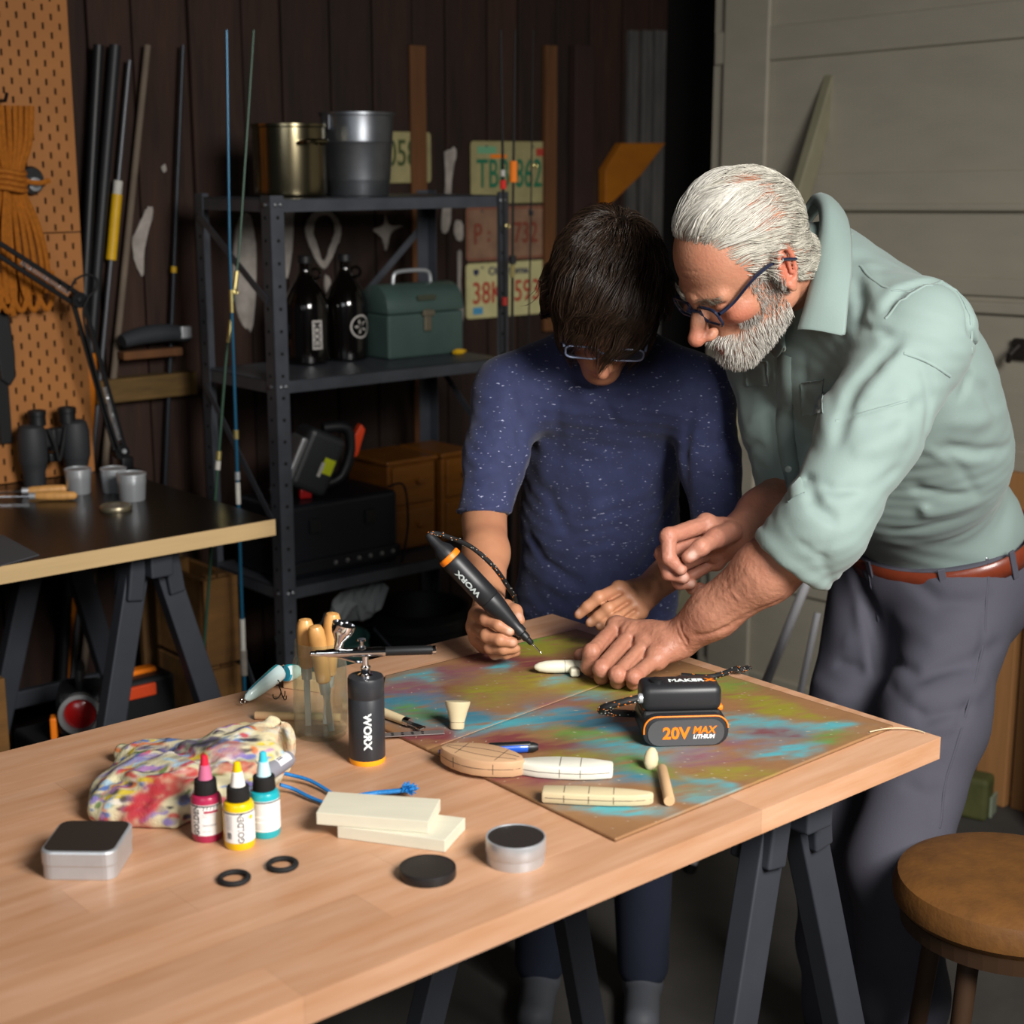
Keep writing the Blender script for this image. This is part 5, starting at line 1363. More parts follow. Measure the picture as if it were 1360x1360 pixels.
# ---- lure blanks on the cardboard
M_BALSA = mat('blank_tan', srgb('#c39c77'), 0.6, var=0.15, vscale=7, stretch=(1, 7, 7)); M_CREAM = mat('blank_cream', srgb('#c8b893'), 0.6, var=0.1, vscale=8, stretch=(1, 7, 7)); M_WHITEB = mat('blank_white', srgb('#dcdacb'), 0.55, var=0.08, vscale=10)
M_PENCIL = mat('pencil_line', srgb('#4a3c30'), 0.7)
def blank(p, q, half, z0, th, mt, lab, outline, lines, long_line=True, name='lure_blank', face=None):
    """flat carved blank: outline in (0..1, -1..1) along p->q; lines = cross pencil marks"""
    a = at_z(*p, z0); b = at_z(*q, z0); d = b - a; L = d.length
    t = thing(name, lab, 'lure blank', a, math.atan2(d.y, d.x), 'carved wooden lure blanks')
    out = [(x * L, y * half) for x, y in outline]
    m = MB(); m.prism(out, 0.0, th); m.build('blank_body', mt, t, bevel=min(0.003, th * 0.22), smooth=True)
    def width(x):
        ys = []
        n_ = len(outline)
        for i in range(n_):
            (x0, y0), (x1, y1) = outline[i], outline[(i + 1) % n_]
            if min(x0, x1) <= x <= max(x0, x1) and abs(x1 - x0) > 1e-6: ys.append(y0 + (y1 - y0) * (x - x0) / (x1 - x0))
        return min(ys) * half, max(ys) * half
    for i, x in enumerate(lines):
        y0, y1 = width(x); m = MB()
        m.box((x * L, (y0 + y1) / 2, th + 0.0001), (0.0008, (y1 - y0) * 0.82, 0.0003)); m.box((x * L, y0 - 0.0001, th / 2), (0.0008, 0.0003, th * 0.62)); m.build('pencil_mark', M_PENCIL, t)
    if long_line:
        m = MB(); xs = [0.03 + 0.94 * i / 16 for i in range(17)]
        m.tube([(x * L, width(min(max(x, 0.02), 0.98))[0] - 0.0001, th * 0.5) for x in xs], 0.0004, 4); m.build('centre_line', M_PENCIL, t)
    return t, L
lens = [(0.0, -0.25)] + [(u, -math.sin(math.pi * (0.06 + 0.9 * u)) ** 0.8) for u in (0.08, .2, .35, .5, .65, .8, .92)] + [(1, 0.0)] + [(u, math.sin(math.pi * (0.06 + 0.9 * u)) ** 0.8) for u in (.92, .8, .65, .5, .35, .2, .08)] + [(0, 0.25)]
t, L = blank((588, 1010), (697, 1030), 0.029, ZC, 0.021, M_BALSA, 'tan leaf-shaped lure blank with pencil lines', lens, (0.24, 0.72))
for k in (-0.35, 0.3):
    m = MB(); m.tube([(L * (0.06 + 0.86 * i / 14), 0.029 * k * math.sin(math.pi * (0.06 + 0.8 * i / 14)), 0.0211) for i in range(15)], 0.0004, 4); m.build('grain_line', M_PENCIL, t)
face = [(0.0, -0.45), (0.2, -0.85), (0.4, -1), (0.62, -1), (0.8, -0.85), (1, -0.5), (1, 0.5), (0.8, 0.85), (0.6, 1), (0.4, 1), (0.2, 0.8), (0.0, 0.4)]
blank((690, 1026), (814, 1031), 0.0185, ZC, 0.0165, M_WHITEB, 'white faceted lure blank with two cross lines', face, (0.44, 0.66))
taper = [(0.0, -0.85), (0.3, -1), (0.6, -1), (0.82, -0.8), (0.95, -0.45), (1, 0.0), (0.97, 0.4), (0.82, 0.75), (0.6, 0.95), (0.3, 1), (0, 0.85)]
blank((720, 1062), (869, 1068), 0.0135, ZC, 0.0145, M_CREAM, 'long cream lure blank with three cross lines', taper, (0.2, 0.42, 0.64))
dowel((879, 1021), (889, 1064), 0.0065, 'short pale dowel lying before the battery pack', ZC)
p = cp(863, 1022)
m = MB(); m.lathe([(0.001, 0), (0.005, 0.002), (0.0085, 0.008), (0.009, 0.015), (0.007, 0.023), (0.003, 0.028), (0.001, 0.0285)], 24, R=frame((0.15, 0.45, 1)), sy=0.75)
tag(m.build('egg_blank', M_CREAM, None, smooth=True, loc=(p.x, p.y, ZC - 0.0015)), 'small egg-shaped wooden piece beside the short dowel', 'wooden piece')
# tapered plug
p = cp(607, 968)
t = thing('wood_plug', 'tapered cream wooden plug standing beside the carving knife', 'wooden plug', p, 0.1)
m = MB(); m.lathe([(0.001, 0), (0.0085, 0.0), (0.0095, 0.002), (0.0098, 0.009), (0.013, 0.022), (0.0165, 0.033), (0.0165, 0.036), (0.001, 0.0365)], 28, R=frame((0.05, 0.25, 1)), sy=0.8); m.build('plug_body', M_CREAM, t, smooth=True)
MB().lathe([(0.0101, 0.0088), (0.0101, 0.0092)], 28, R=frame((0.05, 0.25, 1)), sy=0.8, cap=False).build('pencil_ring', M_PENCIL, t)

# ---- blue and black pen knife behind the leaf blank
a = at_z(583, 998, ZC + 0.0065); b = at_z(714, 992, ZC + 0.0065); d = b - a; L = d.length
t = thing('craft_knife', 'blue and black craft knife lying behind the tan blank', 'craft knife', a, math.atan2(d.y, d.x))
M_BLUEP = mat('blue_plastic', srgb('#1550b8'), 0.3, coat=0.3)
MB().lathe([(0.002, 0), (0.0045, 0.006), (0.0055, 0.015), (0.0062, L * 0.5), (0.0065, L * 0.8), (0.006, L * 0.93), (0.003, L - 0.003), (0.001, L)], 22, R=roty(90)).build('barrel', M_BLUEP, t, smooth=True)
m = MB(); m.box((L * 0.72, 0.001, 0.003), (L * 0.44, 0.011, 0.008), bevel=0.003); m.lathe([(0.0066, L * 0.9), (0.0064, L * 0.955), (0.004, L + 0.0005)], 20, R=roty(90)); m.build('grip', M_BLK, t, smooth=True)
# ---- small carving knife and holed steel strip behind the airbrush
a = at_z(508, 946, ZC + 0.006); b = at_z(563, 969, ZC + 0.004); d = b - a; L = d.length
t = thing('carving_knife', 'pale-handled carving knife poking out behind the airbrush', 'knife', a, math.atan2(d.y, d.x))
MB().lathe([(0.003, -0.035), (0.0062, -0.03), (0.0066, 0.0), (0.0058, L * 0.55)], 18, R=roty(90)).build('handle', mat('pale_handle', srgb('#d8c49c'), 0.5), t, smooth=True)
MB().lathe([(0.006, L * 0.55), (0.006, L * 0.68)], 18, R=roty(90)).build('ferrule', M_CHROME, t, smooth=True)
m = MB(); m.prism([(L * 0.68, -0.003), (L * 0.85, -0.004), (L, -0.007), (L * 0.97, 0.004), (L * 0.8, 0.004), (L * 0.68, 0.003)], -0.0006, 0.0006); m.build('blade', mat('blade_dark', srgb('#4a4c50'), 0.25, 0.9), t)
m = MB(); m.prism([(L * 0.9, -0.0072), (L * 1.01, -0.0078), (L * 0.985, 0.0042), (L * 0.93, 0.0042)], -0.0008, 0.0008); m.build('cutting_edge', M_CHROME, t)
a = at_z(498, 977, ZC + 0.001); b = at_z(590, 972, ZC + 0.001); d = b - a; L = d.length
t = thing('steel_strip', 'flat perforated metal strip lying behind the airbrush', 'metal strip', a, math.atan2(d.y, d.x))
MB().box((L / 2, 0, 0), (L, 0.014, 0.0012), bevel=0.0004).build('strip', mat('dull_strip', srgb('#9a8f8c'), 0.35, 0.6), t)
for k in range(4):
    for s in (-1, 1): MB().lathe([(0.0022, 0.0), (0.0022, 0.0002)], 10, origin=(L * (0.25 + 0.145 * k), s * 0.003, 0.0006)).build('strip_hole', M_HOLE, t)

# ---- battery hub
f0 = cp(857, 992); f1 = cp(964, 989)
mid = (f0 + f1) / 2; dv = (f1 - f0); wB = dv.length * 1.06
ang = math.atan2(dv.y, dv.x)
t = thing('battery_hub', 'black tool power hub with MAKERX lettering on an orange-striped 20V battery', 'battery', (mid.x, mid.y, ZC), ang)
M_HUB = mat('hub_black', srgb('#232427'), 0.42); M_BAT = mat('battery_grey', srgb('#47484a'), 0.5)
dB = 0.075; hB = 0.040
m = MB(); m.prism(rrect(wB, hB, 0.017), 0.0, dB, origin=(0, dB, hB / 2), R=rotx(90)); bat = m.build('battery', M_HUB, t, smooth=True, bevel=0.0015)
m = MB(); m.prism(rrect(wB - 0.012, hB - 0.006, 0.0155), 0.0, 0.0015, origin=(0, 0.0, hB / 2 - 0.002), R=rotx(90)); m.build('face_plate', M_BAT, bat, smooth=True)
o_ = rrect(wB - 0.002, hB - 0.001, 0.0165, 6); m = MB()
m.tube([(x, -0.0004, hB / 2 + z) for x, z in o_ if z > -0.003], 0.0011, 8); m.build('orange_stripe', M_ORANGE, bat, smooth=True)
text_mesh('lettering', '20V', 0.0215, M_ORANGE, bat, (-0.013, -0.0017, hB / 2 - 0.003), (math.pi / 2, 0, 0), bold=0.0007)
text_mesh('lettering', 'MAX', 0.0135, M_ORANGE, bat, (0.0225, -0.0017, hB / 2 + 0.001), (math.pi / 2, 0, 0), bold=0.0004, shear=0.2)
text_mesh('lettering', 'LITHIUM', 0.0072, mat('logo_grey', srgb('#d8d8d8'), 0.4), bat, (0.0225, -0.0017, hB / 2 - 0.0075), (math.pi / 2, 0, 0), bold=0.0003, shear=0.2)
m = MB(); m.box((0.0, 0.045, hB + 0.002), (wB * 0.94, 0.05, 0.008), bevel=0.003); m.build('battery_shoulder', M_ORANGE, bat)
wH, dH, hH = 0.103, 0.050, 0.035
hx = -0.003
m = MB(); m.box((hx, 0.012 + dH / 2, hB + 0.0 + hH / 2), (wH, dH, hH), bevel=0.010); hub = m.build('hub_body', M_HUB, t, smooth=True)
m = MB(); m.box((hx, 0.012 + dH / 2, hB - 0.004), (wH * 0.98, dH * 0.98, 0.012), bevel=0.004); m.build('hub_skirt', M_BLK, hub)
text_mesh('lettering', 'MAKER', 0.0125, mat('logo_white', srgb('#e6eeec'), 0.4), hub, (hx + 0.008, 0.012 + 0.024, hB + hH + 0.0002), (0, 0, 0), bold=0.0004, sx=1.15)
text_mesh('lettering', 'X', 0.0125, M_ORANGE, hub, (hx + 0.0385, 0.012 + 0.024, hB + hH + 0.0002), (0, 0, 0), bold=0.0005, sx=1.4)
m = MB(); m.lathe([(0.009, 0), (0.009, 0.004), (0.0075, 0.005), (0.001, 0.005)], 24, origin=(hx - 0.03, 0.035, hB + hH - 0.001)); m.build('speed_dial', M_BLK, hub, smooth=True)
m = MB(); m.lathe([(0.0065, 0), (0.0065, 0.004), (0.005, 0.006)], 20, origin=(hx - wH / 2 + 0.001, 0.02, hB + 0.018), R=roty(-90)); m.build('cable_socket', M_ALU, hub, smooth=True)
M_CORD = mat('cord_black', srgb('#151516'), 0.6)
def cordage(name, pts, r, parent, n=8, flecks=True):
    P = spline(pts, n); o = MB().tube(P, r, 10).build(name, M_CORD, parent, smooth=True)
    if flecks:
        m = MB(); rg = random.Random(4); k = 0
        for i in range(1, len(P) - 1):
            tdir = (P[i + 1] - P[i - 1]).normalized(); x = tdir.cross(Vector((0, 0, 1))).normalized(); y = tdir.cross(x)
            for _ in range(2):
                a = rg.uniform(0, 6.28); c = P[i].lerp(P[i + 1], rg.random()) + (x * math.cos(a) + y * math.sin(a)) * r
                m.cur = rg.randint(0, 1)
                m.box(c, (0.0007, 0.0007, 0.0018), rot=frame(tdir))
        m.build('cord_flecks', [M_WHT, M_ORANGE], o)['kind'] = 'stuff'
    return o
sx_ = hx - wH / 2 - 0.004
cordage('power_cord', [(sx_, 0.02, hB + 0.018), (sx_ - 0.02, 0.019, hB + 0.014), (sx_ - 0.042, 0.024, hB + 0.006), (sx_ - 0.046, 0.034, hB - 0.002), (sx_ - 0.036, 0.045, hB - 0.008), (sx_ - 0.01, 0.07, 0.02), (0.0, 0.095, 0.006), (0.02, 0.10, 0.004)], 0.0048, hub)
def hubl(px, py, z):
    p = at_z(px, py, ZC + z); v = p - Vector((mid.x, mid.y, ZC)); c_, s_ = math.cos(-ang), math.sin(-ang)
    return Vector((v.x * c_ - v.y * s_, v.x * s_ + v.y * c_, z))
cordage('power_cord', [hubl(905, 897, 0.003), hubl(940, 899, 0.004), hubl(962, 894, 0.005), hubl(978, 888, 0.006), hubl(986, 889, 0.004), hubl(992, 887, -0.02), hubl(996, 887, -0.16)], 0.0038, hub)
# loose string ends on the cardboard corner
m = MB(); m.tube(spline([tp(1155, 972, .006), tp(1175, 968, .007), tp(1195, 967, .004), tp(1215, 969, .003), tp(1228, 973, .002)], 6), 0.0008, 6)
m.tube(spline([tp(945, 897, .004), tp(965, 903, .003), tp(985, 911, .002)], 6), 0.0007, 6)
tag(m.build('loose_string', mat('tan_string', srgb('#c8b694'), 0.8), None, smooth=True), 'thin pale string at the right corner of the cardboard', 'string')

# ---- paint-stained canvas pouch
bz = ZT
B0_ = rest(255, 1040); u_ = dpx(B0_)
lo = np.array([rest(110, 1040).x, rest(255, 1105).y - 0.01, ZT - 0.004]); hi = np.array([rest(410, 1040).x, rest(255, 985).y + 0.05, ZT + 0.085])
S = SDF(lo, hi, 0.0022)
def bq(px, py, z): v = at_z(px, py, ZT + z); return np.array(v)
# body pads (picture pixel of the pad centre at its own height)
S.ell(bq(205, 1040, 0.022), (0.060, 0.055, 0.026), k=0.03)
S.ell(bq(175, 1060, 0.016), (0.048, 0.040, 0.017), rotz(25), k=0.03)
S.ell(bq(255, 1045, 0.026), (0.065, 0.055, 0.028), k=0.03)
S.ell(bq(225, 1010, 0.030), (0.060, 0.035, 0.026), k=0.03)
S.ell(bq(300, 1020, 0.032), (0.055, 0.050, 0.032), k=0.03)
S.ell(bq(335, 1000, 0.036), (0.045, 0.045, 0.034), k=0.03)
S.ell(bq(318, 1060, 0.018), (0.045, 0.030, 0.018), k=0.03)
S.cone(bq(135, 1086, 0.006), bq(160, 1040, 0.014), 0.007, 0.014, 0.02); S.cone(bq(150, 1088, 0.006), bq(230, 1088, 0.008), 0.006, 0.009, 0.02)
S.cone(bq(165, 1000, 0.012), bq(200, 1000, 0.022), 0.012, 0.018, 0.02)
S.ell(bq(350, 1003, 0.030), (0.036, 0.044, 0.033), k=0.025)
# gathered mouth: a ring of hem, hollowed
mc = bq(364, 1003, 0.029); mdir = np.array([0.80, -0.55, 0.10]); mdir /= np.linalg.norm(mdir)
Rm = np.array(frame(Vector(mdir)))
hem = [mc + Rm @ np.array([0.026 * math.cos(a), 0.040 * math.sin(a), 0.004 * math.sin(3 * a)]) for a in [2 * math.pi * i / 28 for i in range(29)]]
for i in range(28):
    r_ = 0.0058 + 0.0016 * math.sin(i * 2.4); S.cone(hem[i], hem[i + 1], r_, r_, 0.004)
S.ell(mc + mdir * 0.018, (0.020, 0.033, 0.046), Rm, k=0.010, op='sub')
for i in range(28): S.fold([hem[i] + mdir * 0.010, hem[i], hem[i] - mdir * 0.03], -0.0034 if i % 2 else 0.0022, 0.0030)
rg = np.random.RandomState(6)
for (p0, p1, p2, a_, w_) in (((150, 1035), (200, 1055), (270, 1048), -0.009, 0.006), ((215, 990), (255, 1005), (290, 1012), -0.012, 0.009), ((260, 1010), (285, 1030), (330, 1040), -0.006, 0.006), ((150, 1060), (210, 1072), (280, 1070), -0.004, 0.006), ((165, 1020), (210, 1030), (250, 1020), 0.005, 0.007), ((290, 990), (310, 1010), (315, 1040), -0.005, 0.005), ((320, 985), (340, 1010), (345, 1035), 0.004, 0.005)):
    for zz in (0.02, 0.04, 0.055): S.fold([bq(*p0, zz), bq(*p1, zz), bq(*p2, zz)], a_ * 0.85, w_)
S.wave(lambda X, Y, Z: 0.0026 * np.sin(62 * X + 48 * Y + 3.0 * np.sin(40 * Y - 25 * X)) * np.sin(55 * Y - 38 * X + 20 * Z + 2.0 * np.sin(33 * X)) + 0.0011 * np.sin(150 * X - 90 * Y + 4 * np.sin(60 * Y)) * np.sin(120 * Y + 70 * X))
S.plane((0, 0, ZT + 0.0006), (0, 0, -1))
V, Fm = S.mesh(); V = relax(V, Fm, 2)
V += 0.0 * V
nz_ = fbm(V, 60, 4, 3); V[:, 2] += np.where(V[:, 2] > ZT + 0.004, 0.0016 * nz_, 0)
V[:, 2] = np.maximum(V[:, 2], ZT + 0.0006)
nz2_ = vnoise(V, 130, 3); base = np.array(srgb('#c4bb98')); c = np.tile(base, (len(V), 1)) * (1 + 0.1 * fbm(V, 35, 2, 3)[:, None])
pal = ['#8f8a78', '#5a5470', '#a8262c', '#b83a34', '#7a6aa8', '#3a63a8', '#c8b020', '#a878a8', '#54703a', '#2a2a34', '#9ab8c8', '#c86a2c', '#c04a58', '#6a84b0', '#d8d0c0']
ctr = np.array(bq(255, 1030, 0.02))
for i in range(900):
    p = V[rg.randint(len(V))]; right = np.clip((p[0] - ctr[0]) / 0.1, -1, 1)
    if p[2] < ZT + 0.016 and rg.rand() < 0.7: continue
    ang_ = rg.normal(0.35, 0.5); la_ = rg.uniform(0.004, 0.018); wd_ = rg.uniform(0.0014, 0.0042)
    d = V - p; u = (d[:, 0] * math.cos(ang_) + d[:, 1] * math.sin(ang_)); v = np.sqrt(np.maximum((d ** 2).sum(1) - u * u, 0))
    e = (np.abs(u + 0.004 * nz_) / la_) ** 2 + ((v + 0.002 * nz2_) / wd_) ** 2
    a = np.clip(1.4 * np.exp(-e ** 1.5), 0, 0.9)[:, None]; c = c * (1 - a) + np.array(srgb(pal[rg.randint(len(pal))])) * a
for (px, py, z, la_, wd_, ang_, cc) in ((215, 1040, 0.048, 0.045, 0.013, 0.35, '#b5322f'), (185, 1015, 0.045, 0.045, 0.010, 0.4, '#7b6ba8'), (250, 1000, 0.05, 0.04, 0.010, -0.2, '#3c3350'), (272, 1010, 0.045, 0.03, 0.008, -0.1, '#23241c'), (195, 1082, 0.014, 0.025, 0.010, 0.3, '#a82a36'), (230, 985, 0.05, 0.035, 0.008, 0.0, '#6a5f8a'), (165, 998, 0.035, 0.014, 0.012, 0, '#3a56a0'), (300, 1000, 0.06, 0.022, 0.012, 0.6, '#a8787a'), (325, 1010, 0.06, 0.03, 0.008, 0.2, '#b05040')):
    p = bq(px, py, z); d = V - p; u = d[:, 0] * math.cos(ang_) + d[:, 1] * math.sin(ang_); v = -d[:, 0] * math.sin(ang_) + d[:, 1] * math.cos(ang_)
    e = ((u + 0.006 * nz_) / la_) ** 2 + ((v + 0.006 * vnoise(V, 60, 50)) / wd_) ** 2
    a = np.clip(1.5 * np.exp(-e ** 2), 0, 0.88)[:, None] * np.clip(0.8 + 0.5 * vnoise(V, 150, 61), 0, 1)[:, None]; c = c * (1 - a) + np.array(srgb(cc)) * a
md = (V - mc) @ mdir; rad = np.linalg.norm((V - mc) - md[:, None] * mdir, axis=1); inner_ = (md > -0.03) & (rad < 0.05) & (md < 0.03)
a = np.where(inner_, 0.75 * np.clip(1.2 + vnoise(V, 80, 5), 0.4, 1), 0)[:, None]; c = c * (1 - a) + np.array(srgb('#cfc09a')) * a
org = (float(B0_.x), float(B0_.y), ZT)
pt = thing('canvas_pouch', 'paint-stained canvas drawstring pouch lying on the worktable', 'pouch', org, 0)
np_obj('pouch_cloth', V - np.array(org), Fm, mat('stained_canvas', (0.6, 0.55, 0.4), 0.85, attr='col', bump=0.5, bscale=350), pt, color=np.clip(c, 0, 1))
M_BCORD = mat('blue_cord', srgb('#1c74b8'), 0.55, bump=0.8, bscale=300)
def ptl(px, py, z): v = at_z(px, py, ZT + z) - Vector(org); return v
m = MB(); m.tube(spline([ptl(370, 1026, 0.02), ptl(385, 1029, 0.012), ptl(410, 1036, 0.008), ptl(432, 1048, 0.005), ptl(452, 1062, 0.004)], 6), 0.0032, 8, flat=0.7)
m.tube(spline([ptl(372, 1042, 0.014), ptl(390, 1048, 0.007), ptl(410, 1058, 0.005), ptl(430, 1066, 0.004)], 6), 0.0032, 8, flat=0.7); m.build('drawstring', M_BCORD, pt, smooth=True)
m = MB(); m.tube(spline([ptl(470, 1058, 0.004), ptl(500, 1053, 0.005), ptl(522, 1051, 0.007), ptl(540, 1049, 0.009)], 6), 0.0035, 8, flat=0.8)
kc = ptl(541, 1049, 0.009)
for i in range(70):
    a = rg.uniform(0, 6.28); b_ = rg.uniform(-0.3, 1.2); d = Vector((math.cos(a) * math.cos(b_) , math.sin(a) * math.cos(b_), math.sin(b_)))
    m.tube([kc, kc + d * 0.006, kc + d * rg.uniform(0.009, 0.0125) + Vector((0.002, 0, -0.001))], [0.0016, 0.0012, 0.0006], 5)
m.build('tassel', M_BCORD, pt, smooth=True)
# grey tube lying in the mouth of the pouch
a = Vector(bq(352, 1028, 0.034)); b = Vector(bq(385, 1006, 0.036)); d = b - a; L = d.length
t = thing('grey_tube', 'grey labelled tube poking out of the canvas pouch', 'tube', a, 0)
R = frame(d)
MB().lathe([(0.008, -0.01), (0.0105, 0.0), (0.0105, L - 0.008), (0.009, L - 0.002), (0.004, L)], 24, R=R).build('tube_body', mat('tube_grey', srgb('#85858e'), 0.4), t, smooth=True)
m = MB(); n_ = 12; vs = []
cdir = R.inverted() @ Vector((0, -0.75, 0.65)); ca_ = math.atan2(cdir.y, cdir.x)
for i in range(n_ + 1):
    a_ = ca_ - 0.75 + 1.5 * i / n_
    for zz in (L * 0.35, L * 0.82): vs.append(R @ Vector((0.0108 * math.cos(a_), 0.0108 * math.sin(a_), zz)))
m.add(vs, [(2 * i, 2 * i + 1, 2 * i + 3, 2 * i + 2) for i in range(n_)]); m.build('tube_label', mat('tube_label', srgb('#d4d4d6'), 0.5), t)
m = MB()
for k in range(3):
    vs = []
    for a_ in (ca_ - 0.5 + k * 0.22, ca_ - 0.38 + k * 0.22):
        for zz in (L * 0.40, L * 0.58): vs.append(R @ Vector((0.0110 * math.cos(a_), 0.0110 * math.sin(a_), zz)))
    m.add(vs, [(0, 1, 3, 2)])
m.build('label_marks', mat('print_dark', srgb('#333338'), 0.5), t)

# ================================================================== people
def A3(v): return np.array([v[0], v[1], v[2]], float)
def pd(px, py, d): return A3(at_d(px, py, d))
CR = np.array([1.0, 0, 0]); CU = np.array([0, SP, CP]); CT = np.array([0, -CP, SP])    # picture right, picture up, towards the camera
CAMP = np.array([0, 0, CAMZ])
def unit(v): v = np.array(v, float); return v / np.linalg.norm(v)
def hit(S, px, py, back=0.0):
    """first point of a solid seen at a picture pixel"""
    r = pd(px, py, 1.0) - CAMP; ts = np.arange(1.7, 3.3, S.h * 0.5)
    P = CAMP + ts[:, None] * r; I = np.round((P - S.lo) / S.h).astype(int)
    ok = ((I >= 0) & (I < S.n)).all(1)
    I = np.clip(I, 0, S.n - 1); v = np.where(ok, S.g[I[:, 0], I[:, 1], I[:, 2]], 1)
    k = np.argmax(v < 0)
    if v[k] >= 0: return None
    return P[k] + r * back
def folds(S, lines, amp_scale=1.0):
    for pts, amp, w in lines:
        P = [hit(S, x, y) for x, y in pts]; P = [p for p in P if p is not None]
        if len(P) >= 2: S.fold(P, amp * amp_scale, w)
def sample(S, P):
    """trilinear distance value at points"""
    Q = (P - S.lo) / S.h; I = np.clip(np.floor(Q).astype(int), 0, S.n - 2); f = np.clip(Q - I, 0, 1); o = 0
    for i in (0, 1):
        for j in (0, 1):
            for k in (0, 1):
                w = (f[:, 0] if i else 1 - f[:, 0]) * (f[:, 1] if j else 1 - f[:, 1]) * (f[:, 2] if k else 1 - f[:, 2])
                o = o + w * S.g[I[:, 0] + i, I[:, 1] + j, I[:, 2] + k]
    return o
def grad(S, P):
    e = S.h; G = np.stack([sample(S, P + np.eye(3)[i] * e) - sample(S, P - np.eye(3)[i] * e) for i in range(3)], 1)
    return G / np.maximum(np.linalg.norm(G, axis=1), 1e-9)[:, None]
def project(S, P, h, n=3):
    for _ in range(n): P = P + grad(S, P) * (h - sample(S, P))[:, None]
    return P
def strands(paths, rad, cols):
    """paths (N, K, 3) -> three-sided tapered tubes with colours"""
    N, K, _ = paths.shape
    T = np.gradient(paths, axis=1); T /= np.maximum(np.linalg.norm(T, axis=2, keepdims=True), 1e-9)
    up = np.tile(np.array([0.31, 0.17, 0.93]), (N, K, 1)); X = np.cross(T, up); X /= np.maximum(np.linalg.norm(X, axis=2, keepdims=True), 1e-9); Y = np.cross(T, X)
    taper = np.concatenate([[0.8], np.ones(K - 2), [0.25]]) * np.linspace(1, 0.6, K)
    V = np.zeros((N, K, 3, 3))
    for k in range(3):
        a = 2 * math.pi * k / 3
        V[:, :, k] = paths + (X * math.cos(a) + Y * math.sin(a)) * (np.asarray(rad)[:, None, None] * taper[None, :, None])
    V = V.reshape(-1, 3); b = (np.arange(N) * K * 3)[:, None, None, None]
    i = np.arange(K - 1)[None, :, None, None] * 3; k = np.arange(3)[None, None, :, None]; k2 = (k + 1) % 3
    F = np.concatenate([b + i + k, b + i + k2, b + i + 3 + k2, b + i + 3 + k], 3).reshape(-1, 4)
    return V, F, np.repeat(cols, K * 3, axis=0)
def grow(S, roots, flow, length, lift, K, wob=0.0, seed=0, droop=None):
    """hair paths combed over a solid: roots (N,3), flow(P)->direction, lift(t) height over the surface"""
    N = len(roots); P = project(S, roots.copy(), np.full(N, 0.0)); out = [P]; step = length / (K - 1)
    for i in range(1, K):
        n = grad(S, P); d = flow(P, i / (K - 1))
        if wob: d = d + wob * np.stack([vnoise(P, 70, seed), vnoise(P, 70, seed + 7), vnoise(P, 70, seed + 13)], 1)
        d = d - n * (d * n).sum(1, keepdims=True); d /= np.maximum(np.linalg.norm(d, axis=1, keepdims=True), 1e-6)
        P = P + d * step[:, None]
        P = project(S, P, lift(i / (K - 1), N), 2); out.append(P)
    return np.stack(out, 1)
M_SKINM = mat('skin_man', (0.4, 0.2, 0.13), 0.5, attr='col', var=0.10, vscale=70, bump=0.35, bscale=260, sss=0.12)
M_SKINB = mat('skin_boy', (0.4, 0.25, 0.15), 0.5, attr='col', var=0.06, vscale=60, bump=0.08, bscale=300, sss=0.12)
M_HAIR = mat('hair_strand', (0.5, 0.5, 0.5), 0.38, attr='col', spec=0.6)

def hand(S, wrist, fingers, thumb, rk=1.0, palm_r=0.0135):
    """fingers: list of (joint points MCP..tip, radius); palm webbed between wrist and knuckles"""
    mc = [f[0][0] for f in fingers]
    for m_ in mc: S.cone(wrist, m_, 0.019 * rk, palm_r * rk, 0.012)
    for a, b in zip(mc[:-1], mc[1:]): S.cone(a, b, palm_r * 0.92 * rk, palm_r * 0.92 * rk, 0.008)
    cm = sum(mc) / len(mc)
    for a, b in zip(mc[:-1], mc[1:]): S.cone(wrist * 0.55 + a * 0.45, wrist * 0.55 + b * 0.45, 0.0155 * rk, 0.0155 * rk, 0.01)
    if thumb is not None:
        tj, tr = thumb
        S.cone(wrist * 0.6 + cm * 0.4, tj[1], 0.016 * rk, 0.0125 * rk, 0.014)
        S.path(tj, [tr * 1.35, tr * 1.15, tr * 1.02] + [tr * 0.82] * (len(tj) - 3), 0.006)
    for f in fingers:
        J, r = f[0], f[1]
        rs_ = [r * 1.1, r * 1.0, r * 0.92, r * 0.80][:len(J)]
        S.path(J, rs_, 0.0028)
        S.ell(J[1], (r * 1.08,) * 3, k=0.004)
def skin_colours(V, base, red, spots):
    c = np.tile(np.array(base), (len(V), 1)) * (1 + 0.08 * fbm(V, 45, 3, 3)[:, None])
    a = np.clip(0.35 + 0.9 * fbm(V, 28, 11, 3), 0, 1)[:, None] * 0.35
    c = c * (1 - a) + np.array(red) * a
    for p, r, col, w in spots:
        d = np.linalg.norm(V - p, axis=1) / r; a = (w * np.exp(-d ** 4))[:, None]; c = c * (1 - a) + np.array(col) * a
    return np.clip(c, 0, 1)
def join_np(parts):
    V = []; F = []; C = []; o = 0
    for v, f, c in parts: V.append(v); F.append(f + o); C.append(c); o += len(v)
    return np.concatenate(V), np.concatenate(F), np.concatenate(C)

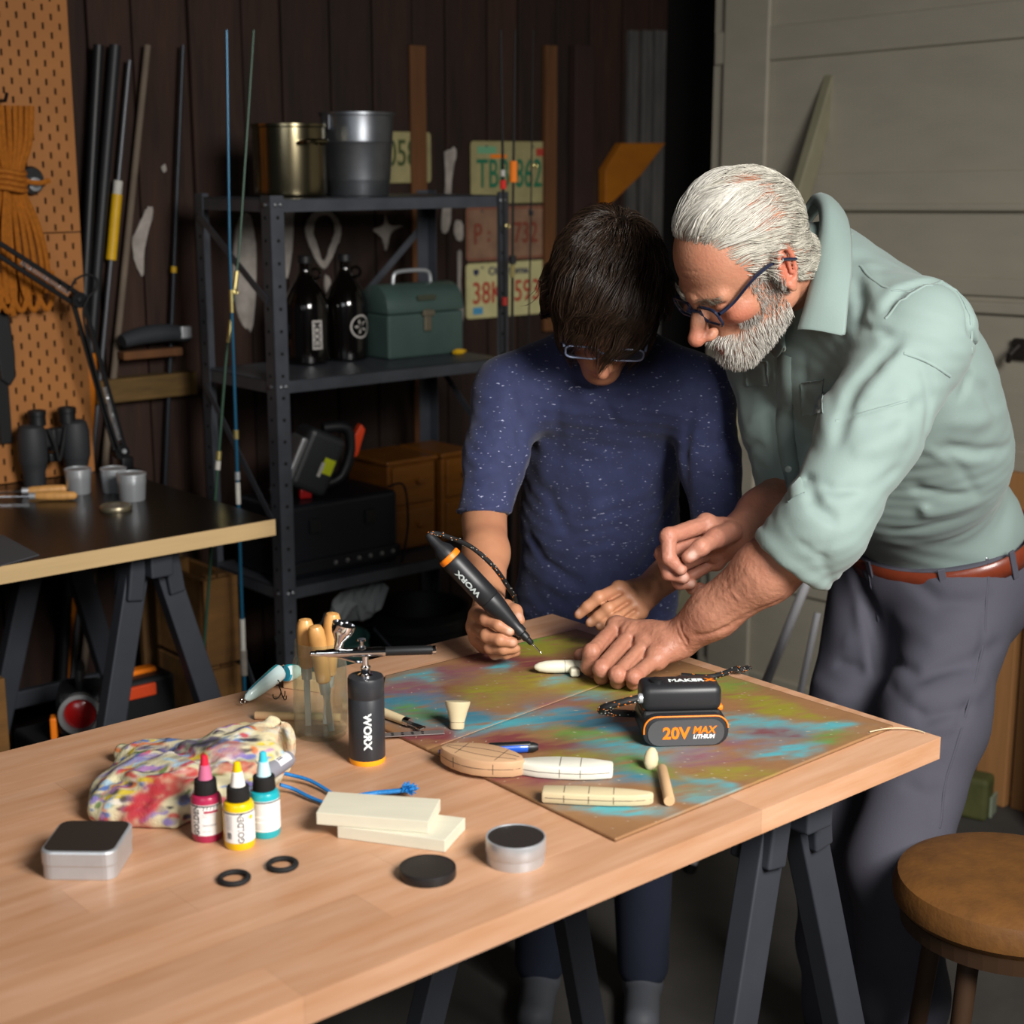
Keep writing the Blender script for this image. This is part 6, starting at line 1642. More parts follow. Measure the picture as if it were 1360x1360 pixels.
# ------------------------------------------------------------------ heads, built upright (x forward, y left, z up) and then posed
def head_solid(h, old):
    S = SDF((-0.135, -0.115, -0.20), (0.155, 0.115, 0.15), h)
    S.ell((-0.012, 0, 0.035), (0.100, 0.077, 0.093), k=0)
    S.ell((0.042, 0, 0.030), (0.052, 0.062, 0.062), k=0.03)
    S.ell((0.040, 0, -0.045), (0.055, 0.056, 0.072), k=0.03)
    for s in (-1, 1):
        S.cone((-0.002, s * 0.054, -0.060), (0.078, s * 0.012, -0.103), 0.017, 0.018, 0.03)
        S.ell((0.062, s * 0.042, -0.028), (0.026, 0.021, 0.018), k=0.02)
        S.cone((0.082, s * 0.046, 0.012), (0.098, s * 0.008, 0.012), 0.009, 0.010, 0.015)
    S.ell((0.086, 0, -0.106), (0.020, 0.024, 0.017), k=0.02)
    S.ell((0.082, 0, -0.074), (0.022, 0.030, 0.020), k=0.02)
    for s in (-1, 1): S.ell((0.104, s * 0.033, -0.007), (0.016, 0.017, 0.011), k=0.016, op='sub')
    n = 1.0 if old else 0.82
    S.path([(0.092, 0, 0.006), (0.112, 0, -0.022), (0.121 + 0.009 * n, 0, -0.042)], [0.0085, 0.0098 * n, 0.0135 * n], 0.012)
    for s in (-1, 1):
        S.ell((0.112, s * 0.0125 * n, -0.047), (0.0125, 0.0085 * n, 0.0085), k=0.006)
        S.ell((0.119, s * 0.006, -0.054), (0.005, 0.0035, 0.003), k=0.003, op='sub')
        S.ell((0.080, s * 0.033, -0.008), (0.0145, 0.0165, 0.0125), k=0.004)
        S.fold([(0.092, s * 0.019, -0.012), (0.0945, s * 0.033, -0.014), (0.090, s * 0.046, -0.011)], -0.0022, 0.0022)
    S.ell((0.099, 0, -0.073), (0.009, 0.022, 0.0055), k=0.006); S.ell((0.097, 0, -0.084), (0.010, 0.019, 0.0062), k=0.006)
    S.fold([(0.098, -0.022, -0.0785), (0.108, 0, -0.0785), (0.098, 0.022, -0.0785)], -0.003, 0.0022)
    for s in (-1, 1):
        # ear: a tilted dish with a rolled helix, lobe and tragus
        e = np.array([-0.006, s * 0.080, -0.008]); Re = np.array(rotz(s * 22)) @ np.array(roty(-8))
        def ep(x, y, z): return e + Re @ np.array([x, s * y, z])
        S.ell(ep(0, 0, 0.004), (0.019, 0.0065, 0.031), Re, k=0.006)
        S.ell(ep(0.0, 0.006, 0.004), (0.0125, 0.0065, 0.022), Re, k=0.004, op='sub')
        ring_ = [ep(0.012, 0.005, -0.004), ep(0.015, 0.007, 0.014), ep(0.010, 0.009, 0.029), ep(-0.002, 0.010, 0.035), ep(-0.014, 0.010, 0.028), ep(-0.018, 0.010, 0.012), ep(-0.015, 0.009, -0.006), ep(-0.008, 0.007, -0.020)]
        S.path(ring_, [0.003, 0.0034, 0.0036, 0.0038, 0.0038, 0.0036, 0.0034, 0.0032], 0.003)
        S.path([ep(-0.004, 0.005, 0.024), ep(-0.009, 0.006, 0.010), ep(-0.006, 0.006, -0.008)], [0.0028, 0.003, 0.0028], 0.003)
        S.ell(ep(-0.001, 0.004, -0.026), (0.009, 0.005, 0.010), Re, k=0.005)
        S.ell(ep(0.013, 0.004, -0.003), (0.005, 0.004, 0.008), Re, k=0.004)
    return S
class Pose:
    def __init__(s, c, f, u, scale=1.0):
        f = unit(f); u = np.array(u, float); u = unit(u - f * (u @ f)); l = np.cross(u, f)
        s.R = np.stack([f, l, u], 1); s.c = np.array(c, float); s.k = scale
    def __call__(s, P): return (np.asarray(P) * s.k) @ s.R.T + s.c
    def inv(s, P): return ((np.asarray(P) - s.c) @ s.R) / s.k
    def vec(s, v): return s.R @ np.array(v, float)
def camdir(x, y, z): return CR * x + CU * y + CT * z

# ================================================================== the older man
MAN = thing('person', 'person in a sage green shirt and charcoal trousers leaning over the table', 'person', (0.717, 2.60, 0))
MO = np.array([0.717, 2.60, 0.0])
def man_part(name, V, F, m_, **k): return np_obj(name, V - MO, F, m_, MAN, **k)
HM = Pose(pd(990, 345, 2.20), camdir(-0.715, -0.672, 0.165), camdir(-0.50, 0.68, 0.53), 0.955)
f_b = np.array([-0.85, -0.53, 0]); l_b = np.array([0.53, -0.85, 0])
P_ = np.array([0.717, 2.60, 0.97]); N_ = pd(1082, 372, 2.32)
s_b = unit(N_ - P_); lat = unit(l_b - s_b * (l_b @ s_b)); fro = np.cross(lat, s_b)
RT = np.stack([lat, fro, s_b], 1)
SL = pd(1218, 448, 2.17); SR = pd(1022, 470, 2.50)
EL = pd(1092, 700, 2.10); WL = pd(902, 849, 2.235)
ER = pd(1048, 655, 2.44); WR = pd(978, 711, 2.325)
# ---- shirt
S = SDF((0.26, 1.93, 0.86), (0.98, 2.90, 1.62), 0.004)
S.ell(P_ + np.array([0, 0, 0.03]), (0.170, 0.125, 0.13), RT, k=0)
S.ell(P_ + (N_ - P_) * 0.36 + fro * 0.01, (0.170, 0.132, 0.17), RT, k=0.06)
S.ell(P_ + (N_ - P_) * 0.68, (0.178, 0.128, 0.18), RT, k=0.06)
S.ell(P_ + (N_ - P_) * 0.82 - fro * 0.02, (0.17, 0.105, 0.12), RT, k=0.06)
S.cone(SL, SR, 0.070, 0.066, 0.05)
S.cone(P_ + (N_ - P_) * 0.84, N_, 0.115, 0.062, 0.05)
S.cone(SL * 0.6 + N_ * 0.4, N_ - fro * 0.02, 0.066, 0.066, 0.05)
S.ell(pd(1235, 520, 2.37), (0.10, 0.10, 0.15), RT, k=0.07); S.ell(pd(1262, 600, 2.46), (0.09, 0.09, 0.11), RT, k=0.06)
UL = SL * 0.5 + EL * 0.5
S.path([SL, UL, EL], [0.078, 0.066, 0.060], 0.035)
# rolled cuff, left
dF = unit(WL - EL); CL0 = pd(1072, 718, 2.11); CL1 = pd(1040, 752, 2.13)
S.cone(EL, CL1, 0.059, 0.055, 0.02)
S.plane_cut = None
UR = SR * 0.5 + ER * 0.5
S.path([SR, UR, ER], [0.066, 0.056, 0.050], 0.03)
g_keep = S.g.copy()
# hem under the belt
nb = unit(np.array([0, 0, 0.94]) + f_b * 0.34); PB_ = np.array([0.715, 2.59, 0.972])
S.plane(PB_ - nb * 0.004, -nb)
# sleeves end at their cuffs
def cut_end(S, p, n, rad):
    """trim a sleeve end square: remove material beyond plane p,n within rad of p"""
    n = unit(n); w = S.win(p - rad, p + rad); sl, X, Y, Z = w
    d = (X - p[0]) * n[0] + (Y - p[1]) * n[1] + (Z - p[2]) * n[2]
    rr = np.sqrt((X - p[0]) ** 2 + (Y - p[1]) ** 2 + (Z - p[2]) ** 2)
    S.g[sl] = np.where((rr < rad) & (d > -0.05), np.maximum(S.g[sl], d.astype(np.float32)), S.g[sl])
nCL = unit(unit(EL - UL) * 0.45 + dF * 0.55)
cut_end(S, pd(1046, 752, 2.13), nCL, 0.13)
dFR = unit(WR - ER); 
cut_end(S, pd(1030, 655, 2.415), unit(np.array([-0.15, -0.1, -1.0])), 0.085)
# cuff bands
def band(S, c, n, r, w, t, sq=1.0, xax=None):
    n = unit(n); R = np.array(frame(Vector(n), Vector(xax) if xax is not None else Vector((1, 0, 0)))); K = 28
    ring_ = [c + R @ np.array([r * math.cos(2 * math.pi * i / K), r * sq * math.sin(2 * math.pi * i / K), 0]) for i in range(K + 1)]
    for i in range(K): S.cone(ring_[i] - n * w, ring_[i] + n * 0, t, t, 0.004)
cL = pd(1052, 745, 2.13)
for off in (0.0, 0.02, 0.04, 0.055): 
    c_ = cL - nCL * (off + 0.004); Rr = np.array(frame(Vector(nCL)))
    for i in range(32):
        a0, a1 = 2 * math.pi * i / 32, 2 * math.pi * (i + 1) / 32; r_ = 0.0555
        S.cone(c_ + Rr @ np.array([r_ * math.cos(a0), r_ * math.sin(a0), 0]), c_ + Rr @ np.array([r_ * math.cos(a1), r_ * math.sin(a1), 0]), 0.0065, 0.0065, 0.008)
S.cone(cL + nCL * 0.02, cL - nCL * 0.012, 0.049, 0.047, 0.003, 'sub')
shirt_folds = [
    ([(1172, 418), (1200, 385), (1250, 372), (1275, 392), (1290, 440), (1287, 500), (1275, 530)], -0.010, 0.006),
    ([(1165, 412), (1190, 380), (1245, 362), (1285, 385), (1303, 440)], 0.005, 0.008),
    ([(1195, 450), (1165, 480), (1135, 510), (1122, 545), (1112, 590)], -0.011, 0.008), ([(1205, 462), (1175, 498), (1148, 530)], 0.005, 0.008),
    ([(1145, 430), (1165, 440), (1185, 445)], -0.006, 0.005), ([(1150, 415), (1170, 455)], 0.004, 0.006), ([(1135, 370), (1145, 400), (1140, 440)], -0.006, 0.008), ([(1150, 350), (1165, 395), (1175, 430)], 0.005, 0.009),
    ([(1110, 560), (1150, 545), (1200, 530)], -0.005, 0.005), ([(1085, 640), (1110, 655), (1150, 650), (1200, 620)], -0.005, 0.008), ([(1075, 655), (1085, 675), (1110, 690)], -0.009, 0.007), ([(1090, 665), (1130, 660), (1180, 630)], 0.004, 0.010),
    ([(1130, 600), (1160, 595), (1210, 575)], 0.004, 0.012), ([(1140, 560), (1180, 560), (1230, 530)], -0.004, 0.010), ([(1220, 470), (1235, 530), (1230, 580)], -0.004, 0.008), ([(1180, 480), (1200, 540), (1190, 590)], 0.003, 0.014),
    ([(1225, 582), (1260, 595), (1300, 600), (1345, 592)], -0.006, 0.008), ([(1230, 595), (1270, 612), (1320, 612)], 0.003, 0.010), ([(1240, 590), (1275, 620), (1300, 660)], -0.004, 0.006), ([(1175, 660), (1220, 650), (1290, 655)], -0.004, 0.010), ([(1165, 690), (1230, 680), (1300, 665)], 0.005, 0.010), ([(1180, 705), (1240, 696), (1310, 672)], -0.003, 0.008), ([(1260, 560), (1300, 560), (1335, 540)], 0.004, 0.012), ([(1290, 470), (1310, 520), (1325, 560)], -0.004, 0.010),
    ([(1050, 480), (1055, 560), (1060, 640)], -0.004, 0.004), ([(1022, 480), (1020, 560), (1030, 640)], -0.005, 0.005), ([(1070, 470), (1075, 540), (1082, 600)], -0.004, 0.008), ([(1085, 490), (1095, 540), (1100, 580)], 0.004, 0.010), ([(1060, 600), (1075, 640), (1080, 670)], -0.006, 0.007),
    ([(990, 600), (1005, 590), (1020, 600)], -0.004, 0.006), ([(995, 560), (1010, 550), (1025, 545)], 0.003, 0.008), ([(988, 625), (1005, 618), (1025, 625)], -0.004, 0.004),
    ([(1110, 690), (1090, 740), (1105, 770)], -0.003, 0.006), ([(1045, 700), (1075, 730), (1108, 748)], -0.004, 0.003),
]
folds(S, shirt_folds, 1.7)
S.wave(lambda X, Y, Z: 0.0010 * np.sin(55 * X + 31 * Y + 18 * np.sin(14 * Z)) * np.sin(38 * Z - 22 * X + 9 * np.sin(17 * Y)))
S.smooth(1)
V, F = S.mesh(); V = relax(V, F, 1, 0.4)
M_SHIRT = mat('sage_cloth', srgb('#7e908b'), 0.75, var=0.06, vscale=12, bump=0.12, bscale=500, sheen=0.15)
shirt = man_part('shirt', V, F, M_SHIRT); part(shirt, 'sage green long-sleeved shirt with rolled cuffs')
SHIRT_S = S
# placket, buttons, pockets as thin pieces lying on the cloth
def ribbon_on(S, pts, width, lift, name, material, parent, origin, n=4):
    """strip of cloth laid along picture pixels on a solid"""
    P = spline([(x, y, 0) for x, y in pts], n); Q = []
    for p in P:
        h_ = hit(S, p.x, p.y)
        if h_ is not None: Q.append(h_)
    Q = np.array(Q); g = grad(S, Q); T = np.gradient(Q, axis=0); T /= np.linalg.norm(T, axis=1, keepdims=True); B = np.cross(g, T); B /= np.linalg.norm(B, axis=1, keepdims=True)
    a = project(S, Q + B * width / 2, np.full(len(Q), lift), 2); b = project(S, Q - B * width / 2, np.full(len(Q), lift), 2); lo_a = project(S, Q + B * width / 2, np.full(len(Q), -0.002), 2); lo_b = project(S, Q - B * width / 2, np.full(len(Q), -0.002), 2); mid_ = project(S, Q, np.full(len(Q), lift), 2)
    V = np.concatenate([lo_a, a, mid_, b, lo_b]); m = len(Q); F = []
    for r in range(4):
        for i in range(m - 1): F.append((r * m + i, r * m + i + 1, (r + 1) * m + i + 1, (r + 1) * m + i))
    return np_obj(name, V - origin, np.array(F), material, parent)
ribbon_on(SHIRT_S, [(1043, 470), (1042, 520), (1043, 570), (1049, 620), (1058, 660)], 0.026, 0.0022, 'placket', M_SHIRT, shirt, MO)
M_BTN = mat('shirt_button', srgb('#b9c4bb'), 0.3, coat=0.4)
for (x, y) in ((1042, 462), (1040, 546), (1047, 624)):
    p = hit(SHIRT_S, x, y)
    if p is None: continue
    n_ = grad(SHIRT_S, p[None])[0]
    MB().lathe([(0.001, 0.004), (0.003, 0.0042), (0.0048, 0.005), (0.0055, 0.0042), (0.0055, 0.002), (0.001, 0.002)], 18, origin=Vector(p - MO), R=frame(Vector(n_))).build('button', M_BTN, shirt, smooth=True)
def patch_on(S, quad, lift, name, material, parent, origin, n=8):
    q = np.array(quad, float); V = []; 
    for i in range(n + 1):
        for j in range(n + 1):
            u, v = i / n, j / n; x, y = (q[0] * (1 - u) + q[1] * u) * (1 - v) + (q[3] * (1 - u) + q[2] * u) * v
            p = hit(S, x, y); V.append(p if p is not None else np.array([np.nan] * 3))
    V = np.array(V)
    if np.isnan(V).any(): return None
    T_ = project(S, V, np.full(len(V), lift), 2); B_ = project(S, V, np.full(len(V), -0.003), 2)
    I = np.arange((n + 1) ** 2).reshape(n + 1, n + 1); m = len(V)
    F = np.stack([I[:-1, :-1], I[1:, :-1], I[1:, 1:], I[:-1, 1:]], -1).reshape(-1, 4)
    ring_ = np.concatenate([I[:, 0], I[-1, 1:], I[-2::-1, -1], I[0, -2:0:-1]]); rn = np.roll(ring_, -1)
    return np_obj(name, np.concatenate([T_, B_]) - origin, np.concatenate([F, np.stack([ring_, rn, rn + m, ring_ + m], 1)]), material, parent)
patch_on(SHIRT_S, [(1064, 508), (1094, 504), (1092, 548), (1066, 551)], 0.0022, 'chest_pocket', M_SHIRT, shirt, MO)
patch_on(SHIRT_S, [(990, 480), (1020, 480), (1022, 512), (994, 512)], 0.0024, 'chest_pocket', M_SHIRT, shirt, MO)
for pts_ in ([(1176, 424), (1196, 400), (1222, 383), (1250, 374)], [(1250, 374), (1276, 392), (1290, 430), (1291, 470)], [(1142, 352), (1160, 372), (1185, 385), (1215, 385)], [(1200, 470), (1230, 480), (1262, 500)], [(1110, 560), (1150, 548), (1205, 532)]):
    ribbon_on(SHIRT_S, pts_, 0.0035, 0.0010, 'seam', M_SHIRT, shirt, MO)
# collar: stand and fall as a thick sheet round the neck
def sheet(rows, thick, name, material, parent, origin, sub=4):
    rows = [np.array([A3(p) for p in spline(r, sub)]) for r in rows]; K = len(rows[0]); R_ = len(rows)
    V = np.concatenate(rows); F = [(r * K + i, r * K + i + 1, (r + 1) * K + i + 1, (r + 1) * K + i) for r in range(R_ - 1) for i in range(K - 1)]
    o = np_obj(name, V - origin, np.array(F), material, parent)
    s_ = o.modifiers.new('thick', 'SOLIDIFY'); s_.thickness = thick; s_.offset = 0
    b_ = o.modifiers.new('sub', 'SUBSURF'); b_.levels = 1; b_.render_levels = 1
    return o
nk = N_
# from the far front tip, round the back of the neck, to the near front tip
low = [pd(1030, 478, 2.29), pd(1015, 440, 2.37), pd(1040, 360, 2.44), pd(1095, 275, 2.42), pd(1126, 288, 2.31), pd(1133, 350, 2.21), pd(1128, 405, 2.165), pd(1124, 449, 2.155)]
mid_ = [pd(1038, 470, 2.27), pd(1022, 425, 2.34), pd(1040, 340, 2.40), pd(1085, 262, 2.38), pd(1112, 270, 2.29), pd(1110, 340, 2.20), pd(1098, 395, 2.17), pd(1092, 440, 2.165)]
top_ = [pd(1042, 458, 2.255), pd(1035, 415, 2.31), pd(1045, 330, 2.36), pd(1075, 258, 2.335), pd(1094, 268, 2.27), pd(1090, 330, 2.215), pd(1076, 390, 2.185), pd(1062, 437, 2.18)]
inn = [pd(1044, 462, 2.265), pd(1042, 425, 2.315), pd(1052, 345, 2.36), pd(1076, 275, 2.34), pd(1088, 290, 2.285), pd(1082, 345, 2.235), pd(1070, 398, 2.205), pd(1058, 440, 2.20)]
collar = sheet([low, mid_, top_, inn], 0.0022, 'collar', M_SHIRT, shirt, MO)
# ---- trousers
HL = P_ + l_b * 0.088 + np.array([0, 0, -0.06]); HR = P_ - l_b * 0.088 + np.array([0, 0, -0.06])
KL = pd(1192, 1150, 2.47); KR = pd(1112, 1120, 2.70)
AL = KL + np.array([0.045, 0.05, -0.41]); ARt = KR + np.array([0.03, 0.06, -0.40])
AL[2] = 0.085; ARt[2] = 0.085
S = SDF((0.30, 2.16, 0.03), (1.02, 2.98, 1.06), 0.005)
Rp = np.stack([l_b, np.cross(l_b, nb), nb], 1)
S.ell(P_ + np.array([0.012, 0.005, -0.05]), (0.176, 0.138, 0.15), Rp, k=0)
S.ell(P_ - f_b * 0.035 + np.array([0, 0, -0.09]), (0.155, 0.10, 0.11), Rp, k=0.05)
S.path([HL, HL * 0.5 + KL * 0.5, KL, KL * 0.45 + AL * 0.55, AL], [0.088, 0.080, 0.073, 0.068, 0.062], 0.045)
S.path([HR, HR * 0.5 + KR * 0.5, KR, KR * 0.45 + ARt * 0.55, ARt], [0.100, 0.088, 0.074, 0.068, 0.062], 0.03)
S.plane(PB_ + nb * 0.010, nb)
S.plane((0, 0, 0.05), (0, 0, -1))
trouser_folds = [([(1130, 740), (1150, 790), (1165, 850), (1170, 900)], -0.012, 0.012), ([(1070, 760), (1090, 800), (1120, 850), (1160, 860)], 0.006, 0.014), ([(1165, 860), (1220, 900), (1290, 880), (1330, 850)], -0.006, 0.012), ([(1175, 880), (1220, 925), (1290, 920), (1310, 900)], 0.006, 0.014), ([(1180, 905), (1230, 955), (1290, 940)], -0.005, 0.010),
    ([(1200, 760), (1250, 800), (1310, 800)], -0.004, 0.012), ([(1310, 730), (1312, 800), (1300, 880), (1275, 960), (1240, 1060), (1235, 1110)], -0.004, 0.005), ([(1205, 730), (1215, 745), (1250, 752), (1310, 742)], -0.004, 0.004), ([(1090, 720), (1110, 740), (1140, 750)], -0.005, 0.008), ([(1140, 800), (1150, 850), (1155, 900)], 0.007, 0.010), ([(1190, 820), (1240, 850), (1300, 840)], 0.004, 0.014), ([(1170, 960), (1220, 990), (1270, 975)], -0.004, 0.010), ([(1080, 850), (1110, 880), (1150, 890)], -0.005, 0.010), ([(1080, 900), (1110, 925), (1150, 930)], 0.004, 0.012), ([(1200, 1040), (1230, 1060), (1255, 1050)], -0.004, 0.012)]
folds(S, trouser_folds, 1.9)
S.wave(lambda X, Y, Z: 0.0018 * np.sin(34 * Z + 16 * X + 6 * np.sin(13 * Y)) * np.sin(21 * Z - 12 * X - 9 * Y)); S.smooth(1)
V, F = S.mesh(); V = relax(V, F, 1, 0.4)
M_TROU = mat('charcoal_twill', srgb('#4b4a55'), 0.85, var=0.12, vscale=10, bump=0.2, bscale=600)
trou = man_part('trousers', V, F, M_TROU); part(trou, 'charcoal grey trousers'); TROU_S = S
for pts_ in ([(1314, 700), (1312, 770), (1304, 860), (1282, 950), (1258, 1030), (1248, 1100)], [(1206, 716), (1208, 735), (1222, 748), (1260, 752), (1308, 744)], [(1150, 745), (1160, 790), (1166, 830)]):
    ribbon_on(TROU_S, pts_, 0.0035, 0.0010, 'seam', M_TROU, trou, MO)
for pp in ((1310, 742), (1340, 720)):
    p = hit(TROU_S, *pp)
    if p is not None: MB().lathe([(0.001, 0.003), (0.003, 0.003), (0.0038, 0.0015), (0.0038, -0.001)], 12, origin=Vector(p - MO), R=frame(Vector(grad(TROU_S, p[None])[0]))).build('rivet', M_BOLT, trou, smooth=True)
# belt, loops, buckle
K = 64; ringb = []
Sb = S
for i in range(K):
    a = 2 * math.pi * i / K; d = Rp @ np.array([0.172 * math.cos(a), 0.132 * math.sin(a), 0]); ringb.append(PB_ + np.array([0.010, 0.006, 0]) + d)
ringb = np.array(ringb)
V = []; F = []
for i in range(K):
    c_ = ringb[i]; o_ = unit(c_ - PB_)
    for (r_, z_) in ((0.0, -0.017), (0.0035, -0.0165), (0.0042, 0), (0.0035, 0.0165), (0.0, 0.017)): V.append(c_ + o_ * (r_ + 0.004) + nb * (z_ - 0.002))
for i in range(K):
    j = (i + 1) % K
    for r in range(5): F.append((i * 5 + r, j * 5 + r, j * 5 + (r + 1) % 5, i * 5 + (r + 1) % 5))
belt = man_part('belt', np.array(V), np.array(F), mat('brown_leather', srgb('#7a3520'), 0.35, var=0.25, vscale=30, bump=0.15, coat=0.2)); part(belt, 'reddish brown leather belt')
for ang_ in (0.15, 0.9, 1.7, 2.6, 3.8, 5.2):
    i = int(ang_ / (2 * math.pi) * K) % K; c_ = ringb[i]; o_ = unit(c_ - PB_); Rl = np.stack([np.cross(nb, o_), o_, nb], 1)
    MB().box(Vector(c_ + o_ * 0.0085 - nb * 0.002 - MO), (0.012, 0.004, 0.05), rot=Matrix(Rl.tolist()), bevel=0.0012).build('belt_loop', M_TROU, belt)
# shoes
M_SHOE = mat('brown_shoe', srgb('#3a2a20'), 0.5)
for A_, nm in ((AL, 'shoe'), (ARt, 'shoe')):
    Ss = SDF(A_ - np.array([0.30, 0.26, 0.10]), A_ + np.array([0.18, 0.18, 0.10]), 0.006)
    b0 = A_ - f_b * 0.05; b0[2] = 0.045; b1 = A_ + f_b * 0.17; b1[2] = 0.036
    Ss.cone(b0, b1, 0.040, 0.040, 0.03); Ss.cone(A_ * np.array([1, 1, 0]) + np.array([0, 0, 0.05]), A_ * np.array([1, 1, 0]) + np.array([0, 0, 0.11]), 0.045, 0.042, 0.03); Ss.plane((0, 0, 0.001), (0, 0, -1))
    V, F = Ss.mesh(); man_part(nm, relax(V, F, 2), F, M_SHOE)

# ---- skin: head and neck, both forearms and hands in one body mesh
S = head_solid(0.0021, True)
nl = HM.inv(N_); S.cone((-0.035, 0, -0.045), nl, 0.056, 0.060, 0.03)
S2 = SDF((-0.15, -0.12, -0.26), (0.155, 0.115, 0.15), 0.0021) if False else None
# old-age modelling: brow lines, cheek fold, eye bags
for z in (0.035, 0.047, 0.06): S.fold([(0.075, -0.045, z - 0.004), (0.092, -0.02, z), (0.096, 0, z + 0.001), (0.092, 0.02, z), (0.075, 0.045, z - 0.004)], -0.0013, 0.0022)
for s in (-1, 1):
    S.fold([(0.112, s * 0.020, -0.042), (0.100, s * 0.030, -0.058), (0.088, s * 0.036, -0.075)], -0.0026, 0.004)
    S.fold([(0.090, s * 0.020, -0.022), (0.086, s * 0.036, -0.025), (0.076, s * 0.048, -0.018)], -0.0016, 0.0025)
    for k in range(3): S.fold([(0.070, s * 0.053, -0.006 + k * -0.005), (0.056, s * 0.063, -0.004 + k * -0.010)], -0.0014, 0.002)
    S.fold([(0.064, s * 0.050, -0.035), (0.06, s * 0.052, -0.055), (0.055, s * 0.052, -0.075)], -0.002, 0.006)
HEADM = S
V, F = S.mesh(); V = relax(V, F, 1, 0.4)
cl = V.copy()
SK, SKR = srgb('#b17d62'), srgb('#a05844')
spots = [(np.array([0.128, 0, -0.045]), 0.024, srgb('#b0644f'), 0.55), (np.array([-0.01, 0.085, 0.0]), 0.036, srgb('#b45c48'), 0.6), (np.array([-0.01, -0.085, 0.0]), 0.036, srgb('#b45c48'), 0.6)]
for s in (-1, 1): spots += [(np.array([0.075, s * 0.048, -0.030]), 0.028, srgb('#b0604c'), 0.6), (np.array([0.09, s * 0.033, -0.010]), 0.014, srgb('#a8644e'), 0.4)]
spots += [(np.array([0.106, 0, -0.078]), 0.018, srgb('#a05a50'), 0.6), (np.array([0.078, 0.038, 0.040]), 0.006, srgb('#7a4a38'), 0.7), (np.array([0.066, 0.050, 0.032]), 0.004, srgb('#7a4a38'), 0.6)]
ch = skin_colours(V, SK, SKR, spots)
parts = [(HM(V), F, ch)]
# left forearm and hand (near), resting on the lure
S = SDF(np.minimum(np.minimum(WL, EL), pd(765, 910, 2.2)) - 0.06, np.maximum(np.maximum(WL, EL), pd(765, 830, 2.3)) + 0.06, 0.0018)
S.path([EL, EL * 0.62 + WL * 0.38, EL * 0.25 + WL * 0.75, WL], [0.043, 0.042, 0.034, 0.027], 0.02)
FL = [([pd(819, 833, 2.285), pd(786, 866, 2.222), pd(781, 886, 2.232), pd(788, 893, 2.245)], 0.0118),
      ([pd(838, 843, 2.262), pd(799, 888, 2.194), pd(799, 899, 2.215), pd(806, 899, 2.235)], 0.0118),
      ([pd(856, 858, 2.238), pd(820, 896, 2.176), pd(820, 905, 2.196), pd(828, 903, 2.215)], 0.0112),
      ([pd(871, 875, 2.212), pd(842, 899, 2.168), pd(841, 907, 2.183), pd(850, 905, 2.205)], 0.0102)]
hand(S, WL, FL, ([pd(868, 852, 2.28), pd(825, 862, 2.300), pd(795, 868, 2.295), pd(770, 870, 2.285)], 0.0115), 1.12)
for f_, r_ in FL:
    S.ell(f_[0], (0.0150,) * 3, k=0.008)
    S.fold([WL * 0.75 + f_[0] * 0.25, WL * 0.4 + f_[0] * 0.6, f_[0]], 0.0022, 0.0045)
for a, b in zip(FL[:-1], FL[1:]):
    g0 = a[0][0] * 0.5 + b[0][0] * 0.5; 
    S.fold([WL * 0.35 + g0 * 0.65 + np.array([0, 0, .012]), g0 + np.array([0, 0, .008]), (a[0][1] + b[0][1]) / 2], -0.0045, 0.0042)
folds(S, [([(903, 826), (912, 850), (922, 868)], -0.0032, 0.0028), ([(897, 832), (906, 852), (914, 866)], -0.0018, 0.0022), ([(850, 832), (872, 838), (890, 845)], 0.0015, 0.003), ([(852, 850), (872, 858), (888, 862)], 0.0014, 0.003), ([(925, 800), (960, 790), (1000, 760)], 0.0018, 0.004), ([(935, 830), (975, 805), (1020, 770)], 0.0020, 0.004), ([(960, 770), (975, 790), (985, 800)], 0.0014, 0.003), ([(920, 845), (970, 832), (1040, 795)], -0.004, 0.005), ([(838, 826), (830, 836), (822, 846)], -0.0014, 0.002), ([(806, 845), (800, 855), (795, 862)], -0.001, 0.002)])
V, F = S.mesh(); V = relax(V, F, 1, 0.4)
V += grad(S, V) * (0.0006 * fbm(V, 160, 3, 2))[:, None]
sp = [(f_[1], 0.013, srgb('#b9745e'), 0.6) for f_, r_ in FL] + [(f_[0], 0.013, srgb('#b0674f'), 0.35) for f_, r_ in FL]
parts.append((V, F, skin_colours(V, srgb('#ad7860'), srgb('#965442'), sp)))
# right forearm and hand (far), pinching in the air
S = SDF(np.minimum(np.minimum(WR, ER), pd(868, 790, 2.2)) - 0.06, np.maximum(np.maximum(WR, ER), pd(868, 690, 2.3)) + 0.06, 0.0018)
S.path([ER, ER * 0.5 + WR * 0.5, WR], [0.041, 0.037, 0.029], 0.02)
FR = [([pd(938, 696, 2.285), pd(888, 712, 2.238), pd(888, 741, 2.232), pd(904, 756, 2.236)], 0.0118),
      ([pd(940, 714, 2.300), pd(881, 735, 2.256), pd(888, 761, 2.252), pd(908, 767, 2.258)], 0.0116),
      ([pd(944, 731, 2.318), pd(893, 756, 2.284), pd(902, 774, 2.280), pd(918, 775, 2.282)], 0.0108),
      ([pd(950, 744, 2.335), pd(910, 770, 2.312), pd(920, 782, 2.305), pd(930, 780, 2.300)], 0.0095)]
hand(S, WR, FR, ([pd(972, 706, 2.285), pd(950, 715, 2.248), pd(931, 727, 2.222), pd(914, 740, 2.224)], 0.0118), 1.08)
for f_, r_ in FR: S.ell(f_[0], (0.0135,) * 3, k=0.008)
folds(S, [([(960, 690), (975, 700), (985, 715)], 0.002, 0.004), ([(940, 722), (935, 730), (930, 736)], -0.0012, 0.002), ([(945, 690), (925, 696), (905, 705)], 0.0012, 0.003)])
V, F = S.mesh(); V = relax(V, F, 1, 0.4)
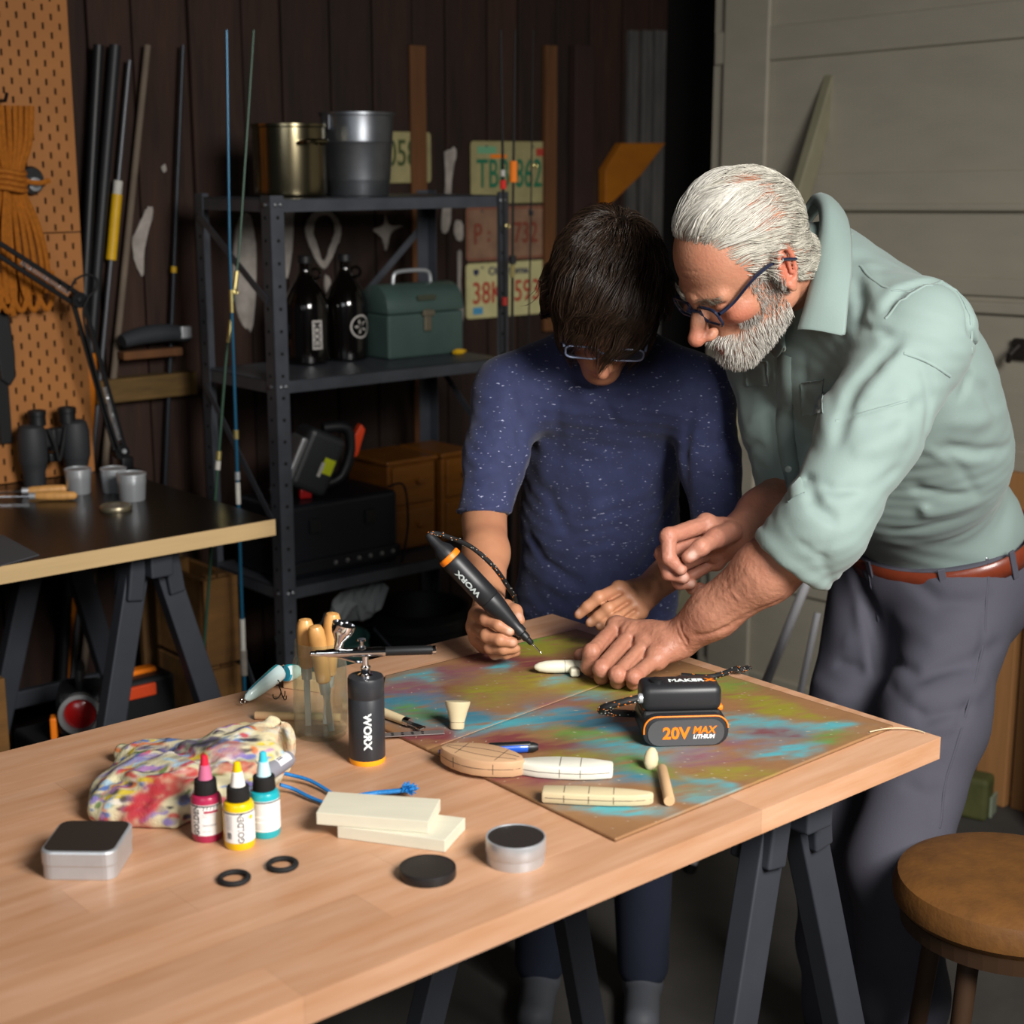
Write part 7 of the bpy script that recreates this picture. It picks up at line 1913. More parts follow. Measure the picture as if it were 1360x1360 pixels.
V += grad(S, V) * (0.0005 * fbm(V, 160, 5, 2))[:, None]
nail = srgb('#cfa594'); toc = CT * 0.009
sp = [(f_[1], 0.013, srgb('#b9745e'), 0.55) for f_, r_ in FR] + [(pd(919, 737, 2.222) + toc * 1.0, 0.0068, srgb('#d8b3a4'), 0.9), (FR[1][0][3] + toc * 0.9, 0.006, nail, 0.8), (FR[2][0][3] + toc * 0.9, 0.0055, nail, 0.8), (FR[0][0][3] + toc * 0.9, 0.005, nail, 0.5)]
parts.append((V, F, skin_colours(V, srgb('#b47c66'), srgb('#9e5845'), sp)))
# hidden torso and legs inside the clothes keep the body one figure
S = SDF((0.30, 1.98, 0.04), (1.0, 2.9, 1.50), 0.009)
S.cone(P_, P_ + (N_ - P_) * 0.8, 0.10, 0.10, 0.04); S.cone(SL * 0.8 + SR * 0.2, SR * 0.8 + SL * 0.2, 0.045, 0.045, 0.04); S.cone(P_ + (N_ - P_) * 0.8, N_, 0.07, 0.05, 0.03)
S.path([SL, EL], [0.05, 0.043], 0.03); S.path([SR, ER], [0.045, 0.038], 0.03)
S.path([HL, KL, AL], [0.075, 0.05, 0.035], 0.03); S.path([HR, KR, ARt], [0.07, 0.05, 0.035], 0.03); S.cone(HL, HR, 0.08, 0.08, 0.03)
V, F = S.mesh(); parts.append((V, F, np.tile(np.array(SK), (len(V), 1))))
V, F, C_ = join_np(parts)
body = man_part('body', V, F, M_SKINM, color=C_)

# ---- hair, beard, eyebrows
rs = np.random.RandomState(12)
HV, HF = HEADM.mesh()
def pick(mask, n): idx = np.where(mask)[0]; return HV[rs.choice(idx, n)]
x, y, z = HV[:, 0], HV[:, 1], HV[:, 2]
hairline = z > 0.072 - 0.9 * np.clip(-x + 0.045, -1, 0.0) - np.clip(0.045 - x, 0, 0.2) * 1.1
sidehair = (x < 0.042 + 0.25 * (z - 0.02)) & (x > -0.13) & (z > -0.045 + np.clip(x + 0.03, 0, 1) * 0.85) & (np.abs(y) < 0.0785)
ear_zone = (np.abs(y) > 0.070) & (x > -0.034) & (x < 0.03) & (z < 0.032)
scalp = (sidehair | (hairline & (x < 0.078))) & ~ear_zone
bald = (((x + 0.018) / 0.048) ** 2 + ((y - 0.040) / 0.036) ** 2 < 1) & (z > 0.06)
dense = scalp & (~bald | (rs.rand(len(HV)) < 0.10))
nape = (x < -0.05) & (z < -0.02) & (z > -0.065)
sc2 = (dense | (nape & (np.abs(y) < 0.06)))
def flow_m(P, t):
    d = np.zeros_like(P); d[:, 0] = -1.0
    side = np.clip((0.085 - P[:, 2]) / 0.06, 0, 1)
    d[:, 2] = -0.25 - 0.55 * side * (P[:, 0] < 0.03); d[:, 1] = np.sign(P[:, 1]) * 0.15 + 0.35 * (1 - side)
    return d
def lift_m(t, N): return np.full(N, 0.001 + 0.0055 * math.sin(math.pi * min(t * 0.85 + 0.05, 1)))
n1 = 7200
R_ = pick(sc2, n1); L_ = rs.uniform(0.030, 0.062, n1)
hp = grow(HEADM, R_, flow_m, L_, lift_m, 8, 0.55, 3)
hp += (rs.normal(0, 0.0012, (n1, 1, 3)) * np.linspace(0, 1, 8)[None, :, None])
# long front strands swept back over the crown
front = scalp & (x > 0.025) & (z > 0.075)
n2 = 900
R2 = pick(front, n2); L2 = rs.uniform(0.07, 0.12, n2)
cl_ = np.round(R2[:, 1] / 0.010) * 0.010
def flow_f(P, t):
    d = np.zeros_like(P); d[:, 0] = -1.0; d[:, 1] = 0.35 * np.sin(P[:, 0] * 30 + P[:, 1] * 80) + 0.25; d[:, 2] = -0.1; return d
lf = rs.uniform(0.6, 1.5, n2)
hp2 = grow(HEADM, R2, flow_f, L2, lambda t, N: (0.0015 + 0.009 * math.sin(math.pi * min(t * 0.9 + 0.08, 1))) * lf, 9, 0.3, 8)
hp2[:, :, 1] += (cl_ - R2[:, 1])[:, None] * np.linspace(0, 0.8, 9)[None, :]
V1, F1, C1 = strands(hp, np.full(n1, 0.00050), np.array(srgb('#cbc7bb')) * rs.uniform(0.5, 1.05, (n1, 1)) * np.array([1, 0.99, 0.96]))
V2, F2, C2 = strands(hp2, np.full(n2, 0.00048), np.array(srgb('#dedacf')) * rs.uniform(0.65, 1.05, (n2, 1)))
hv, hf, hc = join_np([(HM(V1), F1, C1), (HM(V2), F2, C2)])
hair = man_part('hair', hv, hf, M_HAIR, color=np.clip(hc, 0, 1)); hair['kind'] = 'stuff'
# scalp cap under the side hair
Sc = SDF(HEADM.lo, HEADM.lo + (HEADM.n - 1) * HEADM.h, HEADM.h)
# beard
jaw = (z < -0.040 - 0.35 * np.clip(0.055 - np.abs(y), 0, 1) * 0 ) & (x > 0.005) & (z > -0.135) & ((x < 0.100) | (z < -0.058))
jaw &= ~((x > 0.094) & (np.abs(y) < 0.019) & (z > -0.088) & (z < -0.068))
jaw &= ~((z > -0.060) & (x > 0.040) & (np.abs(y) < 0.046) & (x < 0.104))
side_b = (np.abs(y) > 0.050) & (x > 0.006) & (x < 0.045) & (z < 0.012) & (z > -0.08)
bmask = (jaw & (z > -0.128)) | side_b
n3 = 5200
R3 = pick(bmask, n3)
wide = np.where(R3[:, 2] < -0.06, 1.0, 0.55)
L3 = rs.uniform(0.006, 0.015, n3) * wide
def flow_b(P, t):
    d = np.zeros_like(P); d[:, 0] = 0.35; d[:, 2] = -1.0; d[:, 1] = -0.15 * np.sign(P[:, 1]); return d
lb = rs.uniform(0.5, 1.3, n3) * wide
hp3 = grow(HEADM, R3, flow_b, L3, lambda t, N: (0.001 + 0.008 * t) * lb, 6, 0.5, 21)
dark = np.where((R3[:, 2] > -0.058) & (np.abs(R3[:, 1]) > 0.04), 0.62, 1.0)
V3, F3, C3 = strands(hp3, np.full(n3, 0.00046), np.array(srgb('#d8d4ca')) * (rs.uniform(0.65, 1.05, n3) * dark)[:, None])
beard = man_part('beard', HM(V3), F3, M_HAIR, color=np.clip(C3, 0, 1)); beard['kind'] = 'stuff'
brow = (np.abs(np.abs(y) - 0.030) < 0.020) & (z > 0.006) & (z < 0.017) & (x > 0.07)
n4 = 260; R4 = pick(brow, n4)
hp4 = grow(HEADM, R4, lambda P, t: np.stack([0 * P[:, 0], np.sign(P[:, 1]), 0.25 + 0 * P[:, 0]], 1), rs.uniform(0.008, 0.014, n4), lambda t, N: np.full(N, 0.001 + 0.005 * t), 5, 0.3, 5)
V4, F4, C4 = strands(hp4, np.full(n4, 0.0004), np.array(srgb('#b0a898')) * rs.uniform(0.6, 1.0, (n4, 1)))
eb = man_part('eyebrows', HM(V4), F4, M_HAIR, color=np.clip(C4, 0, 1)); eb['kind'] = 'stuff'

# ---- glasses: a thing of its own
def eyeglasses(name, label, pose, fcol, x0, z0, w, h, thick, temple_end, clear):
    o = pose((0.1, 0, 0)); t = thing(name, label, 'glasses', Vector(o))
    Mf = mat(name + '_frame', srgb(fcol), 0.25, coat=0.4)
    def L_(p): return Vector(pose(np.array(p)) - o)
    for s in (-1, 1):
        cy = s * (w / 2 + 0.009)
        out = rrect(w, h, h * 0.36, 5)
        MB().tube([L_((x0 - 0.10 * abs(cy + a - 0) * 0.35, cy + a, z0 + b)) for a, b in out], thick, 8, closed=True).build('rim', Mf, t, smooth=True)
        m = MB(); pts = [L_((x0 - 0.10 * abs(cy + a) * 0.35, cy + a, z0 + b)) for a, b in rrect(w - 0.002, h - 0.002, h * 0.34, 5)]
        n_ = L_((1, 0, 0)) - L_((0, 0, 0)); m.add(pts + [p - n_ * 0.0015 for p in pts], [list(range(len(pts))), [len(pts) + i for i in range(len(pts))][::-1]] + [(i, (i + 1) % len(pts), len(pts) + (i + 1) % len(pts), len(pts) + i) for i in range(len(pts))])
        m.build('lens', clear, t)
        e0 = s * (w + 0.011)
        P4 = [L_((x0 - 0.004, e0, z0 + h * 0.28)), L_((x0 - 0.03, e0 + s * 0.004, z0 + h * 0.32)), L_((0.04, s * temple_end[1], temple_end[2] + 0.004)), L_((0.0, s * (temple_end[1] + 0.003), temple_end[2])), L_((-0.028, s * (temple_end[1] + 0.001), temple_end[2] - 0.020))]
        MB().tube(spline(P4, 6), 0.0052 if thick > 0.002 else 0.0022, 8, flat=0.5).build('temple', Mf, t, smooth=True)
    MB().tube(spline([L_((x0, -0.0095, z0 + h * 0.15)), L_((x0 + 0.004, 0, z0 + h * 0.24)), L_((x0, 0.0095, z0 + h * 0.15))], 5), thick * 1.1, 8).build('bridge', Mf, t, smooth=True)
    return t
M_LENS = thin_glass('clear_lens', (0.97, 0.98, 0.98), 0.0)
eyeglasses('eyeglasses', 'dark navy rectangular eyeglasses worn by the person in the green shirt', HM, '#1c2236', 0.108, -0.010, 0.046, 0.030, 0.0024, (0, 0.083, 0.016), M_LENS)

# ================================================================== the boy
BO = np.array([0.15, 2.74, 0.0])
BOY = thing('person', 'person in a navy flecked shirt holding the rotary tool', 'person', Vector(BO))
def boy_part(name, V, F, m_, **k): return np_obj(name, V - BO, F, m_, BOY, **k)
HB = Pose(pd(806, 393, 2.45), camdir(-0.06, -0.885, 0.46), camdir(0.02, 0.46, 0.885), 0.93)
fb = unit([-0.10, -1, 0]); lb_ = unit([1, -0.10, 0])
PB2 = np.array([0.155, 2.76, 0.80]); NB = pd(803, 462, 2.62)
sb = unit(NB - PB2); latb = unit(lb_ - sb * (lb_ @ sb)); frb = np.cross(latb, sb); RB = np.stack([latb, frb, sb], 1)
bSR = pd(674, 522, 2.60); bSL = pd(930, 522, 2.60)
bER = pd(643, 690, 2.52); bWR = pd(650, 806, 2.355)
bEL = pd(955, 705, 2.56); bWL = pd(858, 786, 2.41)
# ---- shirt
S = SDF((-0.16, 2.38, 0.68), (0.46, 2.98, 1.42), 0.004)
S.ell(PB2 + np.array([0, 0, 0.02]), (0.150, 0.108, 0.15), RB, k=0)
S.ell(PB2 + (NB - PB2) * 0.36, (0.143, 0.100, 0.17), RB, k=0.05)
S.ell(PB2 + (NB - PB2) * 0.68, (0.150, 0.098, 0.15), RB, k=0.05)
S.cone(bSR * 0.85 + bSL * 0.15, bSL * 0.85 + bSR * 0.15, 0.062, 0.062, 0.05)
S.cone(bSR, NB, 0.050, 0.056, 0.05); S.cone(bSL, NB, 0.050, 0.056, 0.05)
S.cone(NB - sb * 0.06, NB + unit(HB.c - NB) * 0.01, 0.075, 0.060, 0.03)
S.path([bSR, bSR * 0.5 + bER * 0.5, bER], [0.058, 0.050, 0.041], 0.025)
S.path([bSL, bSL * 0.5 + bEL * 0.5, bEL], [0.058, 0.048, 0.041], 0.025)
S.cone(bER, bER + (bWR - bER) * 0.16, 0.041, 0.039, 0.01); S.cone(bEL, bEL + (bWL - bEL) * 0.25, 0.041, 0.038, 0.01)
cut_end(S, pd(641, 684, 2.53), unit(np.array([0.0, -0.35, -1.0])), 0.09)
cut_end(S, bEL + (bWL - bEL) * 0.22, unit(bWL - bEL), 0.07)
S.cone(NB + sb * 0.02, NB + sb * 0.10, 0.052, 0.056, 0.004, 'sub')
bf = [([(665, 590), (680, 600), (690, 620), (688, 680)], -0.008, 0.007), ([(620, 640), (640, 650), (668, 645)], -0.004, 0.005), ([(620, 620), (645, 628), (670, 620)], -0.004, 0.005), ([(618, 660), (640, 668), (668, 664)], -0.003, 0.004), ([(625, 600), (650, 606), (672, 596)], -0.004, 0.005), ([(630, 575), (655, 585), (675, 575)], -0.003, 0.006),
      ([(680, 520), (690, 570), (690, 610)], -0.006, 0.008), ([(920, 540), (912, 580), (915, 640)], -0.006, 0.008), ([(738, 470), (740, 540), (742, 620)], -0.005, 0.008), ([(765, 500), (800, 530), (825, 570)], -0.004, 0.008), ([(700, 620), (730, 660), (760, 720)], -0.004, 0.012), ([(860, 600), (850, 680), (830, 750)], 0.004, 0.015), ([(900, 640), (870, 720), (850, 770)], -0.005, 0.012), ([(700, 700), (720, 740), (770, 775)], -0.005, 0.010), ([(695, 740), (740, 780), (800, 790)], 0.005, 0.010), ([(820, 640), (815, 700), (790, 760)], -0.004, 0.014), ([(700, 560), (720, 600), (725, 650)], 0.004, 0.014), ([(935, 600), (955, 610), (975, 600)], -0.004, 0.005), ([(930, 630), (955, 640), (980, 632)], -0.004, 0.005), ([(928, 575), (950, 585), (972, 575)], -0.004, 0.006), ([(780, 620), (790, 680), (780, 720)], 0.004, 0.014)]
folds(S, bf, 1.3)
S.wave(lambda X, Y, Z: 0.0014 * np.sin(60 * X + 25 * Y + 15 * np.sin(16 * Z)) * np.sin(42 * Z - 18 * X + 9 * np.sin(19 * Y)))
S.smooth(1)
V, F = S.mesh(); V = relax(V, F, 1, 0.4)
def flecked():
    m_ = mat('navy_heather', srgb('#2e3458'), 0.85, var=0.25, vscale=45, bump=0.15, bscale=500, sheen=0.1)
    nt = m_.node_tree; N = nt.nodes; L = nt.links; b = N['Principled BSDF']
    src = b.inputs['Base Color'].links[0].from_socket
    tc = N.new('ShaderNodeTexCoord'); mp = N.new('ShaderNodeMapping'); mp.inputs['Scale'].default_value = (120, 120, 420); mp.inputs['Rotation'].default_value = (0, 0.05, 0)
    nz = N.new('ShaderNodeTexNoise'); nz.inputs['Scale'].default_value = 1.0; nz.inputs['Detail'].default_value = 1.0
    L.new(tc.outputs['Object'], mp.inputs[0]); L.new(mp.outputs[0], nz.inputs['Vector'])
    cr = N.new('ShaderNodeMapRange'); cr.inputs[1].default_value = 0.70; cr.inputs[2].default_value = 0.77; L.new(nz.outputs['Fac'], cr.inputs[0])
    mx = N.new('ShaderNodeMix'); mx.data_type = 'RGBA'; L.new(src, mx.inputs[6]); mx.inputs[7].default_value = (*srgb('#a4a8c4'), 1); L.new(cr.outputs[0], mx.inputs[0])
    L.new(mx.outputs[2], b.inputs['Base Color']); return m_
M_NAVY = flecked()
bshirt = boy_part('shirt', V, F, M_NAVY); part(bshirt, 'navy blue shirt with small white flecks'); BSH = S
# neckband
Rn = np.array(frame(Vector(sb))); nb_c = NB + sb * 0.028
m = MB(); m.tube([Vector(nb_c + Rn @ np.array([0.060 * math.cos(a), 0.058 * math.sin(a), -0.012 * math.cos(a - 1.2)]) - BO) for a in [2 * math.pi * i / 40 for i in range(40)]], 0.006, 8, closed=True)
m.build('neckband', M_NAVY, bshirt, smooth=True)
# sleeve hems
for c_, n_, r_ in ((pd(641, 684, 2.53), unit(np.array([0.0, -0.35, -1.0])), 0.0405),):
    R_ = np.array(frame(Vector(n_)))
    MB().tube([Vector(c_ - n_ * 0.006 + R_ @ np.array([r_ * math.cos(a), r_ * math.sin(a), 0]) - BO) for a in [2 * math.pi * i / 36 for i in range(36)]], 0.003, 6, closed=True).build('sleeve_hem', M_NAVY, bshirt, smooth=True)
# ---- trousers and shoes (behind the table)
bHL = PB2 + lb_ * 0.075 + np.array([0, 0, -0.05]); bHR = PB2 - lb_ * 0.075 + np.array([0, 0, -0.05])
bKL = bHL + np.array([0.015, -0.02, -0.36]); bKR = bHR + np.array([-0.015, -0.02, -0.36]); bAL = np.array([bKL[0] + 0.01, bKL[1] + 0.03, 0.08]); bAR = np.array([bKR[0] - 0.01, bKR[1] + 0.03, 0.08])
S = SDF((-0.1, 2.5, 0.03), (0.42, 3.0, 0.86), 0.006)
S.ell(PB2 + np.array([0, 0, -0.03]), (0.14, 0.10, 0.11), k=0)
S.path([bHL, bKL, bAL], [0.078, 0.060, 0.050], 0.03); S.path([bHR, bKR, bAR], [0.078, 0.060, 0.050], 0.03); S.plane((0, 0, 0.045), (0, 0, -1))
V, F = S.mesh(); part(boy_part('trousers', relax(V, F, 1), F, mat('dark_denim', srgb('#22283a'), 0.85, var=0.15)), 'dark trousers')
for A_ in (bAL, bAR):
    Ss = SDF(A_ - np.array([0.10, 0.24, 0.09]), A_ + np.array([0.10, 0.12, 0.08]), 0.006)
    b0 = A_ - fb * 0.04; b0[2] = 0.038; b1 = A_ + fb * 0.13; b1[2] = 0.032
    Ss.cone(b0, b1, 0.035, 0.034, 0.03); Ss.cone(np.array([A_[0], A_[1], 0.045]), np.array([A_[0], A_[1], 0.10]), 0.038, 0.035, 0.02); Ss.plane((0, 0, 0.001), (0, 0, -1))
    V, F = Ss.mesh(); boy_part('shoe', relax(V, F, 2), F, mat('grey_trainer', srgb('#55585e'), 0.6))
# ---- skin
S = head_solid(0.0024, False)
nl = HB.inv(NB); S.cone((-0.03, 0, -0.045), nl, 0.047, 0.048, 0.03)
HEADB = S
V, F = S.mesh(); V = relax(V, F, 1, 0.4)
SB_, SBR = srgb('#b27c5c'), srgb('#a05e47')
parts = [(HB(V), F, skin_colours(V, SB_, SBR, [(np.array([0.124, 0, -0.043]), 0.018, srgb('#bb7860'), 0.5), (np.array([0.106, 0, -0.078]), 0.018, srgb('#a8605a'), 0.6)]))]
# right forearm and hand round the rotary tool
S = SDF(np.minimum(np.minimum(bWR, bER), pd(640, 880, 2.24)) - 0.04, np.maximum(np.maximum(bWR, bER), pd(695, 800, 2.33)) + 0.04, 0.0018)
S.path([bER, bER * 0.6 + bWR * 0.4, bWR], [0.037, 0.034, 0.023], 0.02)
gx = np.array([0, 0, 0.0])
FB = [([pd(634, 816, 2.315), pd(646, 822, 2.262), pd(662, 830, 2.246), pd(677, 838, 2.248)], 0.0098),
      ([pd(631, 832, 2.318), pd(647, 844, 2.266), pd(664, 850, 2.250), pd(681, 853, 2.256)], 0.0098),
      ([pd(635, 846, 2.325), pd(651, 859, 2.276), pd(668, 862, 2.262), pd(685, 861, 2.270)], 0.0092),
      ([pd(643, 856, 2.335), pd(657, 868, 2.295), pd(672, 869, 2.284), pd(686, 866, 2.286)], 0.0080)]
hand(S, bWR, FB, ([pd(658, 812, 2.325), pd(672, 808, 2.315), pd(684, 812, 2.300), pd(690, 824, 2.286)], 0.0100), 0.95, 0.0128)
V, F = S.mesh(); V = relax(V, F, 1, 0.4)
toc = CT * 0.008; nailb = srgb('#d9b09a')
sp = [(FB[0][0][3] + toc * 0.8, 0.0052, nailb, 0.85), (FB[1][0][3] + toc * 0.7, 0.005, nailb, 0.5), (pd(689, 817, 2.290) + toc, 0.0055, nailb, 0.8)]
parts.append((V, F, skin_colours(V, srgb('#b5805f'), srgb('#a4634b'), sp)))
# left forearm and hand held over the table corner
S = SDF(np.minimum(np.minimum(bWL, bEL), pd(760, 840, 2.36)) - 0.05, np.maximum(bWL, bEL) + 0.05, 0.0018)
S.path([bEL, bEL * 0.55 + bWL * 0.45, bWL], [0.037, 0.034, 0.023], 0.02)
FC = [([pd(822, 782, 2.375), pd(795, 794, 2.350), pd(780, 806, 2.352), pd(769, 816, 2.358)], 0.0095),
      ([pd(834, 792, 2.372), pd(808, 808, 2.342), pd(795, 819, 2.346), pd(784, 827, 2.352)], 0.0095),
      ([pd(842, 803, 2.370), pd(818, 820, 2.340), pd(806, 828, 2.346), pd(797, 832, 2.352)], 0.0090),
      ([pd(850, 812, 2.372), pd(830, 828, 2.348), pd(820, 834, 2.354), pd(812, 836, 2.360)], 0.0080)]
hand(S, bWL, FC, ([pd(838, 785, 2.40), pd(815, 795, 2.415), pd(798, 806, 2.41), pd(786, 816, 2.40)], 0.0098), 0.95, 0.0128)
for a, b in zip(FC[:-1], FC[1:]): S.fold([(a[0][0] + b[0][0]) / 2 + CT * 0.008, (a[0][1] + b[0][1]) / 2 + CT * 0.006], -0.004, 0.004)
V, F = S.mesh(); V = relax(V, F, 1, 0.4)
sp = [(f_[3] + toc * 0.6 + CU * 0.004, 0.005, nailb, 0.8) for f_, r_ in FC[:3]]
parts.append((V, F, skin_colours(V, srgb('#b5805f'), srgb('#a4634b'), sp)))
S = SDF((-0.12, 2.45, 0.06), (0.45, 2.95, 1.36), 0.009)
S.cone(PB2, PB2 + (NB - PB2) * 0.8, 0.08, 0.08, 0.04); S.cone(bSR * 0.8 + bSL * 0.2, bSL * 0.8 + bSR * 0.2, 0.04, 0.04, 0.04); S.cone(PB2 + (NB - PB2) * 0.8, NB, 0.06, 0.044, 0.03)
S.path([bSR, bER], [0.042, 0.036], 0.02); S.path([bSL, bEL], [0.042, 0.036], 0.02); S.path([bHL, bKL, bAL], [0.055, 0.042, 0.03], 0.03); S.path([bHR, bKR, bAR], [0.055, 0.042, 0.03], 0.03); S.cone(bHL, bHR, 0.07, 0.07, 0.03)
V, F = S.mesh(); parts.append((V, F, np.tile(np.array(SB_), (len(V), 1))))
V, F, C_ = join_np(parts)
boy_part('body', V, F, M_SKINB, color=C_)
# ---- hair: a full dark mop falling forward over the brow
HVb, HFb = HEADB.mesh(); x, y, z = HVb[:, 0], HVb[:, 1], HVb[:, 2]
earz = (np.abs(y) > 0.0745) & (x > -0.03) & (x < 0.025) & (z < 0.02)
scalp = ((z > 0.055 - np.clip(0.07 - x, 0, 0.2) * 0.9) | ((x < -0.03) & (z > -0.06)) | ((np.abs(y) > 0.055) & (x < 0.045) & (z > -0.01))) & ~earz & (x < 0.085) & (z > -0.06)
rs = np.random.RandomState(31)
idx = np.where(scalp)[0]; n1 = 8200
R_ = HVb[rs.choice(idx, n1)]
cw = np.array([-0.055, 0.022, 0.115])     # crown whorl
def flow_bb(P, t):
    d = P - cw; d = d + np.array([0.55, 0.10, -0.15]) * 0.05
    d = d / np.maximum(np.linalg.norm(d, axis=1, keepdims=True), 1e-6)
    sw = np.cross(d, np.array([0.2, 0, 1.0])) * 0.22
    return d + sw
L_ = np.where(R_[:, 0] > 0.0, rs.uniform(0.085, 0.125, n1), rs.uniform(0.045, 0.075, n1))
vol = 0.0075 + 0.007 * np.clip((R_[:, 2] - 0.0) / 0.1, 0, 1) + rs.uniform(-0.003, 0.004, n1)
hp = grow(HEADB, R_, flow_bb, L_, lambda t, N: vol * (0.25 + 1.25 * math.sin(math.pi * min(0.12 + t * 0.62, 1.0))), 9, 0.35, 41)
cell = np.floor(R_ / 0.012); seed_ = np.stack([vnoise(cell * 3.1, 1.0, 90 + k) for k in range(3)], 1)
hp += seed_[:, None, :] * 0.006 * np.linspace(0, 1, 9)[None, :, None] + rs.normal(0, 0.0009, (n1, 1, 3)) * np.linspace(0, 1, 9)[None, :, None]
V1, F1, C1 = strands(hp, np.full(n1, 0.00075), np.array(srgb('#3a2c22')) * rs.uniform(0.35, 1.25, (n1, 1)))
# underlying cap so no scalp shows through
Sx = SDF(HEADB.lo, HEADB.lo + (HEADB.n - 1) * HEADB.h, HEADB.h)
Sx.ell((-0.012, 0, 0.037), (0.108, 0.086, 0.101), k=0); Sx.ell((0.030, 0, 0.045), (0.062, 0.070, 0.060), k=0.03); Sx.ell((-0.045, 0, -0.005), (0.066, 0.078, 0.07), k=0.03)
Sx.plane((0.020, 0, 0.018), (0.62, 0, -0.78)); 
Vc, Fc = Sx.mesh(); Vc = relax(Vc, Fc, 3)
hv, hf, hc = join_np([(HB(V1), F1, C1), (HB(Vc), Fc, np.tile(np.array(srgb('#191310')), (len(Vc), 1)))])
bh = boy_part('hair', hv, hf, mat('hair_dark', (0.05, 0.04, 0.03), 0.36, attr='col', spec=0.45), color=np.clip(hc, 0, 1)); bh['kind'] = 'stuff'
eyeglasses('safety_glasses', 'pale clear safety glasses worn by the person in the navy shirt', HB, '#6f7890', 0.114, -0.006, 0.056, 0.034, 0.0016, (0, 0.080, 0.012), M_LENS)

# ================================================================== rotary tool in the boy's hand and the lure being carved
tt, tb_ = pd(719, 868, 2.255), pd(574, 716, 2.235)
ax_ = Vector(tb_ - tt); L = ax_.length; R = frame(ax_, Vector(-CT))
t = thing('rotary_tool', 'black pen-shaped rotary tool with an orange ring held over the lure', 'rotary tool', Vector(tt))
g = L / 0.235
M_TOOL = mat('tool_black', srgb('#1d1e21'), 0.42)
MB().lathe([(0.0011, 0.0), (0.0012, 0.002 * g), (0.0010, 0.004 * g), (0.0013, 0.006 * g), (0.0013, 0.022 * g)], 12, R=R).build('bit', M_CHROME, t, smooth=True)
MB().lathe([(0.0030, 0.020 * g), (0.0042, 0.022 * g), (0.0046, 0.030 * g), (0.0062, 0.032 * g), (0.0066, 0.040 * g), (0.0058, 0.042 * g)], 24, R=R).build('collet', M_BLK, t, smooth=True)
MB().lathe([(0.0058, 0.041 * g), (0.0088, 0.043 * g), (0.0092, 0.050 * g), (0.0085, 0.054 * g), (0.0105, 0.066 * g), (0.0150, 0.094 * g), (0.0163, 0.106 * g), (0.0163, 0.112 * g)], 32, R=R).build('nose_cone', M_TOOL, t, smooth=True)
MB().lathe([(0.0155, 0.112 * g), (0.0168, 0.114 * g), (0.0172, 0.150 * g), (0.0175, 0.185 * g), (0.0170, 0.192 * g), (0.0160, 0.194 * g)], 32, R=R).build('barrel', M_TOOL, t, smooth=True)
MB().lathe([(0.0160, 0.193 * g), (0.0172, 0.1945 * g), (0.0168, 0.201 * g), (0.0155, 0.2025 * g)], 32, R=R).build('orange_ring', M_ORANGE, t, smooth=True)
MB().lathe([(0.0150, 0.202 * g), (0.0140, 0.212 * g), (0.0085, 0.222 * g), (0.0070, 0.238 * g), (0.0045, 0.245 * g), (0.001, 0.246 * g)], 28, R=R).build('end_cap', M_TOOL, t, smooth=True)
o = text_mesh('lettering', 'WORX', 0.0105, MATS['logo_white'], t, (0, 0, 0), (0, 0, 0), depth=0.0001, bold=0.0005, sx=1.4)
rr_ = 0.0172; vx = R.inverted() @ Vector(CT - CU * 0.28 - CR * 0.28); ca_ = math.atan2(vx.y, vx.x)
for v in o.data.vertices:
    a = ca_ - v.co.y / rr_; z_ = 0.152 * g + v.co.x; v.co = R @ Vector(((rr_ + 0.0006) * math.cos(a), (rr_ + 0.0006) * math.sin(a), z_))
e = R @ Vector((0, 0, 0.243 * g))
def tl(px, py, d): return Vector(pd(px, py, d) - tt)
cordage('power_cord', [e, tl(575, 708, 2.235), tl(592, 712, 2.25), tl(625, 726, 2.28), tl(655, 752, 2.30), tl(675, 780, 2.33), tl(685, 800, 2.37), Vector(at_z(691, 846, ZT + 0.006)) - Vector(tt), Vector(at_z(668, 838, ZT + 0.005)) - Vector(tt), Vector(at_z(652, 832, ZT + 0.003)) - Vector(tt), Vector(at_z(649, 831, ZT + 0.0)) - Vector(tt) + Vector((0, 0.01, -0.05)), Vector(at_z(649, 831, ZT)) - Vector(tt) + Vector((0, 0.012, -0.2))], 0.0036, t, 8)
# lure in the man's hand
a = at_z(709, 886, ZC + 0.010); b = at_z(790, 884, ZC + 0.010); d = b - a; L = d.length
t = thing('carved_lure', 'white torpedo-shaped lure blank held down by the larger hand', 'lure blank', a, math.atan2(d.y, d.x))
MB().lathe([(0.001, 0), (0.004, 0.002), (0.0072, 0.008), (0.0092, 0.018), (0.0100, 0.030), (0.0098, L * 0.58), (0.0093, L * 0.72), (0.0095, L * 0.74), (0.0080, L * 0.78), (0.0075, L)], 28, R=roty(90), sx=0.95).build('lure_body', mat('lure_white', srgb('#d9d3bc'), 0.5), t, smooth=True)
MB().lathe([(0.0101, L * 0.5), (0.0101, L * 0.506)], 28, R=roty(90), sx=0.95, cap=False).build('pencil_ring', M_PENCIL, t)
p = cp(782, 889); m = MB(); m.box((0, 0, 0.006), (0.014, 0.016, 0.012), bevel=0.003); m.build('lip_peg', MATS['lure_white'], t, loc=(0.058, -0.014, -0.0095))

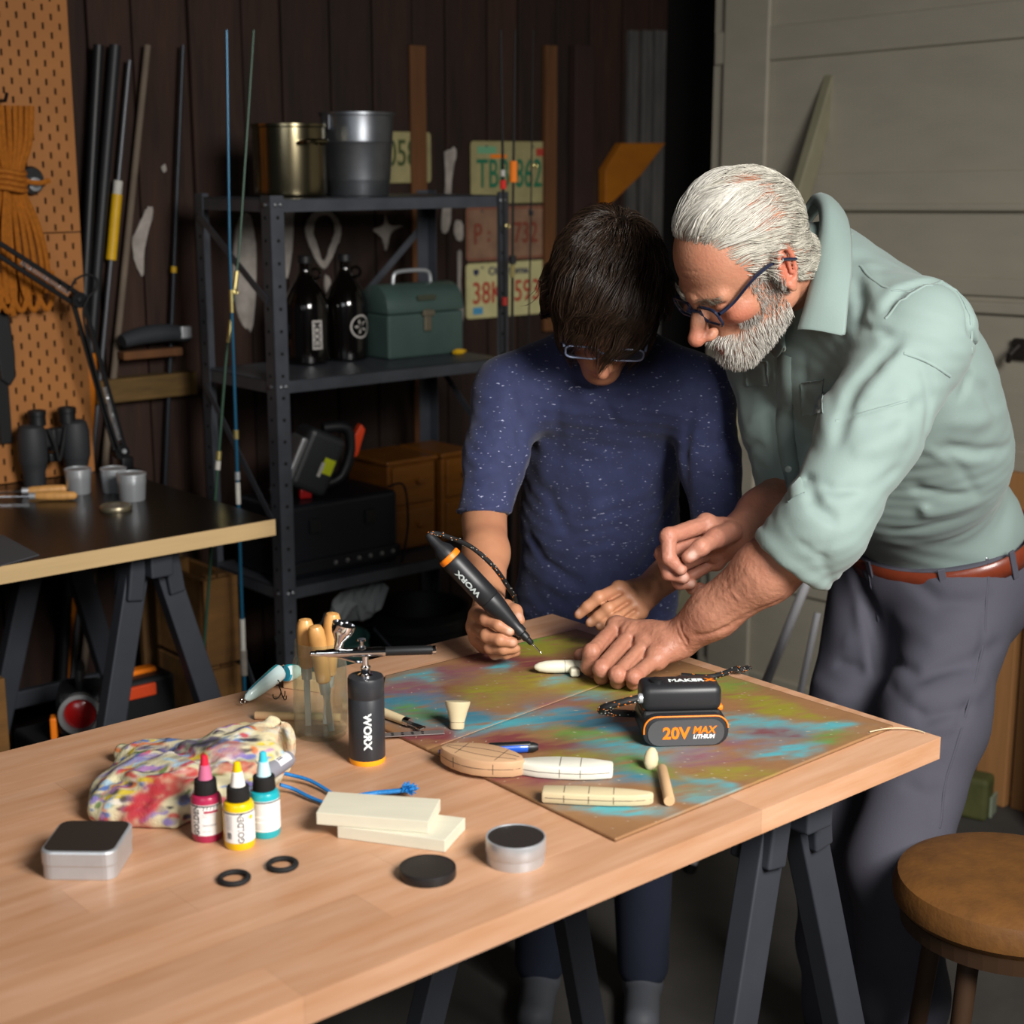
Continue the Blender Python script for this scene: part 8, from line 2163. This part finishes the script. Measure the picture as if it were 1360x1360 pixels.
# ================================================================== right side: stool, planks, pole
sp_ = at_z(1312, 1140, 0.60)
t = thing('stool', 'round stool with a worn brown padded seat at the lower right', 'stool', (sp_.x + 0.02, sp_.y - 0.05, 0))
M_LEATH = mat('tan_suede', srgb('#6e4618'), 0.7, var=0.45, vscale=25, bump=0.4, bscale=120, color2=srgb('#5a3812'))
SRd = 0.165
MB().lathe([(0.001, 0.545), (SRd * 0.94, 0.545), (SRd * 1.0, 0.556), (SRd * 1.01, 0.575), (SRd * 0.97, 0.592), (SRd * 0.85, 0.601), (SRd * 0.5, 0.604), (0.001, 0.605)], 56).build('seat', M_LEATH, t, smooth=True)
MB().lathe([(0.001, 0.52), (SRd * 0.93, 0.52), (SRd * 0.95, 0.545), (0.001, 0.545)], 48).build('seat_board', mat('stool_dark', srgb('#3a2615'), 0.6), t)
for k in range(4):
    a = math.pi / 4 + k * math.pi / 2; c, s = math.cos(a), math.sin(a)
    MB().tube([(c * 0.11, s * 0.11, 0.52), (c * 0.17, s * 0.17, 0.0)], [0.015, 0.012], 12).build('leg', MATS['stool_dark'], t, smooth=True)
MB().tube([(0.149 * math.cos(2 * math.pi * i / 32), 0.149 * math.sin(2 * math.pi * i / 32), 0.2) for i in range(32)], 0.008, 8, closed=True).build('foot_ring', M_STEEL, t, smooth=True)
# plank leaning on the garage door
M_PINE = mat('pine_plank', srgb('#c08a56'), 0.6, var=0.25, vscale=6, stretch=(6, 6, 0.5))
f0 = at_z(1312, 1062, 0); fa, fb_, _ = to_room(f0)
def lean_plank(b_, w, h, lab, th=0.03, a_foot=DOOR_A - 0.06, mt=M_PINE):
    m = MB(); m.box((0, 0, h / 2), (th, w, h), bevel=0.002)
    o = m.build('plank', mt, None, loc=rp(a_foot, b_, 0.001)); o.rotation_euler = (0, 0.0, TH); tag(o, lab, 'plank', 'planks standing by the garage door'); return o
lean_plank(to_room(at_z(1318, 1064, 0))[1], 0.085, 0.86, 'pale pine plank standing against the garage door behind the trousers')
lean_plank(to_room(at_z(1349, 1060, 0))[1] - 0.05, 0.05, 0.80, 'narrower pine plank standing at the far right edge', 0.025, DOOR_A - 0.05, mat('pine_dark', srgb('#8a6038'), 0.65, var=0.25, vscale=6, stretch=(6, 6, 0.5)))
# dark box at the far right
bb = to_room(at_z(1385, 1075, 0))
o = MB().box((0, 0, 0.35), (0.2, 0.16, 0.70), bevel=0.006).build('storage_box', mat('dark_box', srgb('#1c1410'), 0.7), None, loc=rp(DOOR_A - 0.12, bb[1] - 0.20, 0.001), rotz=TH); tag(o, 'tall dark box at the far right edge beside the planks', 'box')
# small mossy green block on the floor
gp = at_z(1290, 1082, 0)
t = thing('garden_block', 'small green and pale block on the floor by the planks', 'block', gp, TH + 0.3)
MB().box((0, 0, 0.055), (0.07, 0.09, 0.11), bevel=0.012).build('block_body', mat('moss_green', srgb('#5c5f34'), 0.7, var=0.3, vscale=20), t)
MB().box((0.02, -0.047, 0.03), (0.05, 0.006, 0.055), bevel=0.002).build('block_label', mat('pale_sage', srgb('#8f9882'), 0.6), t)
# white pole leaning against the door
a = at_d(1064, 792, 3.6); b = at_d(1018, 905, 3.6); v = a - b; foot = b - v * ((b.z) / v.z); top = a + v * 1.5
t = thing('white_pole', 'grey-white metal pole leaning behind the worktable corner', 'pole', foot)
MB().tube([Vector((0, 0, 0)), (top - foot) * 0.5, top - foot], 0.011, 14).build('tube', mat('white_tube', srgb('#dcdbe0'), 0.4, 0.0), t, smooth=True)
MB().tube([Vector((0, 0, 0)), (top - foot) * 0.02], 0.014, 14).build('rubber_foot', M_BLKM, t, smooth=True)
a = at_d(1070, 888, 3.55); b = at_d(1062, 925, 3.55); v = a - b; foot = b - v * (b.z / v.z); top = a + v * 2
t = thing('white_pole', 'short white strip standing beside the charcoal trousers', 'pole', foot)
MB().tube([Vector((0, 0, 0)), top - foot], 0.008, 12).build('tube', MATS['white_tube'], t, smooth=True)
